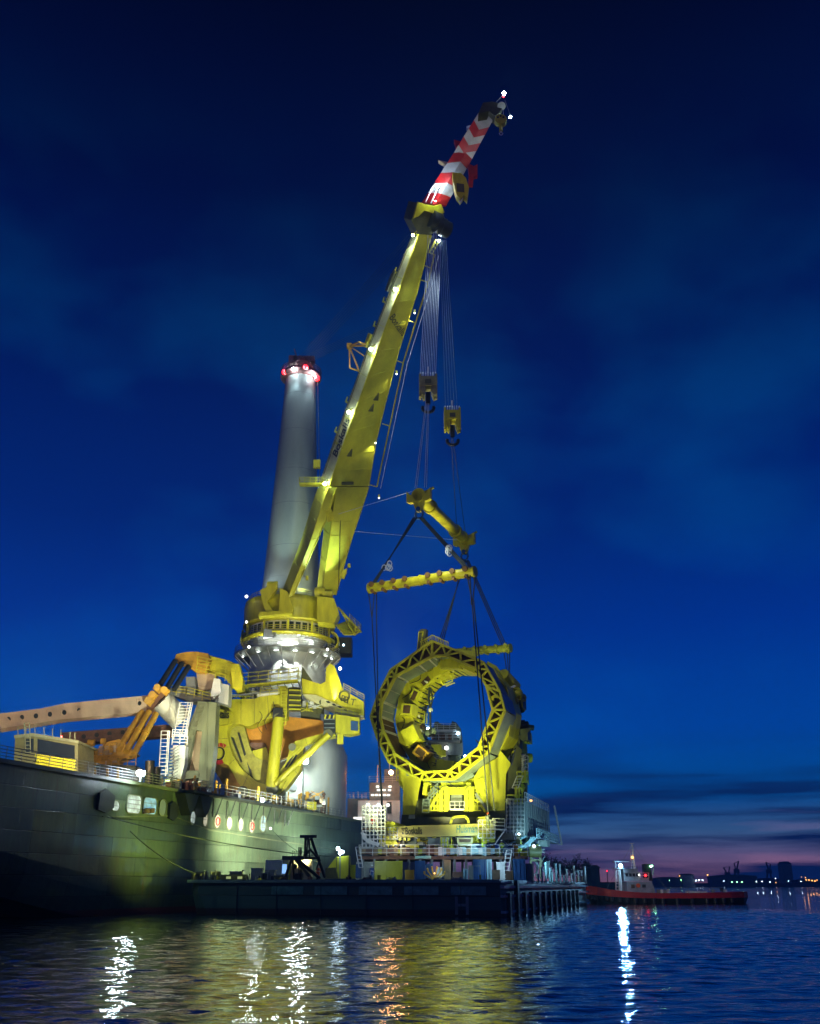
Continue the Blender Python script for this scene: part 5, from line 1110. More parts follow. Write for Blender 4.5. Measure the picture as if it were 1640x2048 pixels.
CARM = [(505, 500), (600, 475), (690, 471), (780, 470), (830, 452), (880, 441), (1000, 450), (1000, 590), (935, 593), (870, 607), (805, 630), (745, 655), (695, 646), (650, 640), (614, 655), (597, 690), (600, 745), (618, 810), (648, 880), (705, 960), (790, 1032), (868, 1062), (850, 1100), (830, 1138), (730, 1130), (665, 1035), (605, 925), (552, 835), (524, 775), (520, 710), (524, 650), (508, 580)]
gp(smooth(CARM), 157.6, 3.8, YEL, 'curved_arm')
gp([(455, 560), (520, 640), (520, 740), (610, 920), (730, 1128), (612, 1135), (545, 1015), (460, 890)], 158.6, 5, ORA, 'inner_plate')
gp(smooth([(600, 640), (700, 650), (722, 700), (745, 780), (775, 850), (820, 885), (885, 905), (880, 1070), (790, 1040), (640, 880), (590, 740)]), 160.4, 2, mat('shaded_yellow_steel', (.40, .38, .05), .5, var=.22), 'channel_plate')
gp([(690, 655), (1000, 590), (1250, 620), (1260, 760), (1130, 800), (1030, 860), (900, 900), (760, 850), (700, 700)], 163, 1.5, mat('orange_paint', (.62, .27, .02), .45, var=.12), 'gripper_liner')
for pts in ([(620, 730), (640, 735), (700, 900), (688, 905)], [(665, 700), (680, 700), (725, 850), (712, 860)], [(730, 900), (760, 960), (775, 1030), (762, 1035)]):
    gp(pts, 160.25, .12, BLK, 'slot')
gp([(612, 1136), (830, 1130), (864, 1030), (880, 1078), (1000, 1020), (940, 1145)], 157.8, 4, YEL, 'heel_box')
gp([(1030, 790), (1062, 760), (1250, 705), (1335, 695), (1335, 722), (1270, 735), (1122, 800), (1092, 960), (1000, 1080), (940, 1143), (835, 1140), (872, 1078), (1000, 900)], 158.2, 3, YEL, 'right_arm')
for pts in ([(1040, 855), (1052, 860), (1000, 940), (988, 940)], [(1065, 850), (1076, 856), (1010, 960), (1000, 955)]): gp(pts, 158.05, .12, BLK, 'slot')
b = MB(); b.tube(W(*Q(950, 600), 157), W(*Q(897, 1075), 157), .95, 16); b.build('lift_cylinder', YEL, grip); b = MB(); b.tube(W(*Q(955, 540), 157), W(*Q(950, 610), 157), .55, 12); b.box(W(*Q(945, 570), 157), 1.6, 1.4, 1.6); b.build('cylinder_rod', BLK, grip)
b = MB(); b.tube(W(*Q(1290, 715), 156.5), W(*Q(925, 1055), 156.5), .5, 12); b.build('diagonal_cylinder', YEL, grip)
gp([(760, 830), (860, 800), (885, 870), (885, 930), (820, 915), (740, 850)], 161, 2, YEL, 'clamp_roller_box'); gp([(725, 770), (850, 770), (868, 820), (860, 850), (760, 800)], 161.5, 2, RUST, 'clamp_recess')
eb = gp([(1335, 575), (1500, 600), (1500, 700), (1430, 715), (1335, 700)], 157, 3, YEL, 'end_box'); gp([(1440, 620), (1490, 625), (1490, 690), (1440, 685)], 156.9, .12, BLU, 'end_window')
sb = gp([(1255, 580), (1335, 575), (1335, 705), (1255, 700)], 156.6, 2, BLK, 'striped_guard')
b = MB()
for y in (610, 640, 668): b.beam(W(*Q(1258, y), 156.5), W(*Q(1330, y), 156.5), .14)
b.build('guard_bar', TEAL, sb); 
for x in (1265, 1295, 1323): gp([(x, 577), (x + 10, 577), (x + 4, 607), (x - 8, 607)], 156.5, .12, YEL2, 'hazard_stripe')
b = MB(); b.box(W(*Q(1370, 745), 157.5), 1.0, 1, 1.6); b.build('end_clevis', YEL, grip)
oa = thing('orbit_gripper_arm', 'yellow arm with faded lettering jutting right below the mast pedestal', 'gripper arm', W(690, 1410, 162))
def op(pts, Y, t, m, nm): bb = MB(); bb.prism([W(*Q(x, y), Y) for x, y in pts], (0, t, 0)); return bb.build(nm, m, oa)
op([(1105, 330), (1235, 370), (1268, 350), (1270, 262), (1300, 228), (1332, 250), (1388, 408), (1530, 490), (1530, 588), (1235, 470), (1110, 435)], 160, 4, YEL, 'side_plate')
op([(1112, 438), (1200, 442), (1532, 590), (1490, 603), (1330, 560), (1130, 462)], 159.7, 3, mat('lit_yellow_paint', (.62, .60, .30), .45), 'underside_plate')  # light on the underside is put into this paler yellow
for x, y in ((1285, 492), (1325, 511), (1365, 527), (1403, 544)): op([(x - 16, y - 7), (x + 6, y - 6), (x + 18, y + 6), (x - 4, y + 5)], 159.6, .12, BLK, 'slot')
op([(1100, 340), (1110, 250), (1180, 350), (1190, 400), (1105, 400)], 160.5, 2, OLV, 'cab_frame'); op([(1112, 350), (1180, 355), (1180, 400), (1112, 400)], 160.3, .2, mat('blue_glass', (.05, .1, .16), .1, var=0), 'cab_window')
for i, ch in enumerate('ORBIT'):
    p = W(*Q(1350 + i * 21, 478 + i * 8), 159.95); text(ch, p, Vector((1, 0, -.18)), UP, 2.6 if i == 0 else 1.5, OLV, oa, ext=.01)
gp([(1090, 470), (1220, 510), (1235, 620), (1100, 610)], 164, 2, OLV, 'under_body', oa); clut(612, 650, 1400, 1424, 160, 162, 14, (YEL, WHT2, OLV), 'deck_gear', oa, 12, .4, 1.3)
b = MB()
A_ = W(455, 1376, 157); B_ = W(596, 1362, 157)
b.beam(A_, B_, 1.6, .3, UP); b.rail([A_ + UP * .2, B_ + UP * .2], 2.0, 1.5, .06, 2); b.rail([A_ + Vector((0, 2.5, .2)), B_ + Vector((0, 2.5, .2))], 2.0, 1.5, .05, 1)
C_ = W(410, 1345, 150); D_ = W(455, 1352, 150); b.beam(C_, D_, 1.6, .25, UP); b.rail([C_, D_], 1.6, 1, .05, 2); b.rail([W(520, 1392, 156), W(575, 1388, 156)], 1.3, 1.2, .05, 2)
b.build('access_walkway', YEL, grip)
b = MB()
for i in range(11): a_ = A_.lerp(B_, i / 10); b.beam(a_, a_ - UP * 1.4 + Vector((.6, 1, 0)), .12)
b.beam(A_ - UP * 1.4, B_ - UP * 1.2, .25); b.build('walkway_truss', GRY, grip)
clut(455, 598, 1384, 1402, 159, 163, 34, (YEL, YEL, WHT2, OLV, BLK), 'top_unit', grip, 77, .5, 1.8)
b = MB(); b.tube(W(515, 1390, 157.5), W(560, 1384, 157.5), .35, 10); b.build('bright_pipe', WHT2, grip)
for x0, x1, y0, y1 in ((559, 573, 1372, 1420), (576, 600, 1376, 1420)):
    bb = MB(); bb.prism([W(x, y, 156.8) for x, y in ((x0, y0), (x1, y0), (x1, y1), (x0, y1))], (0, 1.5, 0)); bb.build('stair_tower_panel', YEL if x0 < 570 else OLV, grip)
b = MB(); b.ladder(W(569, 1376, 156.5), W(566, 1450, 156.5), Vector((1, 0, 0)), .9, .5, .08)
for y in (1380, 1390, 1400, 1410, 1418): b.beam(W(578, y, 156.4), W(602, y + 1, 156.4), .2); 
b.build('ladder', YEL2, grip)
text('Boskalis', W(419, 1436.5, 155.8), Vector((1, 0, .0)), UP, 1.9, INK, grip, width=38 * mpp(156, 36), ext=.02)
gp([(480, 540), (520, 530), (620, 560), (600, 640), (520, 650), (470, 640)], 156, 1.9, YEL, 'name_panel')
for (x0, x1, y0, Y, m) in ((452, 520, 1588, 160, RUST), (520, 560, 1591, 160, GRY), (560, 650, 1600, 161, RUST), (350, 430, 1583, 147.5, GRN), (150, 280, 1536, 140, GRY)):
    a_, c_ = W(x0, y0, Y), W(x1, y0, Y); bb = MB(); bb.box(Vector(((a_.x + c_.x) / 2, Y + 1.2, (DK + a_.z) / 2)), c_.x - a_.x, 2.4, a_.z - DK + .1); bb.build('deck_foundation', m, grip)
clut(445, 650, 1588, 1612, 152, 158, 60, (RUST, ORA, YEL, WHT2, GRY, PNK), 'deck_machinery', grip, 71, .4, 1.3)
clut(285, 430, 1560, 1600, 138, 146, 40, (RUST, GRY, WHT2, ORA, GRN), 'deck_machinery', grip, 72, .3, 1.1)
seam = [((520, 500), (512, 640)), ((600, 478), (606, 640)), ((690, 474), (690, 640)), ((780, 472), (782, 638)), ((870, 444), (880, 600)), ((522, 740), (600, 742)), ((545, 800), (615, 800)), ((610, 918), (650, 880)), ((700, 1075), (745, 980)), ((940, 1140), (1000, 1080)), ((1030, 795), (1085, 830)), ((1130, 745), (1145, 790)), ((1000, 900), (1080, 985))]
for (p, q) in seam:
    bb = MB(); bb.beam(W(*Q(*p), 157.56), W(*Q(*q), 157.56), .05, .05); bb.build('plate_seam', OLV, grip)
for x, y, r_ in ((700, 1105, .9), (905, 1085, 1.0), (945, 600, .8), (1285, 712, .8), (1040, 800, .6)):
    bb = MB(); bb.tube(W(*Q(x, y), 156.4), W(*Q(x, y), 157.6), r_, 16); bb.build('pivot_pin', OLV, grip)
hq = random.Random(3)
for i in range(2):
    x0, y0 = hq.uniform(760, 1000), hq.uniform(480, 620); x1, y1 = x0 + hq.uniform(-60, 120), y0 + hq.uniform(40, 220)
    bb = MB(); bb.path([W(*Q(x0 + (x1 - x0) * k / 7 + 18 * math.sin(k), y0 + (y1 - y0) * k / 7), 157.2) for k in range(8)], .06, 4); bb.build('hydraulic_hose', BLK, grip)
for (p, q) in (((520, 655), (560, 800)), ((640, 900), (760, 1050)), ((1010, 880), (1090, 800))):
    bb = MB(); bb.ladder(W(*Q(*p), 157.2), W(*Q(*q), 157.2), Vector((1, 0, 0)), .6, .6, .05); bb.build('rung_ladder', YEL2, grip)
b = MB(); b.rail([W(*Q(505, 498), 158), W(*Q(600, 474), 158), W(*Q(780, 468), 158), W(*Q(870, 438), 158)], 1.1, 1.1, .05, 2); b.rail([W(*Q(1390, 408), 161), W(*Q(1530, 488), 161)], 1.1, 1.1, .05, 2); b.rail([W(*Q(1335, 573), 158), W(*Q(1500, 598), 158)], 1.0, 1.0, .05, 1); b.build('railing', YEL2, grip)
# emblem
c_ = W(438, 1507, 157.2); b = MB(); P_ = [c_ + Vector((.85 * math.cos(R(a)), 0, .95 * math.sin(R(a)))) for a in range(0, 361, 20)]; b.path(P_, .12, 6); b.build('emblem_ring', INK, grip)
for a0 in (50, 230):
    bb = MB(); P_ = [c_ + Vector((1.1 * math.cos(R(a)), 0, 1.1 * math.sin(R(a)))) for a in range(a0, a0 + 71, 10)] + [c_ + Vector((1.75 * math.cos(R(a)), 0, 1.7 * math.sin(R(a)))) for a in range(a0 + 70, a0 - 1, -10)]; bb.prism(P_, (0, .08, 0)); bb.build('emblem_wedge', RED, grip)
gp([(470, 780), (545, 790), (600, 880), (600, 920), (540, 900), (465, 880)], 157.4, 1.0, YEL, 'emblem_panel')

# ================================================================ LEFT DECK STRUCTURES
af = thing('green_a_frame', 'tall grey-green A-frame support with beige inset panel at the ship edge', 'frame', W(390, 1580, 146))
def ap(pts, Y, t, m, nm, par): bb = MB(); bb.prism([W(x, y, Y) for x, y in pts], (0, t, 0)); return bb.build(nm, m, par)
ap([(396, 1403), (407, 1403), (404, 1462), (390, 1459), (374, 1541), (397, 1541), (400, 1555), (372, 1558), (365, 1572), (350, 1577), (362, 1520), (378, 1450)], 146, 3, GRN, 'left_leg', af)
ap([(407, 1403), (433, 1405), (428, 1500), (416, 1590), (398, 1590), (397, 1541), (404, 1462)], 146, 3, GRN, 'right_leg', af)
ap([(390, 1460), (404, 1463), (397, 1541), (374, 1541)], 147.4, .3, PNK, 'inset_panel', af); ap([(380, 1541), (384, 1522), (390, 1541)], 147.2, .2, BRN, 'gusset', af)
ap([(366, 1570), (372, 1557), (392, 1557), (396, 1580)], 148, 2, RUST, 'recess', af)
b = MB(); b.beam(W(415, 1405, 145.9), W(412, 1590, 145.9), .15); b.ladder(W(403, 1410, 145.8), W(383, 1470, 145.8), Vector((1, 0, 0)), .8, .6, .07); b.build('pipe', GRN, af)
ws = thing('white_stair_housing', 'pale curved stair housing with white ladders left of the A-frame', 'stair housing', W(350, 1575, 143))
ap([(346, 1490), (371, 1491), (369, 1530), (358, 1568), (338, 1576), (338, 1562), (348, 1540), (345, 1520)], 144, 2.5, WHT2, 'housing', ws)
b = MB(); b.ladder(W(331, 1462, 143), W(326, 1548, 143), Vector((1, 0, 0)), 1.2, .55, .09); b.beam(W(336, 1462, 143), W(331, 1552, 143), .12); b.ladder(W(371, 1405, 144.5), W(358, 1478, 144.5), Vector((1, 0, 0)), 1.6, .45, .09); b.ladder(W(381, 1405, 144.8), W(368, 1470, 144.8), Vector((1, 0, 0)), .7, .4, .07)
b.rail([W(344, 1490, 143.2), W(374, 1491, 143.2)], 1.3, .8, .06, 2); b.rail([W(344, 1474, 143.2), W(374, 1475, 143.2)], 1.1, .8, .06, 2); b.build('ladder', WHT2, ws)
b = MB()
for i in range(12): p = W(345 - i * .5, 1498 + i * 6.5, 143); b.box(p, .5, .5, .25); b.beam(p, p + Vector((1, 0, .5)), .1)
b.rail([W(322, 1575, 142.5), W(352, 1577, 142.5)], 1.6, .6, .06, 3); b.build('step', GRY, ws)
tp = thing('sheave_head_platform', 'yellow crane head on a grey platform, with three black rods leading down left', 'crane head', W(420, 1400, 148))
ap([(349, 1318), (352, 1308), (372, 1304), (394, 1303), (416, 1307), (420, 1320), (412, 1346), (396, 1346), (388, 1342), (378, 1334), (366, 1326), (352, 1325)], 148, 3, ORA, 'head', tp)
ap([(414, 1309), (460, 1322), (478, 1330), (484, 1375), (470, 1380), (440, 1345), (412, 1342)], 149.5, 3, YEL, 'rear_housing', tp)
ap([(460, 1328), (478, 1327), (486, 1360), (484, 1380), (466, 1376)], 148.5, 2, YEL, 'winch_cover', tp)
ap([(392, 1344), (430, 1348), (424, 1376), (398, 1384)], 149, 3, PNK, 'tarpaulin_body', tp); ap([(428, 1356), (440, 1358), (442, 1386), (420, 1394)], 147.5, 2, WHT2, 'white_sheet', tp); ap([(372, 1354), (390, 1353), (391, 1388), (372, 1387)], 148, 2, GRY, 'grey_cabinet', tp)
ap([(440, 1366), (458, 1370), (456, 1410), (436, 1404)], 148, 3, WHT, 'side_housing', tp)
ap([(318, 1378), (375, 1372), (456, 1378), (456, 1402), (420, 1406), (380, 1403), (340, 1388), (326, 1390)], 149.5, 3, GRY, 'platform', tp)
b = MB(); b.rail([W(332, 1388, 147.5), W(372, 1392, 147.5), W(420, 1405, 147.5)], 1.4, 1.1, .06, 2); b.rail([W(394, 1332, 147), W(470, 1350, 147)], 1.5, 1.3, .06, 2); b.rail([W(392, 1345, 147), W(450, 1362, 147)], 1.0, 1.3, .06, 1); b.build('railing', YEL, tp)
for a_, c_ in (((351, 1321), (318, 1373)), ((364, 1326), (333, 1378)), ((378, 1332), (347, 1380))):
    bb = MB(); bb.tube(W(*a_, 147.5), W(*c_, 146), .42, 12); bb.build('black_rod', BLK, tp)
b = MB(); b.tube(W(322, 1400, 147), W(362, 1440, 149), 1.75, 20); b.build('grey_barrel', WHT, tp)
ap([(302, 1398), (310, 1375), (322, 1370), (336, 1382), (318, 1400), (300, 1425), (284, 1424), (290, 1408)], 145.5, 2, RUST, 'pivot_block', tp)
for x, y in ((314, 1374), (328, 1379), (296, 1400), (304, 1388)): bb = MB(); bb.tube(W(x, y, 144.6), W(x, y, 145.6), .5, 12); bb.box(W(x + 2, y + 3, 145.1), 1.2, .6, 1.0, Vector((.8, 0, -.6)), None, Vector((.6, 0, .8))); bb.build('pivot_pin', ORA, tp)
hc = thing('hydraulic_cylinder_bank', 'three orange hydraulic cylinders slanting over an orange base wedge on the deck', 'cylinders', W(230, 1530, 140))
for (a_, c_) in (((284, 1424), (237, 1499)), ((298, 1424), (252, 1504)), ((312, 1428), (267, 1510))):
    bb = MB(); bb.tube(W(*a_, 145), W(*c_, 139), .47, 16); bb.tube(W(*a_, 145).lerp(W(*c_, 139), .45), W(*a_, 145).lerp(W(*c_, 139), .5), .56, 16); bb.build('cylinder', ORA, hc)
ap([(154, 1528), (180, 1508), (214, 1484), (238, 1478), (272, 1508), (238, 1522), (232, 1532), (156, 1534)], 139.5, 2.5, ORA, 'base_wedge', hc)
clut(172, 232, 1482, 1528, 138, 139.5, 44, (ORA, ORA, PNK, ORA), 'hydraulic_fitting', hc, 5, .35, 1.2)
ap([(154, 1531), (222, 1529), (271, 1531), (271, 1538), (154, 1538)], 139, 3, OLV, 'base_deck', hc)
b = MB(); b.rail([W(222, 1531, 138.5), W(271, 1531, 138.5)], 1.5, 1, .06, 2); b.rail([W(160, 1530, 138.5), W(222, 1526, 138.5)], 1.1, 1.2, .06, 2)
for x in (190, 215, 236): b.beam(W(x, 1536, 139), W(x, 1560, 139), .3)
b.build('railing', ORA, hc)
# beige perforated beams
def pbeam(label, top, bot, holes, Y0, Y1, xr, m):
    t = thing('perforated_beam', label, 'beam', W(xr[0], bot[0][1], Y0), 'beige perforated beams')
    def Yx(x): return Y0 + (Y1 - Y0) * (x - xr[0]) / (xr[1] - xr[0])
    T = [W(x, y, Yx(x)) for x, y in top]; B = [W(x, y, Yx(x)) for x, y in bot]
    th = Vector((.55, 2.2, 0)); bb = MB(); bb.loft([[T[i], B[i], B[i] + th, T[i] + th] for i in range(len(T))]); bb.build('box_girder', m, t)
    no = (T[-1] - T[0]).cross(UP).normalized(); no = -no if no.y > 0 else no
    for x, y in holes:
        p = W(x, y, Yx(x)) + no * .02; bb = MB(); bb.box(p, 1.15, .10, 1.15, no.cross(UP).normalized(), no); pl_ = bb.build('hole_doubler', m, t); bb = MB(); bb.tube(p + no * .1, p - no * .02, .34, 14); bb.build('pin_hole', BLK, pl_)
    return t
hs = [(15.9, 1438.8), (43, 1435), (71, 1432), (99, 1428.5), (127.8, 1425), (157, 1421), (186.7, 1418), (216.6, 1414), (247.6, 1411), (278.4, 1407)]
pbeam('upper lamp-lit beige beam with ten dark pin holes rising across the left edge', [(-60, 1434), (82, 1417), (128, 1407), (300, 1390)], [(-60, 1466), (70, 1447), (120, 1439), (300, 1423)], hs, 122, 146, (-60, 300), PNK)
pbeam('lower shadowed beam with pin holes behind the orange cylinders', [(120, 1465), (333, 1449)], [(120, 1490), (333, 1472)], [(167, 1473), (193, 1470), (218.5, 1467.5), (245, 1465)], 143, 151, (120, 333), RUST)  # beige beam in shadow, shade put into the darker brown colour
# deck cabin
dc = thing('deck_control_cabin', 'olive deck cabin with dark windows and corrugated skirt behind the rail', 'cabin', W(92, 1530, 112))
ap([(30, 1474), (66, 1470), (156, 1484), (156, 1545), (70, 1532), (28, 1520)], 113, 6, OLV, 'walls', dc); ap([(28, 1470), (66, 1466), (157, 1481), (157, 1486), (66, 1473), (28, 1476)], 112.6, 7, GRN, 'roof', dc)
ap([(75, 1478), (149, 1491), (149, 1520), (75, 1507)], 112.9, .1, GLASS, 'window', dc); ap([(52, 1478), (67, 1477), (67, 1505), (52, 1504)], 112.9, .1, GLASS, 'window', dc)
b = MB()
for i in range(20): x = 72 + i * 4.1; b.beam(W(x, 1508 + i * .62, 112.85), W(x, 1531 + i * .62, 112.85), .13)
b.build('skirt_rib', YEL, dc); ap([(70, 1508), (152, 1521), (152, 1545), (70, 1532)], 112.93, .06, YEL, 'skirt_panel', dc)
b = MB()
for x, y in ((36, 1470), (52, 1468), (70, 1466), (88, 1470), (105, 1473), (122, 1476), (140, 1479), (150, 1481)): b.beam(W(x, y, 112.5), W(x, y - 16, 112.5), .08)
b.ladder(W(54, 1446, 112.4), W(56, 1505, 112.4), Vector((1, 0, 0)), .6, .4, .06); b.build('aerial', GRN, dc)
bulb(W(123, 1473, 112.3), .1, L_RED, dc, 'red_lamp')
dl = thing('deck_floodlight', 'bright white floodlight on a thin pole at the ship rail, left of the stairs', 'floodlight', W(279, 1562, 140)); LP_ = SP(279, 1546, 1.6); bulb(LP_, .32, L_WHITE, dl, 'lamp'); b = MB(); b.beam(LP_ + U * .3, Vector((LP_.x, LP_.y, DK)) + U * .3, .12); b.box(LP_ + U * .5, .7, .3, .6); b.build('pole', GRY, dl)
fl = thing('side_floodlight', 'bright white floodlight in front of the grey crane column', 'floodlight', W(611, 1523, 168)); bulb(W(611, 1523, 168), .45, L_WHITE, fl, 'lamp'); b = MB(); b.beam(W(611, 1523, 168.6), W(600, 1505, 172), .15); b.box(W(611, 1521, 168.7), 1, .4, 1); b.build('bracket', GRY, fl)
bulb(SP(525, 1600, .6), .26, L_WHITE, grip, 'deck_lamp'); bulb(W(554, 1601, 158), .12, L_AMBER, grip, 'deck_lamp'); bulb(W(453, 1604, 150), .12, L_SOFT, grip, 'deck_lamp')

# ================================================================ BARGE
BC = Vector((8.9, 101.5, 0)); BW = 34.6; BL = 66; DZ = 3.25
UB, VB = frame(17)
def bg_(u, v, z=DZ): return BC + UB * u + VB * v + UP * z      # v negative to port
barge = thing('flat_deck_barge', 'low dark flat-deck barge moored alongside the ship, with ribbed fenders along its right side', 'barge', (BC.x, BC.y, 0))
b = MB()
def bsec(v, ub, zb, ut=0): return [bg_(ut, v, DZ), bg_(ut, v, DZ - .9), bg_(ub, v, zb + .4), bg_(ub + .8, v, zb), bg_(BL, v, zb), bg_(BL, v, DZ)]
b.loft([bsec(-BW, 2.5, .9, 1.2), bsec(-BW + .4, 1.4, .2, .4), bsec(-BW + 1.3, .4, -.8, 0), bsec(-BW + 3, .05, -1.2), bsec(-3, .05, -1.2), bsec(0, .05, -1.2)]); b.build('hull', BARGE, barge)
b = MB(); b.beam(bg_(-.1, -BW, DZ + .06), bg_(-.1, 0, DZ + .06), .22, .3); b.beam(bg_(-.08, 0, DZ), bg_(BL, .1, DZ), .3, .3); b.build('coaming', mat('coaming_lit_paint', (.16, .26, .22), .4, var=.2), barge)  # lit top edge: light put into the coaming's paler colour
b = MB()
for z in (DZ - .5, 1.9, .45): b.beam(bg_(0, .22, z), bg_(BL, .22, z), .4, .26)
b.build('fender_rail', mat('wet_rail', (.18, .28, .32), .18, var=.1), barge)
for i in range(13):
    bb = MB(); u = 2.0 + i * 4.2; bb.beam(bg_(u, .45, -.2), bg_(u, .45, 2.2 if i != 1 else 3.4), .75, .42, V); bb.build('fender_post', BLK, barge)
b = MB(); b.beam(bg_(-.12, -BW + 12, 1.9), bg_(-.12, -BW + 32, 1.9), .04, .06)
for v in (-BW + 6, -24, -19, -14, -9, -4): b.beam(bg_(-.04, v, -.2), bg_(-.04, v, DZ), .05, .1)
b.build('plate_seam', BLK, barge)
for i in range(5):
    v0 = -BW + 10 + i * 4.9; bb = MB(); bb.prism([bg_(-.05, v0, 2.8), bg_(-.05, v0 + 3.6, 2.8), bg_(-.05, v0 + 3.6, 2.0), bg_(-.05, v0, 2.0)], -U * .03); bb.build('bow_plate', mat('barge_teal', (.09, .26, .22), .3, var=.25, scale=1.5), barge)
b = MB(); 
for x in (-1.6, -.5): b.prism([bg_(-.06, x - 3, 1.9), bg_(-.06, x - 2.7, 1.9), bg_(-.06, x - 2.7, .2), bg_(-.06, x - 3, .2)], -U * .02)
b.prism([bg_(-.06, -4.4, 1.2), bg_(-.06, -3.4, 1.2), bg_(-.06, -3.4, .95), bg_(-.06, -4.4, .95)], -U * .02); b.build('draught_mark', GRY, barge)
rz_ = random.Random(61)
for i in range(26):
    v0 = -rz_.uniform(1.5, BW - 2); u0 = rz_.uniform(.5, 4); k_ = rz_.random(); bb = MB(); c_ = bg_(u0, v0)
    if k_ < .3: P_ = [c_ + VB * .45 * math.cos(R(a)) + UB * .45 * math.sin(R(a)) + UP * (.08 + .1 * (a // 360)) for a in range(0, 1441, 30)]; bb.path(P_, .05, 4); nm = 'rope_coil'
    elif k_ < .6: bb.tube(c_, c_ + UP * .55, .09, 8); bb.tube(c_ + UP * .55, c_ + UP * .62, .16, 8); nm = 'mooring_bitt'
    elif k_ < .8: bb.box(c_ + UP * .12, .9, .5, .24, VB, UB); bb.box(c_ + UP * .3, .3, .3, .12, VB, UB); nm = 'deck_hatch'
    else: bb.box(c_ + UP * .25, .5, .35, .5, VB, UB); bb.tube(c_ + UP * .5, c_ + UP * .62, .1, 8); nm = 'valve_box'
    bb.build(nm, (BLK, GRY, RUST, YEL)[i % 4], barge)
# barge bollards, winches
def bt(px, py, Y): p = W(px, py, Y); return Vector((p.x, p.y, DZ))
for x, Y, lab in ((393, 112, 'squat black bollard at the left end of the barge deck'), (1160, 150, 'black bollard near the far right corner of the barge')):
    t = thing('bollard', lab, 'bollard', bt(x, 1755, Y), 'barge bollards'); b = MB(); p = bt(x, 1755, Y)
    for dx in (-.35, .35): b.tube(p + Vector((dx, 0, 0)), p + Vector((dx, 0, .75)), .2, 12); b.tube(p + Vector((dx, 0, .75)), p + Vector((dx, 0, .85)), .3, 12)
    b.build('post', BLK, t); b = MB(); b.box(p + UP * .06, 1.5, .8, .12); b.build('base', BLK, t)
def slab_thing(name, label, cat, px0, px1, top, Y, dp, m, extra=None, group=None):
    p0, p1 = bt(px0, 1755, Y), bt(px1, 1755, Y); h = W(px0, top, Y).z - DZ; t = thing(name, label, cat, (p0 + p1) / 2, group)
    c_ = (p0 + p1) / 2 + Vector((0, dp / 2, h / 2)); w = (p1 - p0).length; return t, c_, w, h
t, c_, w, h = slab_thing('deck_winch', 'low dark green winch housing with two lit slots near the barge bow', 'winch', 437, 494, 1749, 111, 2, BLK)
b = MB(); b.prism([c_ + Vector((x * w, -1, z * h)) for x, z in ((-.5, -.5), (-.42, .5), (.42, .5), (.5, -.5))], (0, 2, 0)); b.build('housing', BLK, t)
for dx in (-.15, .25): bb = MB(); bb.box(c_ + Vector((dx * w, -1.02, .05)), .5, .06, .25); bb.build('lit_slot', mat('dim_slot', (.3, .3, .2), .6, var=0, emit=(.6, .8, .5), stren=.25), t)
t, c_, w, h = slab_thing('white_container', 'white ribbed shipping container on the barge, left of the beige one', 'container', 530, 563, 1720, 118, 2.4, WHT)
def container(t, c_, w, d_, h, m, nrib=9, door=False):
    b = MB(); b.box(c_, w - .12, d_ - .12, h - .08); b.build('shell', m, t); b = MB()
    for i in range(nrib): x = -w / 2 + .25 + (w - .5) * i / (nrib - 1); b.box(c_ + Vector((x, -d_ / 2 + .02, 0)), .1, .08, h - .3)
    b.build('rib', m, t); b = MB()
    for sx in (-1, 1):
        for sz in (-1, 1): b.box(c_ + Vector((sx * (w / 2 - .06), -d_ / 2, sz * (h / 2 - .06))), .16, .16, .16)
        b.box(c_ + Vector((sx * (w / 2 - .06), -d_ / 2, 0)), .12, .12, h)
    b.box(c_ + Vector((0, -d_ / 2, h / 2 - .05)), w, .12, .12); b.box(c_ + Vector((0, -d_ / 2, -h / 2 + .05)), w, .12, .12); b.build('corner_frame', m, t)
container(t, c_, w, 2.4, h, WHT2)
t, c_, w, h = slab_thing('beige_site_cabin', 'beige site cabin on the barge behind the black derrick, one blue lit window', 'cabin', 562, 622, 1719, 119, 2.4, PNK)
container(t, c_, w, 2.4, h, mat('cabin_beige', (.5, .42, .25), .5), 5)
bb = MB(); bb.box(c_ + Vector((-w * .4, -1.3, .2)), .55, .08, 1.0); bb.build('lit_window', emis('window_blue', (.25, .5, 1), 1.2), t); bb = MB(); bb.box(c_ + Vector((-w * .28, -1.3, -.1)), .6, .06, 1.9); bb.build('door', YEL2, t)
rnd = random.Random(21)
for i in range(9):
    x = (514, 524, 541, 553, 565, 598, 403, 471, 431)[i]; p = bt(x, 1755, 114 + rnd.random()); h = rnd.uniform(.6, 1.7) if i < 6 else 1.0; t = thing('deck_crate', ('grey crate beside the white container', 'dark crate below the white container corner', 'crate with rounded lid before the white container', 'low crate left of the black derrick foot', 'small dark crate under the black derrick', 'dark crate before the beige cabin', 'small box behind the left bollard', 'small green box right of the low winch', 'little crate left of the low winch')[i], 'crate', p, 'crates on the barge bow')
    w = rnd.uniform(.8, 1.5); b = MB(); b.box(p + UP * h / 2, w, 1, h); b.build('body', (GRY, OLV, GRY, BLK, OLV, BLK, OLV, GRN, OLV)[i], t); b = MB(); b.box(p + UP * (h + .05), w * 1.06, 1.06, .1); b.build('lid', GRY, t)
for i, (x, y) in enumerate(((408, 1742), (422, 1744), (431, 1741), (485, 1741), (499, 1748), (521, 1745), (535, 1743))):
    b = MB(); p = bt(x, 1755, 112); b.tube(p, p + UP * (W(x, y, 112).z - DZ), .06, 6); b.ball(p + UP * (W(x, y, 112).z - DZ), .1, 4); tag(b.build('deck_stanchion', GRY), nth(i, 'thin upright stanchion', 'on the barge bow edge'), 'stanchion', 'stanchions on the barge bow')
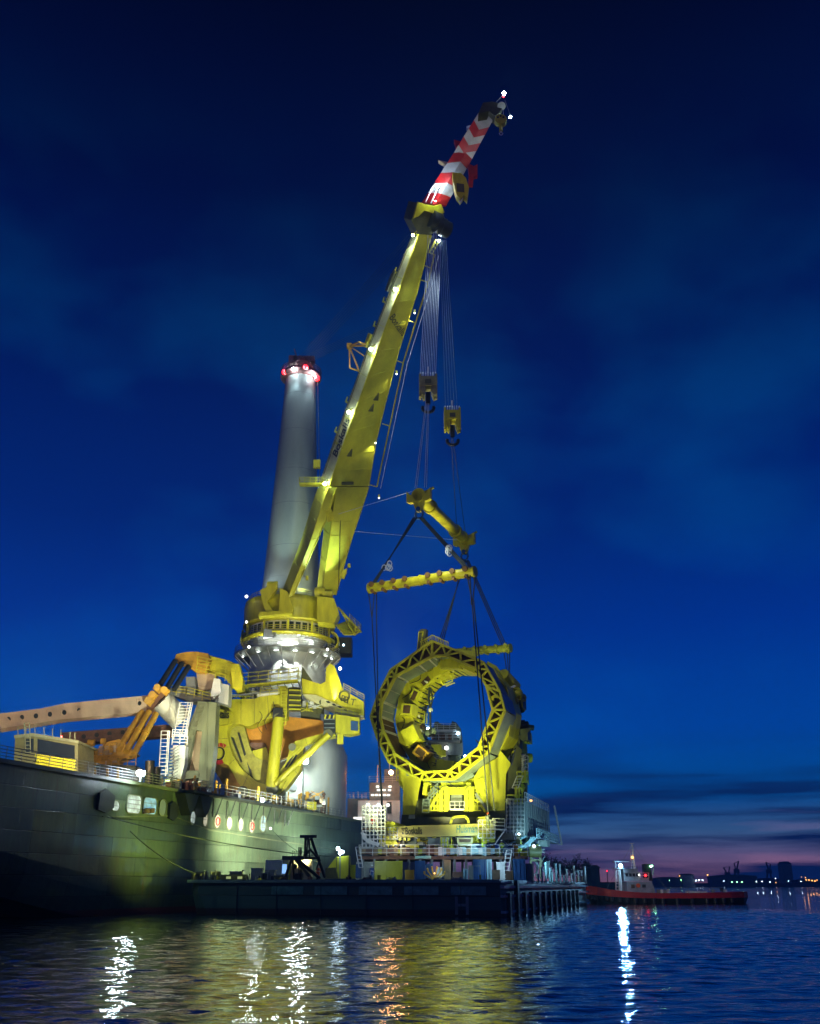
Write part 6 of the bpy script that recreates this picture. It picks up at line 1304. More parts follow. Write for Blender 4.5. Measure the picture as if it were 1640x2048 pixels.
# black derrick
dr = thing('black_sheerleg_derrick', 'black tubular sheerleg derrick with ladder mast standing on the barge bow', 'derrick', bt(600, 1755, 112))
b = MB()
def dpt(x, y, Y=112): return W(x, y, Y)
for a_, c_, Y0, Y1, r_ in (((583, 1717), (570, 1757), 112, 111, .16), ((585, 1717), (588, 1757), 112, 113, .12), ((590, 1717), (622, 1757), 112, 111, .18), ((592, 1717), (640, 1757), 112, 113, .18), ((617, 1675), (612, 1716), 114, 114, .1), ((612, 1674), (609, 1716), 114, 114, .12), ((622, 1676), (650, 1755), 114, 115, .16), ((620, 1698), (604, 1720), 114, 114, .13), ((620, 1698), (641, 1722), 114, 114, .13), ((600, 1716), (640, 1716), 114, 114, .14), ((619, 1678), (619, 1716), 114, 114, .1), ((598, 1695), (598, 1757), 113, 113, .09), ((602, 1695), (602, 1757), 113, 113, .09), ((640, 1718), (632, 1740), 114, 114, .08)):
    b.tube(W(*a_, Y0), W(*c_, Y1), r_, 8)
b.box(W(587, 1716, 112), 2.4, .7, .4); b.box(W(617, 1673, 114), 1.9, .6, .3)
b.build('tube_leg', BLK, dr)
b = MB(); b.ladder(W(600, 1695, 112.8), W(600, 1756, 112.8), Vector((1, 0, 0)), .3, .35, .05); b.ladder(W(612, 1674, 114), W(612, 1716, 114), Vector((1, 0, 0)), .3, .35, .05); b.build('ladder', BLK, dr)
b = MB(); b.tube(W(589, 1719, 111.8), W(590, 1728, 111.8), .04, 5); b.ball(W(590, 1732, 111.8), .28, 6); b.tube(W(590, 1732, 111.8), W(590, 1738, 111.8), .1, 6); b.build('hook_block', BLK, dr)
# yellow skip / shed
t = thing('yellow_deck_house', 'large olive-yellow slant-fronted housing on the barge behind the derrick', 'housing', bt(690, 1755, 124))
b = MB(); Y = 122; b.prism([W(652, 1757, Y), W(656, 1735, Y), W(672, 1714, Y), W(698, 1711, Y), W(698, 1757, Y)], (0, 4, 0)); b.build('slant_body', YEL, t); b = MB(); b.prism([W(700, 1730, Y), W(742, 1728, Y), W(742, 1757, Y), W(700, 1757, Y)], (0, 3, 0)); b.build('low_body', YEL, t)
b = MB(); b.prism([W(651, 1736, 121), W(671, 1735, 121), W(676, 1757, 121), (W(650, 1757, 121))], (0, 1, 0)); b.build('tarp_heap', OLV, t); b = MB(); b.beam(W(673, 1713, 121.9), W(673, 1757, 121.9), .08); b.beam(W(698, 1711, 121.9), W(698, 1757, 121.9), .1); b.build('seam', OLV, t)
t = thing('barge_floodlights', 'cluster of white floodlights glaring on a mast left of the work platform', 'floodlight', bt(680, 1755, 126))
for x, y in ((676, 1697), (680, 1706), (685, 1704)): bulb(W(x, y, 121.5), .2, L_COOL, t, 'lamp')
b = MB(); b.beam(W(680, 1700, 122), W(680, 1757, 122), .14); b.beam(W(673, 1700, 122), W(687, 1702, 122), .12); b.build('pole', GRY, t)
t, c_, w, h = slab_thing('yellow_ballast_box', 'yellow box under the left half of the work platform', 'box', 749, 805, 1722, 118.5, 3, YEL); container(t, c_, w, 3, h, YEL, 6)
t, c_, w, h = slab_thing('blue_white_container', 'white and blue container left of the yellow box under the platform', 'container', 712, 746, 1724, 120, 2.4, CYA); container(t, c_, w, 2.4, h, WHT, 8)
bb = MB(); bb.box(c_ + Vector((-w * .3, -1.3, .1)), .9, .06, h * .7); bb.build('blue_panel', BLU, t)
# containers and bins under the platform
rnd = random.Random(13)
i = 0
under = ((830, 850, 1722, BLU, 'royal blue ribbed container under the platform, left of centre'), (851, 866, 1728, BLU, 'short deep blue container beside the lit yellow grab'), (874, 884, 1735, WHT2, 'pale box behind the orange grab'), (889, 902, 1720, WOOD, 'beige upright cabinet under the platform middle'), (927, 936, 1738, CYA, 'small pale blue bin under the platform'), (938, 962, 1731, GRY, 'wide grey bin under the platform'), (947, 972, 1719, BLU, 'bright blue container under the platform right of the beige cabinet'), (974, 984, 1719, CYA, 'pale cyan cabinet beside the bright blue container'), (994, 1010, 1724, WHT2, 'white cabinet right of the cyan one'), (1028, 1052, 1718, BLU, 'blue container at the right end of the platform'), (1054, 1068, 1727, GRY, 'grey bin past the right end of the platform'), (905, 925, 1744, RUST, 'rusty low box under the platform middle'), (950, 966, 1746, RUST, 'rusty low box under the bright blue container'), (1012, 1026, 1742, BRN, 'brown low box before the blue end container'), (810, 828, 1740, ORA, 'orange beam end under the platform left'), (985, 1000, 1740, BRN, 'dark maroon box below the white cabinet'))
for (x0, x1, yt, m, lab) in under:
    t, c_, w, h = slab_thing('deck_container', lab, 'container', x0, x1, yt, 117 + rnd.random() * 1.2, 2.2, m, None, 'containers under the work platform'); container(t, c_, max(w, .5), 2.2, max(h, .5), m, max(3, int(w / .35)))
t = thing('orange_grab', 'small orange lamp-lit grab with prongs on the barge deck under the platform', 'grab', bt(870, 1755, 116)); b = MB()
for a in range(-60, 61, 24): p = bt(869, 1755, 115.5); b.beam(p + UP * .2, p + Vector((1.3 * math.sin(R(a)), 0, .3 + 1.1 * math.cos(R(a)))), .14); b.tube(p + Vector((1.3 * math.sin(R(a)), 0, .3 + 1.1 * math.cos(R(a)))), p + Vector((1.35 * math.sin(R(a)), -.1, .55 + 1.1 * math.cos(R(a)))), .1, 6)
b.build('prong', ORA, t); bulb(bt(869, 1755, 115) + UP * .9, .08, L_AMBER, t, 'lamp')
for i in range(15):
    x = 1068 + i * 7.4 + rnd.uniform(-2, 2); Y = 118 + i * 2.6; p = bt(x, 1755, Y); h = rnd.choice((.8, 1.1, 1.6, 2.2)); b = MB(); b.tube(p, p + UP * h, .13, 8); b.tube(p + UP * h, p + UP * (h + .1), .2, 8); tag(b.build('deck_post', CYA), nth(i, 'short pale post', 'along the far right edge of the barge'), 'post', 'posts along the barge right edge')
t = thing('lattice_gantry', 'thin pale blue lattice mast at the right end of the barge work area', 'mast', bt(1095, 1755, 135)); b = MB()
for x in (1074, 1094, 1098): b.beam(W(x, 1757, 135), W(x, 1722, 135), .18)
for x0, x1 in ((1094, 1098),):
    for k in range(7): b.beam(W(x0, 1757 - 5 * k, 135), W(x1, 1752 - 5 * k, 135), .08)
b.beam(W(1082, 1741, 135), W(1104, 1740, 135), .3); b.beam(W(1060, 1712, 134), W(1090, 1745, 134), .12); b.beam(W(1090, 1712, 134), W(1068, 1752, 134), .12); b.build('lattice', mat('blue_steel', (.12, .28, .36), .4), t)
b = MB(); b.ladder(W(1018, 1700, 118), W(1010, 1757, 118), Vector((1, 0, 0)), .6, .4, .09); tag(b.build('boarding_ladder', WHT2), 'white ladder leaning from the barge deck to the platform right end', 'ladder')
t = thing('leaning_pile_cradle', 'dark drum-topped cradle right of the work platform', 'cradle', bt(1068, 1755, 128)); b = MB(); b.tube(W(1058, 1703, 128), W(1082, 1704, 128), .7, 12); b.beam(W(1062, 1708, 128), W(1060, 1757, 128), .3); b.beam(W(1080, 1708, 128), W(1082, 1757, 128), .3); b.beam(W(1060, 1720, 128), W(1084, 1722, 128), .8, .3); b.build('frame', OLV, t)
# mooring ropes
def mooring(pts, r_, lab):
    b = MB(); b.path(pts, r_, 5); tag(b.build('mooring_rope', SLNG), lab, 'rope', 'mooring ropes')
def sag(a, c_, s, n_=12): return [a.lerp(c_, k / n_) - UP * s * 4 * (k / n_) * (1 - k / n_) for k in range(n_ + 1)]
mooring(sag(sp(-13, 8.3, .3), bt(393, 1755, 112) + UP * .8, .5), .07, 'long dark mooring rope sloping from the hull down to the left bollard')
mooring(sag(SP(215, 1634, .3), W(672, 1714, 121), .6), .055, 'long thin rope running across the hull towards the yellow housing')
mooring(sag(SP(541, 1657, .3), W(640, 1725, 114), .5), .03, 'thin short rope from the hull lamp to the derrick')
b = MB(); b.ball(SP(541, 1657, .3), .16, 5); tag(b.build('hull_lamp', L_SOFT), 'small white lamp on the hull right of the oval openings', 'lamp')

# ================================================================ PEOPLE
def person(label, foot, top, bottom, rz=0, arm=0, helmet=True, hc=None):
    """continuous skinned figure about 1.8 m tall at foot"""
    t = thing('person', label, 'person', foot, 'crew at work', rz)
    V_ = [(0, 0, .95), (0, 0, 1.18), (0, .0, 1.42), (0, -.01, 1.53), (0, -.03, 1.66), (-.1, 0, .88), (-.12, -.03, .5), (-.13, .02, .08), (-.13, -.14, .04), (.1, 0, .88), (.13, -.1, .5), (.14, -.02, .08), (.14, -.18, .04),
          (-.2, 0, 1.42), (-.27, -.02, 1.14), (-.25, -.2, .95), (-.25, -.27, .9), (.2, 0, 1.42), (.28, -.05, 1.16 + arm * .2), (.24, -.28, 1.02 + arm * .45), (.23, -.36, 1.0 + arm * .5)]
    Ed = [(0, 1), (1, 2), (2, 3), (3, 4), (0, 5), (5, 6), (6, 7), (7, 8), (0, 9), (9, 10), (10, 11), (11, 12), (2, 13), (13, 14), (14, 15), (15, 16), (2, 17), (17, 18), (18, 19), (19, 20)]
    Rd = [.16, .155, .14, .06, .105, .1, .07, .05, .045, .1, .07, .05, .045, .075, .055, .045, .04, .075, .055, .045, .04]
    me = bpy.data.meshes.new('body'); me.from_pydata(V_, Ed, []); o = bpy.data.objects.new('body', me); COL.objects.link(o)
    md = o.modifiers.new('skin', 'SKIN'); 
    for i, r_ in enumerate(Rd): me.skin_vertices[0].data[i].radius = (r_, r_ * .85)
    me.skin_vertices[0].data[0].use_root = True
    o.modifiers.new('s', 'SUBSURF').levels = 1
    bpy.context.view_layer.update(); dg = bpy.context.evaluated_depsgraph_get(); me2 = bpy.data.meshes.new_from_object(o.evaluated_get(dg)); bpy.data.objects.remove(o)
    me2.materials.clear(); [me2.materials.append(m) for m in (top, bottom, SKIN, BLK)]
    for p in me2.polygons:
        z = p.center.z; p.material_index = 2 if z > 1.52 or (abs(p.center.x) > .2 and z < .98 and p.center.y < -.2) else 3 if z < .1 else 1 if z < .93 else 0; p.use_smooth = True
    o = bpy.data.objects.new('body', me2); COL.objects.link(o); o.parent = t
    b = MB(); b.lathe((0, -.03, 1.7), [(.135, 0), (.13, .05), (.09, .11), (.001, .14)], 12); b.lathe((0, -.05, 1.7), [(.16, 0), (.13, .015)], 12); b.build('helmet', hc or WHT2, t, local=True)
    b = MB(); b.lathe((0, 0, 1.15), [(.185, 0), (.185, .05)], 12); b.build('reflective_band', WHT2, t, local=True)
    return t
person('crew member in orange overalls standing on the barge by the derrick', bt(636, 1755, 118), ORC, ORC, .4, 0, True, RED)
person('worker in yellow-green jacket and blue trousers on the platform beside the right foot', Vector((W(968, 1700, 119.5).x, 119.5, zA)), HIV, BLU, .5, 1)
person('worker in dark clothes right of the yellow-green jacket on the platform', Vector((W(977, 1700, 119.6).x, 119.6, zA)), NAV, NAV, -.6, 0)
person('worker in yellow-green jacket near the right end of the platform', Vector((W(1004, 1700, 119.6).x, 119.6, zA)), HIV, BLU, -.2, 0)
person('worker in grey with orange helmet on the small walkway by the slings', W(976, 1657, 119.4), GRY, TEAL, 0, 1, True, ORC)
person('worker in red on the left scaffold tower', W(745, 1664, 119.4), RED, NAV, .3, 0)
person('worker in blue standing by the white and blue container', bt(744, 1755, 117), NAV, BLU, 0, 0)

TUGW = mat('tug_grey_white', (.30, .34, .38), .5, var=.2, scale=.8)
# ================================================================ TUG
TY = 176
tug = thing('harbour_tug', 'red and black harbour tug with white wheelhouse pushing at the barge corner', 'tug', W(1330, 1800, TY))
def TX(x): return W(x, 1790, TY).x
def TZ(y): return CAM_H + TY * math.tan(math.atan((1024 - y) / FPX) + PITCH)
st = [(1171, 1770, .4), (1176, 1771, 1.3), (1190, 1774, 2.4), (1215, 1779, 3.2), (1260, 1784, 3.6), (1314, 1786, 3.7), (1400, 1785.5, 3.6), (1450, 1784, 3.3), (1478, 1783, 2.6), (1490, 1783, 1.4), (1493, 1784, .5)]
low, red_ = [], []
for x, y, hw in st:
    X, Z = TX(x), TZ(y); zm = Z * .5 - .02; e = .35 if x < 1180 else .25 if x > 1485 else 0; sx = 1 if x < 1300 else -1
    low.append([Vector((X + e * sx * 3, TY - hw * .8, -.6)), Vector((X, TY - hw, zm)), Vector((X, TY + hw, zm)), Vector((X + e * sx * 3, TY + hw * .8, -.6))])
    red_.append([Vector((X, TY - hw - .02, zm + .02)), Vector((X, TY - hw - .05, Z)), Vector((X, TY + hw + .05, Z)), Vector((X, TY + hw + .02, zm + .02))])
b = MB(); b.loft(low); b.build('hull', BLK, tug); b = MB(); b.loft(red_); b.build('red_bulwark', RED, tug)
b = MB()
for i in range(22): q_ = i / 21 * (len(st) - 4.01); k = int(q_); a_ = low[k][1].lerp(low[k + 1][1], q_ - k); b.tube(a_ + Vector((0, -.3, -.05)), a_ + Vector((0, -.3, -.75)), .32, 8)
b.build('tyre_fender', BLK, tug)
def tbx(x0, y0, x1, y1, dy, dp, m, nm, par=None, tap=0):
    X0, X1, Z0, Z1 = TX(x0), TX(x1), TZ(y1), TZ(y0); bb = MB(); k = tap * (X1 - X0); bb.prism([Vector((X0, TY + dy, Z0)), Vector((X1 + k, TY + dy, Z0)), Vector((X1, TY + dy, Z1)), Vector((X0, TY + dy, Z1))], (0, dp, 0)); return bb.build(nm, m, par or tug)
dh = tbx(1251, 1763, 1300, 1787, -2.2, 4.4, TUGW, 'deckhouse', None, .12); wh_ = tbx(1247, 1744, 1278, 1762, -1.7, 3.4, TUGW, 'wheelhouse')
tbx(1258, 1769, 1265, 1776, -2.26, .08, BRN, 'window', dh); tbx(1280, 1769, 1287, 1775, -2.26, .08, BLK, 'window', dh)
for x in (1250, 1257, 1264, 1271): tbx(x, 1747, x + 5, 1753, -1.76, .08, GLASS, 'window', wh_)
tbx(1232, 1736, 1249, 1738, -1.8, 3.4, WHT2, 'canopy'); tbx(1237, 1738, 1242, 1782, -1.4, .8, WHT2, 'light_pillar')
tbx(1291, 1728, 1303, 1762, -.8, 1.8, BLK, 'funnel', None, .25); tbx(1276, 1756, 1296, 1762, -1.8, 3.6, TUGW, 'boat_deck'); tbx(1369, 1782, 1408, 1787, -2, 1.2, WHT2, 'raft_box')
tbx(1232, 1722.5, 1262, 1724, -.8, 1.6, WHT2, 'radar_bar'); tbx(1246, 1738, 1274, 1745, -1.9, 3.8, TUGW, 'wheelhouse_roof')
b = MB(); P0 = lambda x, y, dy=0: Vector((TX(x), TY + dy, TZ(y)))
b.beam(P0(1272, 1744), P0(1272, 1687), .16); b.beam(P0(1275, 1744), P0(1273, 1710), .12); b.beam(P0(1267, 1687), P0(1277, 1687), .1); b.ladder(P0(1270, 1744), P0(1271, 1692), Vector((1, 0, 0)), .5, .5, .05); b.build('mast', WHT2, tug); b = MB(); b.beam(P0(1236, 1738), P0(1236, 1723), .1); b.build('radar_post', WHT2, tug); b = MB(); b.beam(P0(1305, 1760), P0(1312, 1735), .12); b.build('davit', WHT2, tug); b = MB(); b.rail([P0(1278, 1756, -1.8), P0(1296, 1756, -1.8)], .8, .8, .05, 1); b.build('railing', WHT2, tug); b = MB(); b.ladder(P0(1235, 1742, -2), P0(1232, 1780, -2), Vector((1, 0, 0)), .7, .5, .08); b.build('ladder', WHT2, tug)
for i in range(8): x = (1315, 1321, 1328, 1334, 1205, 1214, 1424, 1448)[i]; bb = MB(); bb.tube(P0(x, 1786, -1), P0(x, 1779, -1), .35, 8); bb.build('deck_drum', (GRY, WHT2)[i % 2], tug)
bulb(P0(1241, 1732, -1.9), .34, L_TUG, tug, 'search_lamp'); bulb(P0(1270, 1715, -.3), .2, L_AMBER, tug, 'mast_lamp'); bulb(P0(1303, 1733, -1.2), .16, L_GREEN, tug, 'lamp'); bulb(P0(1306, 1732, -1.2), .12, L_GREEN, tug, 'lamp'); bulb(P0(1289, 1751, -2), .2, L_RED, tug, 'red_lamp'); bulb(P0(1276, 1750, -2), .12, L_SOFT, tug, 'lamp')
b = MB()
for k in range(3): b.tube(P0(1441, 1783, -1.5 + k * .5), P0(1441, 1776, -1.5 + k * .5), .12, 6)
b.beam(P0(1436, 1777, -1.6), P0(1446, 1777, -.4), .15); b.build('towing_bitt', BLK, tug)
b = MB(); b.rail([P0(1247, 1744, -1.9), P0(1274, 1744, -1.9)], .9, .7, .04, 1); b.rail([P0(1320, 1786, -3.4), P0(1440, 1785, -3.0)], .8, 2, .04, 1); b.build('railing', TUGW, tug)
b = MB(); b.path([P0(1272, 1688), P0(1300, 1728)], .03, 4); b.path([P0(1272, 1690), P0(1215, 1776)], .03, 4); b.path([P0(1273, 1700), P0(1340, 1783)], .03, 4); b.build('stay_wire', GRY, tug)
b = MB(); b.tube(P0(1272, 1771, -2.25), P0(1272, 1771, -2.45), .35, 12); b.build('lifebuoy', ORC, tug)
spot('tug_lamp_light', P0(1241, 1732, -2.6), P0(1242, 1778, -4), 420, (.35, .7, 1), 150, .3)

# ================================================================ FAR SHORE
b = MB(); b.box(W(1400, 1768, 1250) + Vector((0, 300, -1.5)), 1600, 560, 5); tag(b.build('far_shore', mat('shore_dark', (.02, .022, .02), .9, var=.2, scale=.02)), 'low dark far shore', None, None, 'structure')
b = MB(); b.box(W(1130, 1768, 420) + Vector((0, 40, -1)), 60, 80, 3.5); tag(b.build('near_quay', mat('quay_dark', (.03, .03, .028), .9, var=.2, scale=.1)), 'dark quay behind the barge end', None, None, 'structure')
DKB = mat('dark_building', (.035, .035, .045), .8, var=.2, scale=.05)
def sh(name, label, cat, x0, y0, x1, Y, m=DKB, roof=0, group='buildings on the far shore'):
    a_ = W(x0, 1768, Y); c_ = W(x1, 1768, Y); z1_ = W(x0, y0, Y).z; t = thing(name, label, cat, ((a_.x + c_.x) / 2, Y, 1), group); w = c_.x - a_.x
    b = MB(); b.box(((a_.x + c_.x) / 2, Y + 10, z1_ / 2), w, 20, z1_); b.build('walls', m, t)
    b = MB(); X = (a_.x + c_.x) / 2; k = (z1_) * .12; b.prism([Vector((a_.x - .5, Y - .5, z1_)), Vector((c_.x + .5, Y - .5, z1_)), Vector((X + w * .2, Y - .5, z1_ + k)), Vector((X - w * .2, Y - .5, z1_ + k))], (0, 21, 0)); b.build('roof', DKB, t)
    return t
sh('warehouse', 'broad dark warehouse left of the tall dark trees gap behind the tug bow', 'warehouse', 1184, 1736, 1201, 410)
sh('warehouse', 'low dark shed just right of the tug mast on the far shore', 'warehouse', 1312, 1756, 1362, 1240); sh('warehouse', 'pale-fronted shed on the far shore between the tug funnel and the crane', 'warehouse', 1366, 1750, 1390, 1240, GRY)
sh('warehouse', 'long dark shed under the slanted crane on the far shore', 'warehouse', 1425, 1752, 1516, 1260); sh('warehouse', 'short dark shed near the right edge of the far shore', 'warehouse', 1520, 1758, 1560, 1280)
sh('silo_block', 'tall faint brownish block on the far shore near the right edge', 'tower block', 1570, 1728, 1588, 1500, mat('brown_block', (.40, .22, .12), .8, var=.1, scale=.1), 0); sh('warehouse', 'low building beneath the orange lights at the right edge', 'warehouse', 1596, 1760, 1645, 1280)
def shcrane(x, y0, label, lean):
    t = thing('harbour_crane', label, 'crane', (W(x, 1768, 1300).x, 1300, 1), 'cranes on the far shore'); b = MB(); p = W(x, 1762, 1300); q_ = W(x, (1762 + y0) / 2, 1300); tp_ = W(x + lean, y0, 1300)
    for dx in (-3.5, 3.5): b.beam(p + Vector((dx, 0, 0)), q_ + Vector((dx * .4, 0, 0)), 1.6)
    b.box(q_, 6, 5, 5); b.beam(q_, tp_, 1.5); b.beam(q_ - Vector((lean * .2, 0, -2)), q_ + Vector((-lean * .5, 0, 9)), 1.2); b.beam(q_ + Vector((-lean * .5, 0, 9)), tp_, .6); b.build('lattice', DKB, t)
shcrane(1473, 1722, 'slanted dark harbour crane behind the long shed', 4); shcrane(1455, 1735, 'small dark crane left of the slanted harbour crane', -8); shcrane(1538, 1724, 'thin crane silhouette left of the brownish tower block', -6)
LC = {}
for i, (x, y, m, s) in enumerate(sorted(((1359, 1752, L_AMBER, .8), (1362, 1760, L_GREEN, .5), (1339, 1761, L_GREEN, .4), (1392, 1761, L_COOL, .7), (1398, 1760, L_COOL, .8), (1405, 1760, L_COOL, .8), (1415, 1750, L_AMBER, 1.0), (1448, 1762, L_COOL, .5), (1464, 1764, L_GREEN, .6), (1474, 1764, L_GREEN, .6), (1484, 1764, L_GREEN, .6), (1513, 1763, L_COOL, .5), (1524, 1763, L_COOL, .6), (1540, 1764, L_COOL, .6), (1552, 1765, L_AMBER, .6), (1551, 1757, L_COOL, .4), (1577, 1762, L_COOL, .5), (1602, 1763, L_COOL, .5), (1603, 1754, L_AMBER, .6), (1611, 1755, L_AMBER, .8), (1612, 1760, L_AMBER, .9), (1618, 1760, L_AMBER, 1.1), (1624, 1761, L_AMBER, 1.1), (1630, 1762, L_AMBER, 1.1), (1634, 1760, L_AMBER, .8), (1214, 1742, L_RED, .25)), key=lambda q_: q_[0])):
    Y = 1235 if x > 1230 else 400; p = W(x, y, Y); cn_ = 'amber' if m is L_AMBER else 'green-white' if m is L_GREEN else 'red' if m is L_RED else 'cool white'; LC[cn_] = LC.get(cn_, -1) + 1; t = thing('shore_lamp', nth(LC[cn_], cn_ + ' lamp', 'glinting on the far shore') if m is not L_RED else 'only red lamp on the far shore left of the tug mast', 'lamp', p, 'lamps on the far shore'); b = MB(); b.ball(p, s * .8 if Y > 1000 else s, 4); b.build('lamp', m, t); b = MB(); b.beam(p, (p.x, p.y, 0.5), .25); b.build('pole', DKB, t)
# trees left of the tug, and a low belt behind
def tree(x, y0, Y, label, seed):
    r_ = random.Random(seed); base = W(x, 1768, Y); base.z = .7; H_ = W(x, y0, Y).z - .7; t = thing('bare_tree', label, 'tree', base, 'trees behind the barge')
    b = MB(); b.tube(base, base + UP * H_ * .45, H_ * .025, 7, H_ * .015); tips = []
    for i in range(9):
        a = r_.uniform(0, 6.28); s0_ = base + UP * H_ * r_.uniform(.25, .5); e_ = s0_ + Vector((math.cos(a) * H_ * r_.uniform(.12, .27), math.sin(a) * H_ * .2, H_ * r_.uniform(.2, .48))); b.tube(s0_, e_, H_ * .012, 5, H_ * .005); tips.append(e_)
        for j in range(4): f_ = e_.lerp(s0_, r_.random() * .5) + Vector((r_.uniform(-1, 1), r_.uniform(-1, 1), r_.uniform(0, 1.2))) * H_ * .09; b.tube(s0_.lerp(e_, .6), f_, H_ * .005, 4, H_ * .002); tips.append(f_)
    b.build('trunk', DKB, t); b = MB()
    for i in range(900):
        c_ = r_.choice(tips) + Vector((r_.gauss(0, 1), r_.gauss(0, 1), r_.gauss(0, 1))) * H_ * .05; s_ = H_ * r_.uniform(.012, .03); d1 = Vector((r_.uniform(-1, 1), r_.uniform(-1, 1), r_.uniform(-1, 1))).normalized() * s_; d2 = d1.orthogonal().normalized() * s_ * .7
        b.add([c_ - d1, c_ + d2, c_ + d1, c_ - d2], [(0, 1, 2, 3)])
    b.build('crown', TREE, t)
for i, (x, y) in enumerate(((1102, 1706), (1116, 1716), (1130, 1718), (1148, 1714), (1160, 1712), (1174, 1722))):
    tree(x, y, 400 + i * 4, ('tall bare tree right behind the lattice mast', 'second dark tree from the barge work area', 'lower round tree in the middle of the dark row', 'broad dark tree in the row behind the barge posts', 'tall dark tree next to the dark warehouse', 'smallest tree touching the dark warehouse')[i], i)

# ---------------------------------------------------------------- night haze
b = MB(); b.box((200, 700, 68), 2900, 2740, 142); hz = b.build('haze', YEL); hz['kind'] = 'stuff'; hz['label'] = 'thin night haze over the harbour'
hm = bpy.data.materials.new('haze'); hm.use_nodes = True; t_ = hm.node_tree; t_.nodes.clear(); o_ = t_.nodes.new('ShaderNodeOutputMaterial'); v_ = t_.nodes.new('ShaderNodeVolumePrincipled')
v_.inputs['Color'].default_value = (.38, .78, 1, 1); v_.inputs['Density'].default_value = .00042; v_.inputs['Anisotropy'].default_value = .2; t_.links.new(v_.outputs[0], o_.inputs['Volume'])
hz.data.materials.clear(); hz.data.materials.append(hm)
# ================================================================ WORKING LIGHTS (visible lamps and floods, plus added spots where no lamp stands)
spot('ring_fill', (-9, 106, 4.3), W(862, 1515, 126), 29000, (.94, 1, .36), 36, .5, 1)  # unseen floods added on the barge deck to light the ring front
spot('ring_fill', (7.5, 104, 4.3), W(925, 1525, 126), 50000, (.94, 1, .34), 38, .5, 1)
spot('ring_top_fill', (12, 112, 9.5), W(885, 1370, 128), 9000, (1, .9, .4), 50, .5)  # added spot for the ring top, no lamp there
spot('ring_inside_fill', W(900, 1548, 130), W(850, 1340, 131), 4200, (.9, 1, .45), 110, .5)  # added spot for the ring's inner wall, no lamp there
spot('leg_fill', W(905, 1640, 123.4), W(905, 1575, 126.5), 1300, (1, 1, .5), 125, .3)  # added spot that brightens the legs, without a fixture
spot('beam_fill', (2.5, 112, 4.2), W(905, 1662, 121), 520, (1, .55, .30), 50, .3)  # added spot that brings out the lettered beam
spot('platform_flood', W(948, 1672, 118.5), W(930, 1712, 121), 420, (.6, .95, 1), 140, .3)
spot('platform_flood', W(800, 1672, 118.5), W(800, 1710, 121), 300, (1, .95, .7), 140, .3)
spot('scaffold_flood', W(760, 1600, 117), W(738, 1650, 120), 420, (.9, 1, .95), 90, .3)
spot('module_flood', W(1140, 1735, 120), W(1070, 1640, 135), 4200, (.40, .85, 1), 75, .3)
spot('barge_side_flood', W(1238, 1732, 168), bg_(25, 0, 1.5), 9000, (.25, .6, 1), 60, .3)
spot('tower_flood', W(870, 1640, 144), W(890, 1480, 151), 5000, (.85, .95, .9), 60, .3)
spot('column_flood', W(611, 1523, 166.0), W(645, 1590, 176), 6500, (.86, 1, .92), 160, .3)
spot('column_flood', W(678, 1700, 120), W(645, 1560, 175), 62000, (.88, 1, .86), 50, .4)
spot('gripper_flood', W(470, 1740, 116), W(540, 1480, 158), 23000, (1, .95, .42), 50, .4)
spot('gripper_flood', W(600, 1740, 116), W(640, 1430, 160), 9000, (1, .95, .5), 45, .4)
spot('left_flood', Vector((-31, 104, 17)), W(240, 1440, 140), 13000, (1, .66, .30), 80, .4)
spot('left_flood', Vector((-36, 96, 17)), W(40, 1440, 124), 28000, (1, .84, .60), 95, .4)
spot('cabin_flood', Vector((-35, 98, 15.5)), W(95, 1500, 113), 700, (.8, 1, .3), 100, .4)
spot('head_flood', W(335, 1555, 136), W(410, 1340, 148), 11000, (1, .82, .40), 50, .4)
spot('frame_flood', W(330, 1560, 138), W(400, 1500, 146), 2600, (.85, 1, .6), 100, .4)
spot('slew_fill', W(830, 1360, 140), W(610, 1225, 176), 26000, (1, .93, .45), 60, .4)  # added spot hanging in mid-air, lights the slew platform
spot('boom_flood', W(670, 1400, 160), W(690, 960, 165), 33000, (1, .98, .4), 38, .4)
spot('boom_flood', W(600, 1600, 156), W(735, 780, 153), 24000, (.95, 1, .6), 21, .4)
spot('mast_foot_flood', W(603, 1182, 176.5), W(614, 1140, 180), 900, (.9, 1, .95), 120, .3)
spot('mast_foot_flood', W(520, 1176, 177), W(548, 1130, 180), 900, (.8, .95, 1), 120, .3)
spot('pedestal_flood', W(560, 1400, 160), W(572, 1320, 178), 5200, (.95, 1, .95), 90, .4)
for x in (562, 592, 520, 632): spot('gallery_down_light', W(x, 1300, 174.6 + abs(x - 578) * .06), W(x, 1360, 177.5 + abs(x - 578) * .06), 2400, (.95, 1, .98), 60, .1, .6)
for x in (530, 575, 622): spot('bearing_fill', W(x, 1287, 173.4 + abs(x - 578) * .05), W(x, 1270, 177), 1100, (.95, 1, .95), 140, .2, 1)  # added spots that whiten the bearing band
spot('hull_flood_fill', bg_(10, -BW + .3, 4.6), SP(450, 1640), 1000, (.95, 1, .6), 150, .4, 1)  # added spot at the barge rail, no lamp there
spot('hull_flood_fill', bg_(38, -BW + .3, 5.5), SP(600, 1640), 7000, (.9, 1, .78), 150, .4, 1)  # second added rail spot, also without a lamp
spot('hull_flood_fill', W(672, 1700, 121), SP(500, 1650), 95000, (1, 1, .74), 80, .4, 1)  # beam of the barge floodlight cluster
spot('hull_glow_fill', (-21, 107.5, 4.8), SP(300, 1665), 2000, (.85, 1, .10), 100, .5, 1)  # added yellow-green spots imitating the ring's reflection in the hull
spot('hull_glow_fill', bg_(.6, -22, 4.2), SP(300, 1640), 13000, (.9, 1, .12), 60, .5, 1)
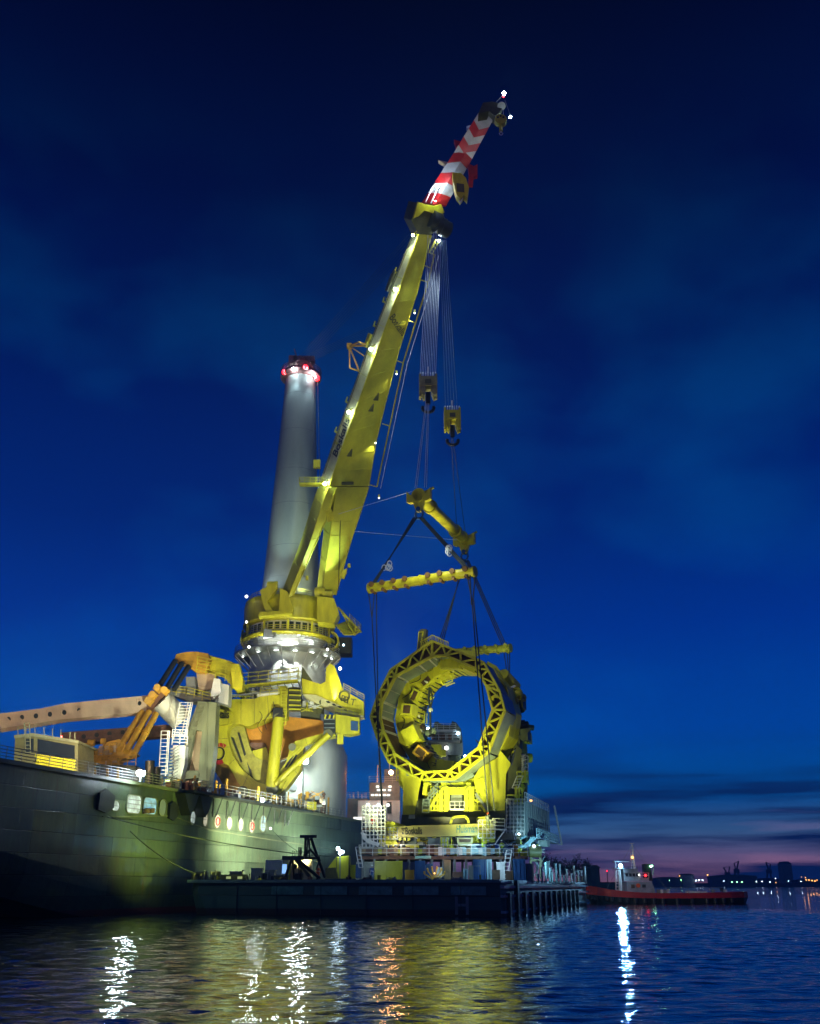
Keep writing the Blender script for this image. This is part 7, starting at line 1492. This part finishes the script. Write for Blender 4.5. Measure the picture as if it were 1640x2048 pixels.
spot('tug_fill', (15, 118, 8), (44, 176, 1), 17000, (1, .93, .8), 24, .3, .8)  # added warm spot that brings up the tug's red hull
spot('mast_fill', W(530, 1182, 171), W(600, 880, 181), 9000, (.7, 1, .95), 60, .3)  # added pair of spots that make the mast paler
spot('mast_fill', W(650, 1182, 171), W(612, 880, 181), 7000, (.7, 1, .85), 60, .3)
spot('hook_fill', W(742, 1430, 140), W(870, 740, 136), 30000, (1, .96, .75), 36, .3)  # added spot on the hook blocks, hangs in mid-air
spot('rope_fill', W(868, 475, 127), W(858, 640, 134), 3200, (.75, .9, 1), 100, .3, 1)  # added spot that makes the hoist ropes stand out
spot('spreader_fill', W(742, 1500, 140), W(870, 1080, 132), 34000, (1, .92, .5), 45, .3)  # three spots added round the spreaders, no fixtures in the air there
spot('spreader_top_fill', W(842, 1040, 112), W(845, 1160, 118), 4200, (.95, 1, .75), 100, .3)
spot('spreader_front_fill', W(790, 1330, 104), W(845, 1160, 118), 9000, (1, .95, .55), 60, .3)
spot('under_platform_fill', (-4, 114, 5.6), (-3, 119, 4), 260, (.6, .85, 1), 150, .3)  # added spots that lift the containers below the platform
spot('under_platform_fill', (4, 114, 5.6), (5, 119, 4), 320, (.5, .8, 1), 150, .3)
spot('under_platform_fill', (10, 115, 5.6), (11, 119, 4), 320, (.5, .8, 1), 150, .3)
spot('jib_flood', W(868, 430, 130), W(930, 300, 126), 260, (1, .7, .7), 60, .3)

def split_parts(names):
    for o in [o for o in sc.objects if o.type == 'MESH' and o.name.split('.')[0] in names]:
        me = o.data; n_ = len(me.vertices); par = list(range(n_))
        def find(a):
            while par[a] != a: par[a] = par[par[a]]; a = par[a]
            return a
        for e in me.edges: par[find(e.vertices[0])] = find(e.vertices[1])
        comps = {}
        for p in me.polygons: comps.setdefault(find(p.vertices[0]), []).append(p)
        base = o.name.split('.')[0]; items = list(comps.values())
        if len(items) < 2: continue
        for k, ps in enumerate(items):
            idx = sorted({v for p in ps for v in p.vertices}); mp_ = {v: i for i, v in enumerate(idx)}
            m2 = bpy.data.meshes.new(base); m2.from_pydata([tuple(me.vertices[v].co) for v in idx], [], [[mp_[v] for v in p.vertices] for p in ps])
            m2.materials.append(me.materials[0]); m2.polygons.foreach_set('use_smooth', [p.use_smooth for p in ps]); m2.update()
            if k == 0: o.data = m2
            else:
                o2 = bpy.data.objects.new(base, m2); COL.objects.link(o2); o2.parent = o.parent; o2.location = o.location
split_parts(('heel_bracket', 'pipe_rack', 'guard_loop', 'jack_rod', 'gallery_strut', 'underside_pipe', 'walkway_post', 'slot', 'brace_plate', 'deck_lamp_pole'))
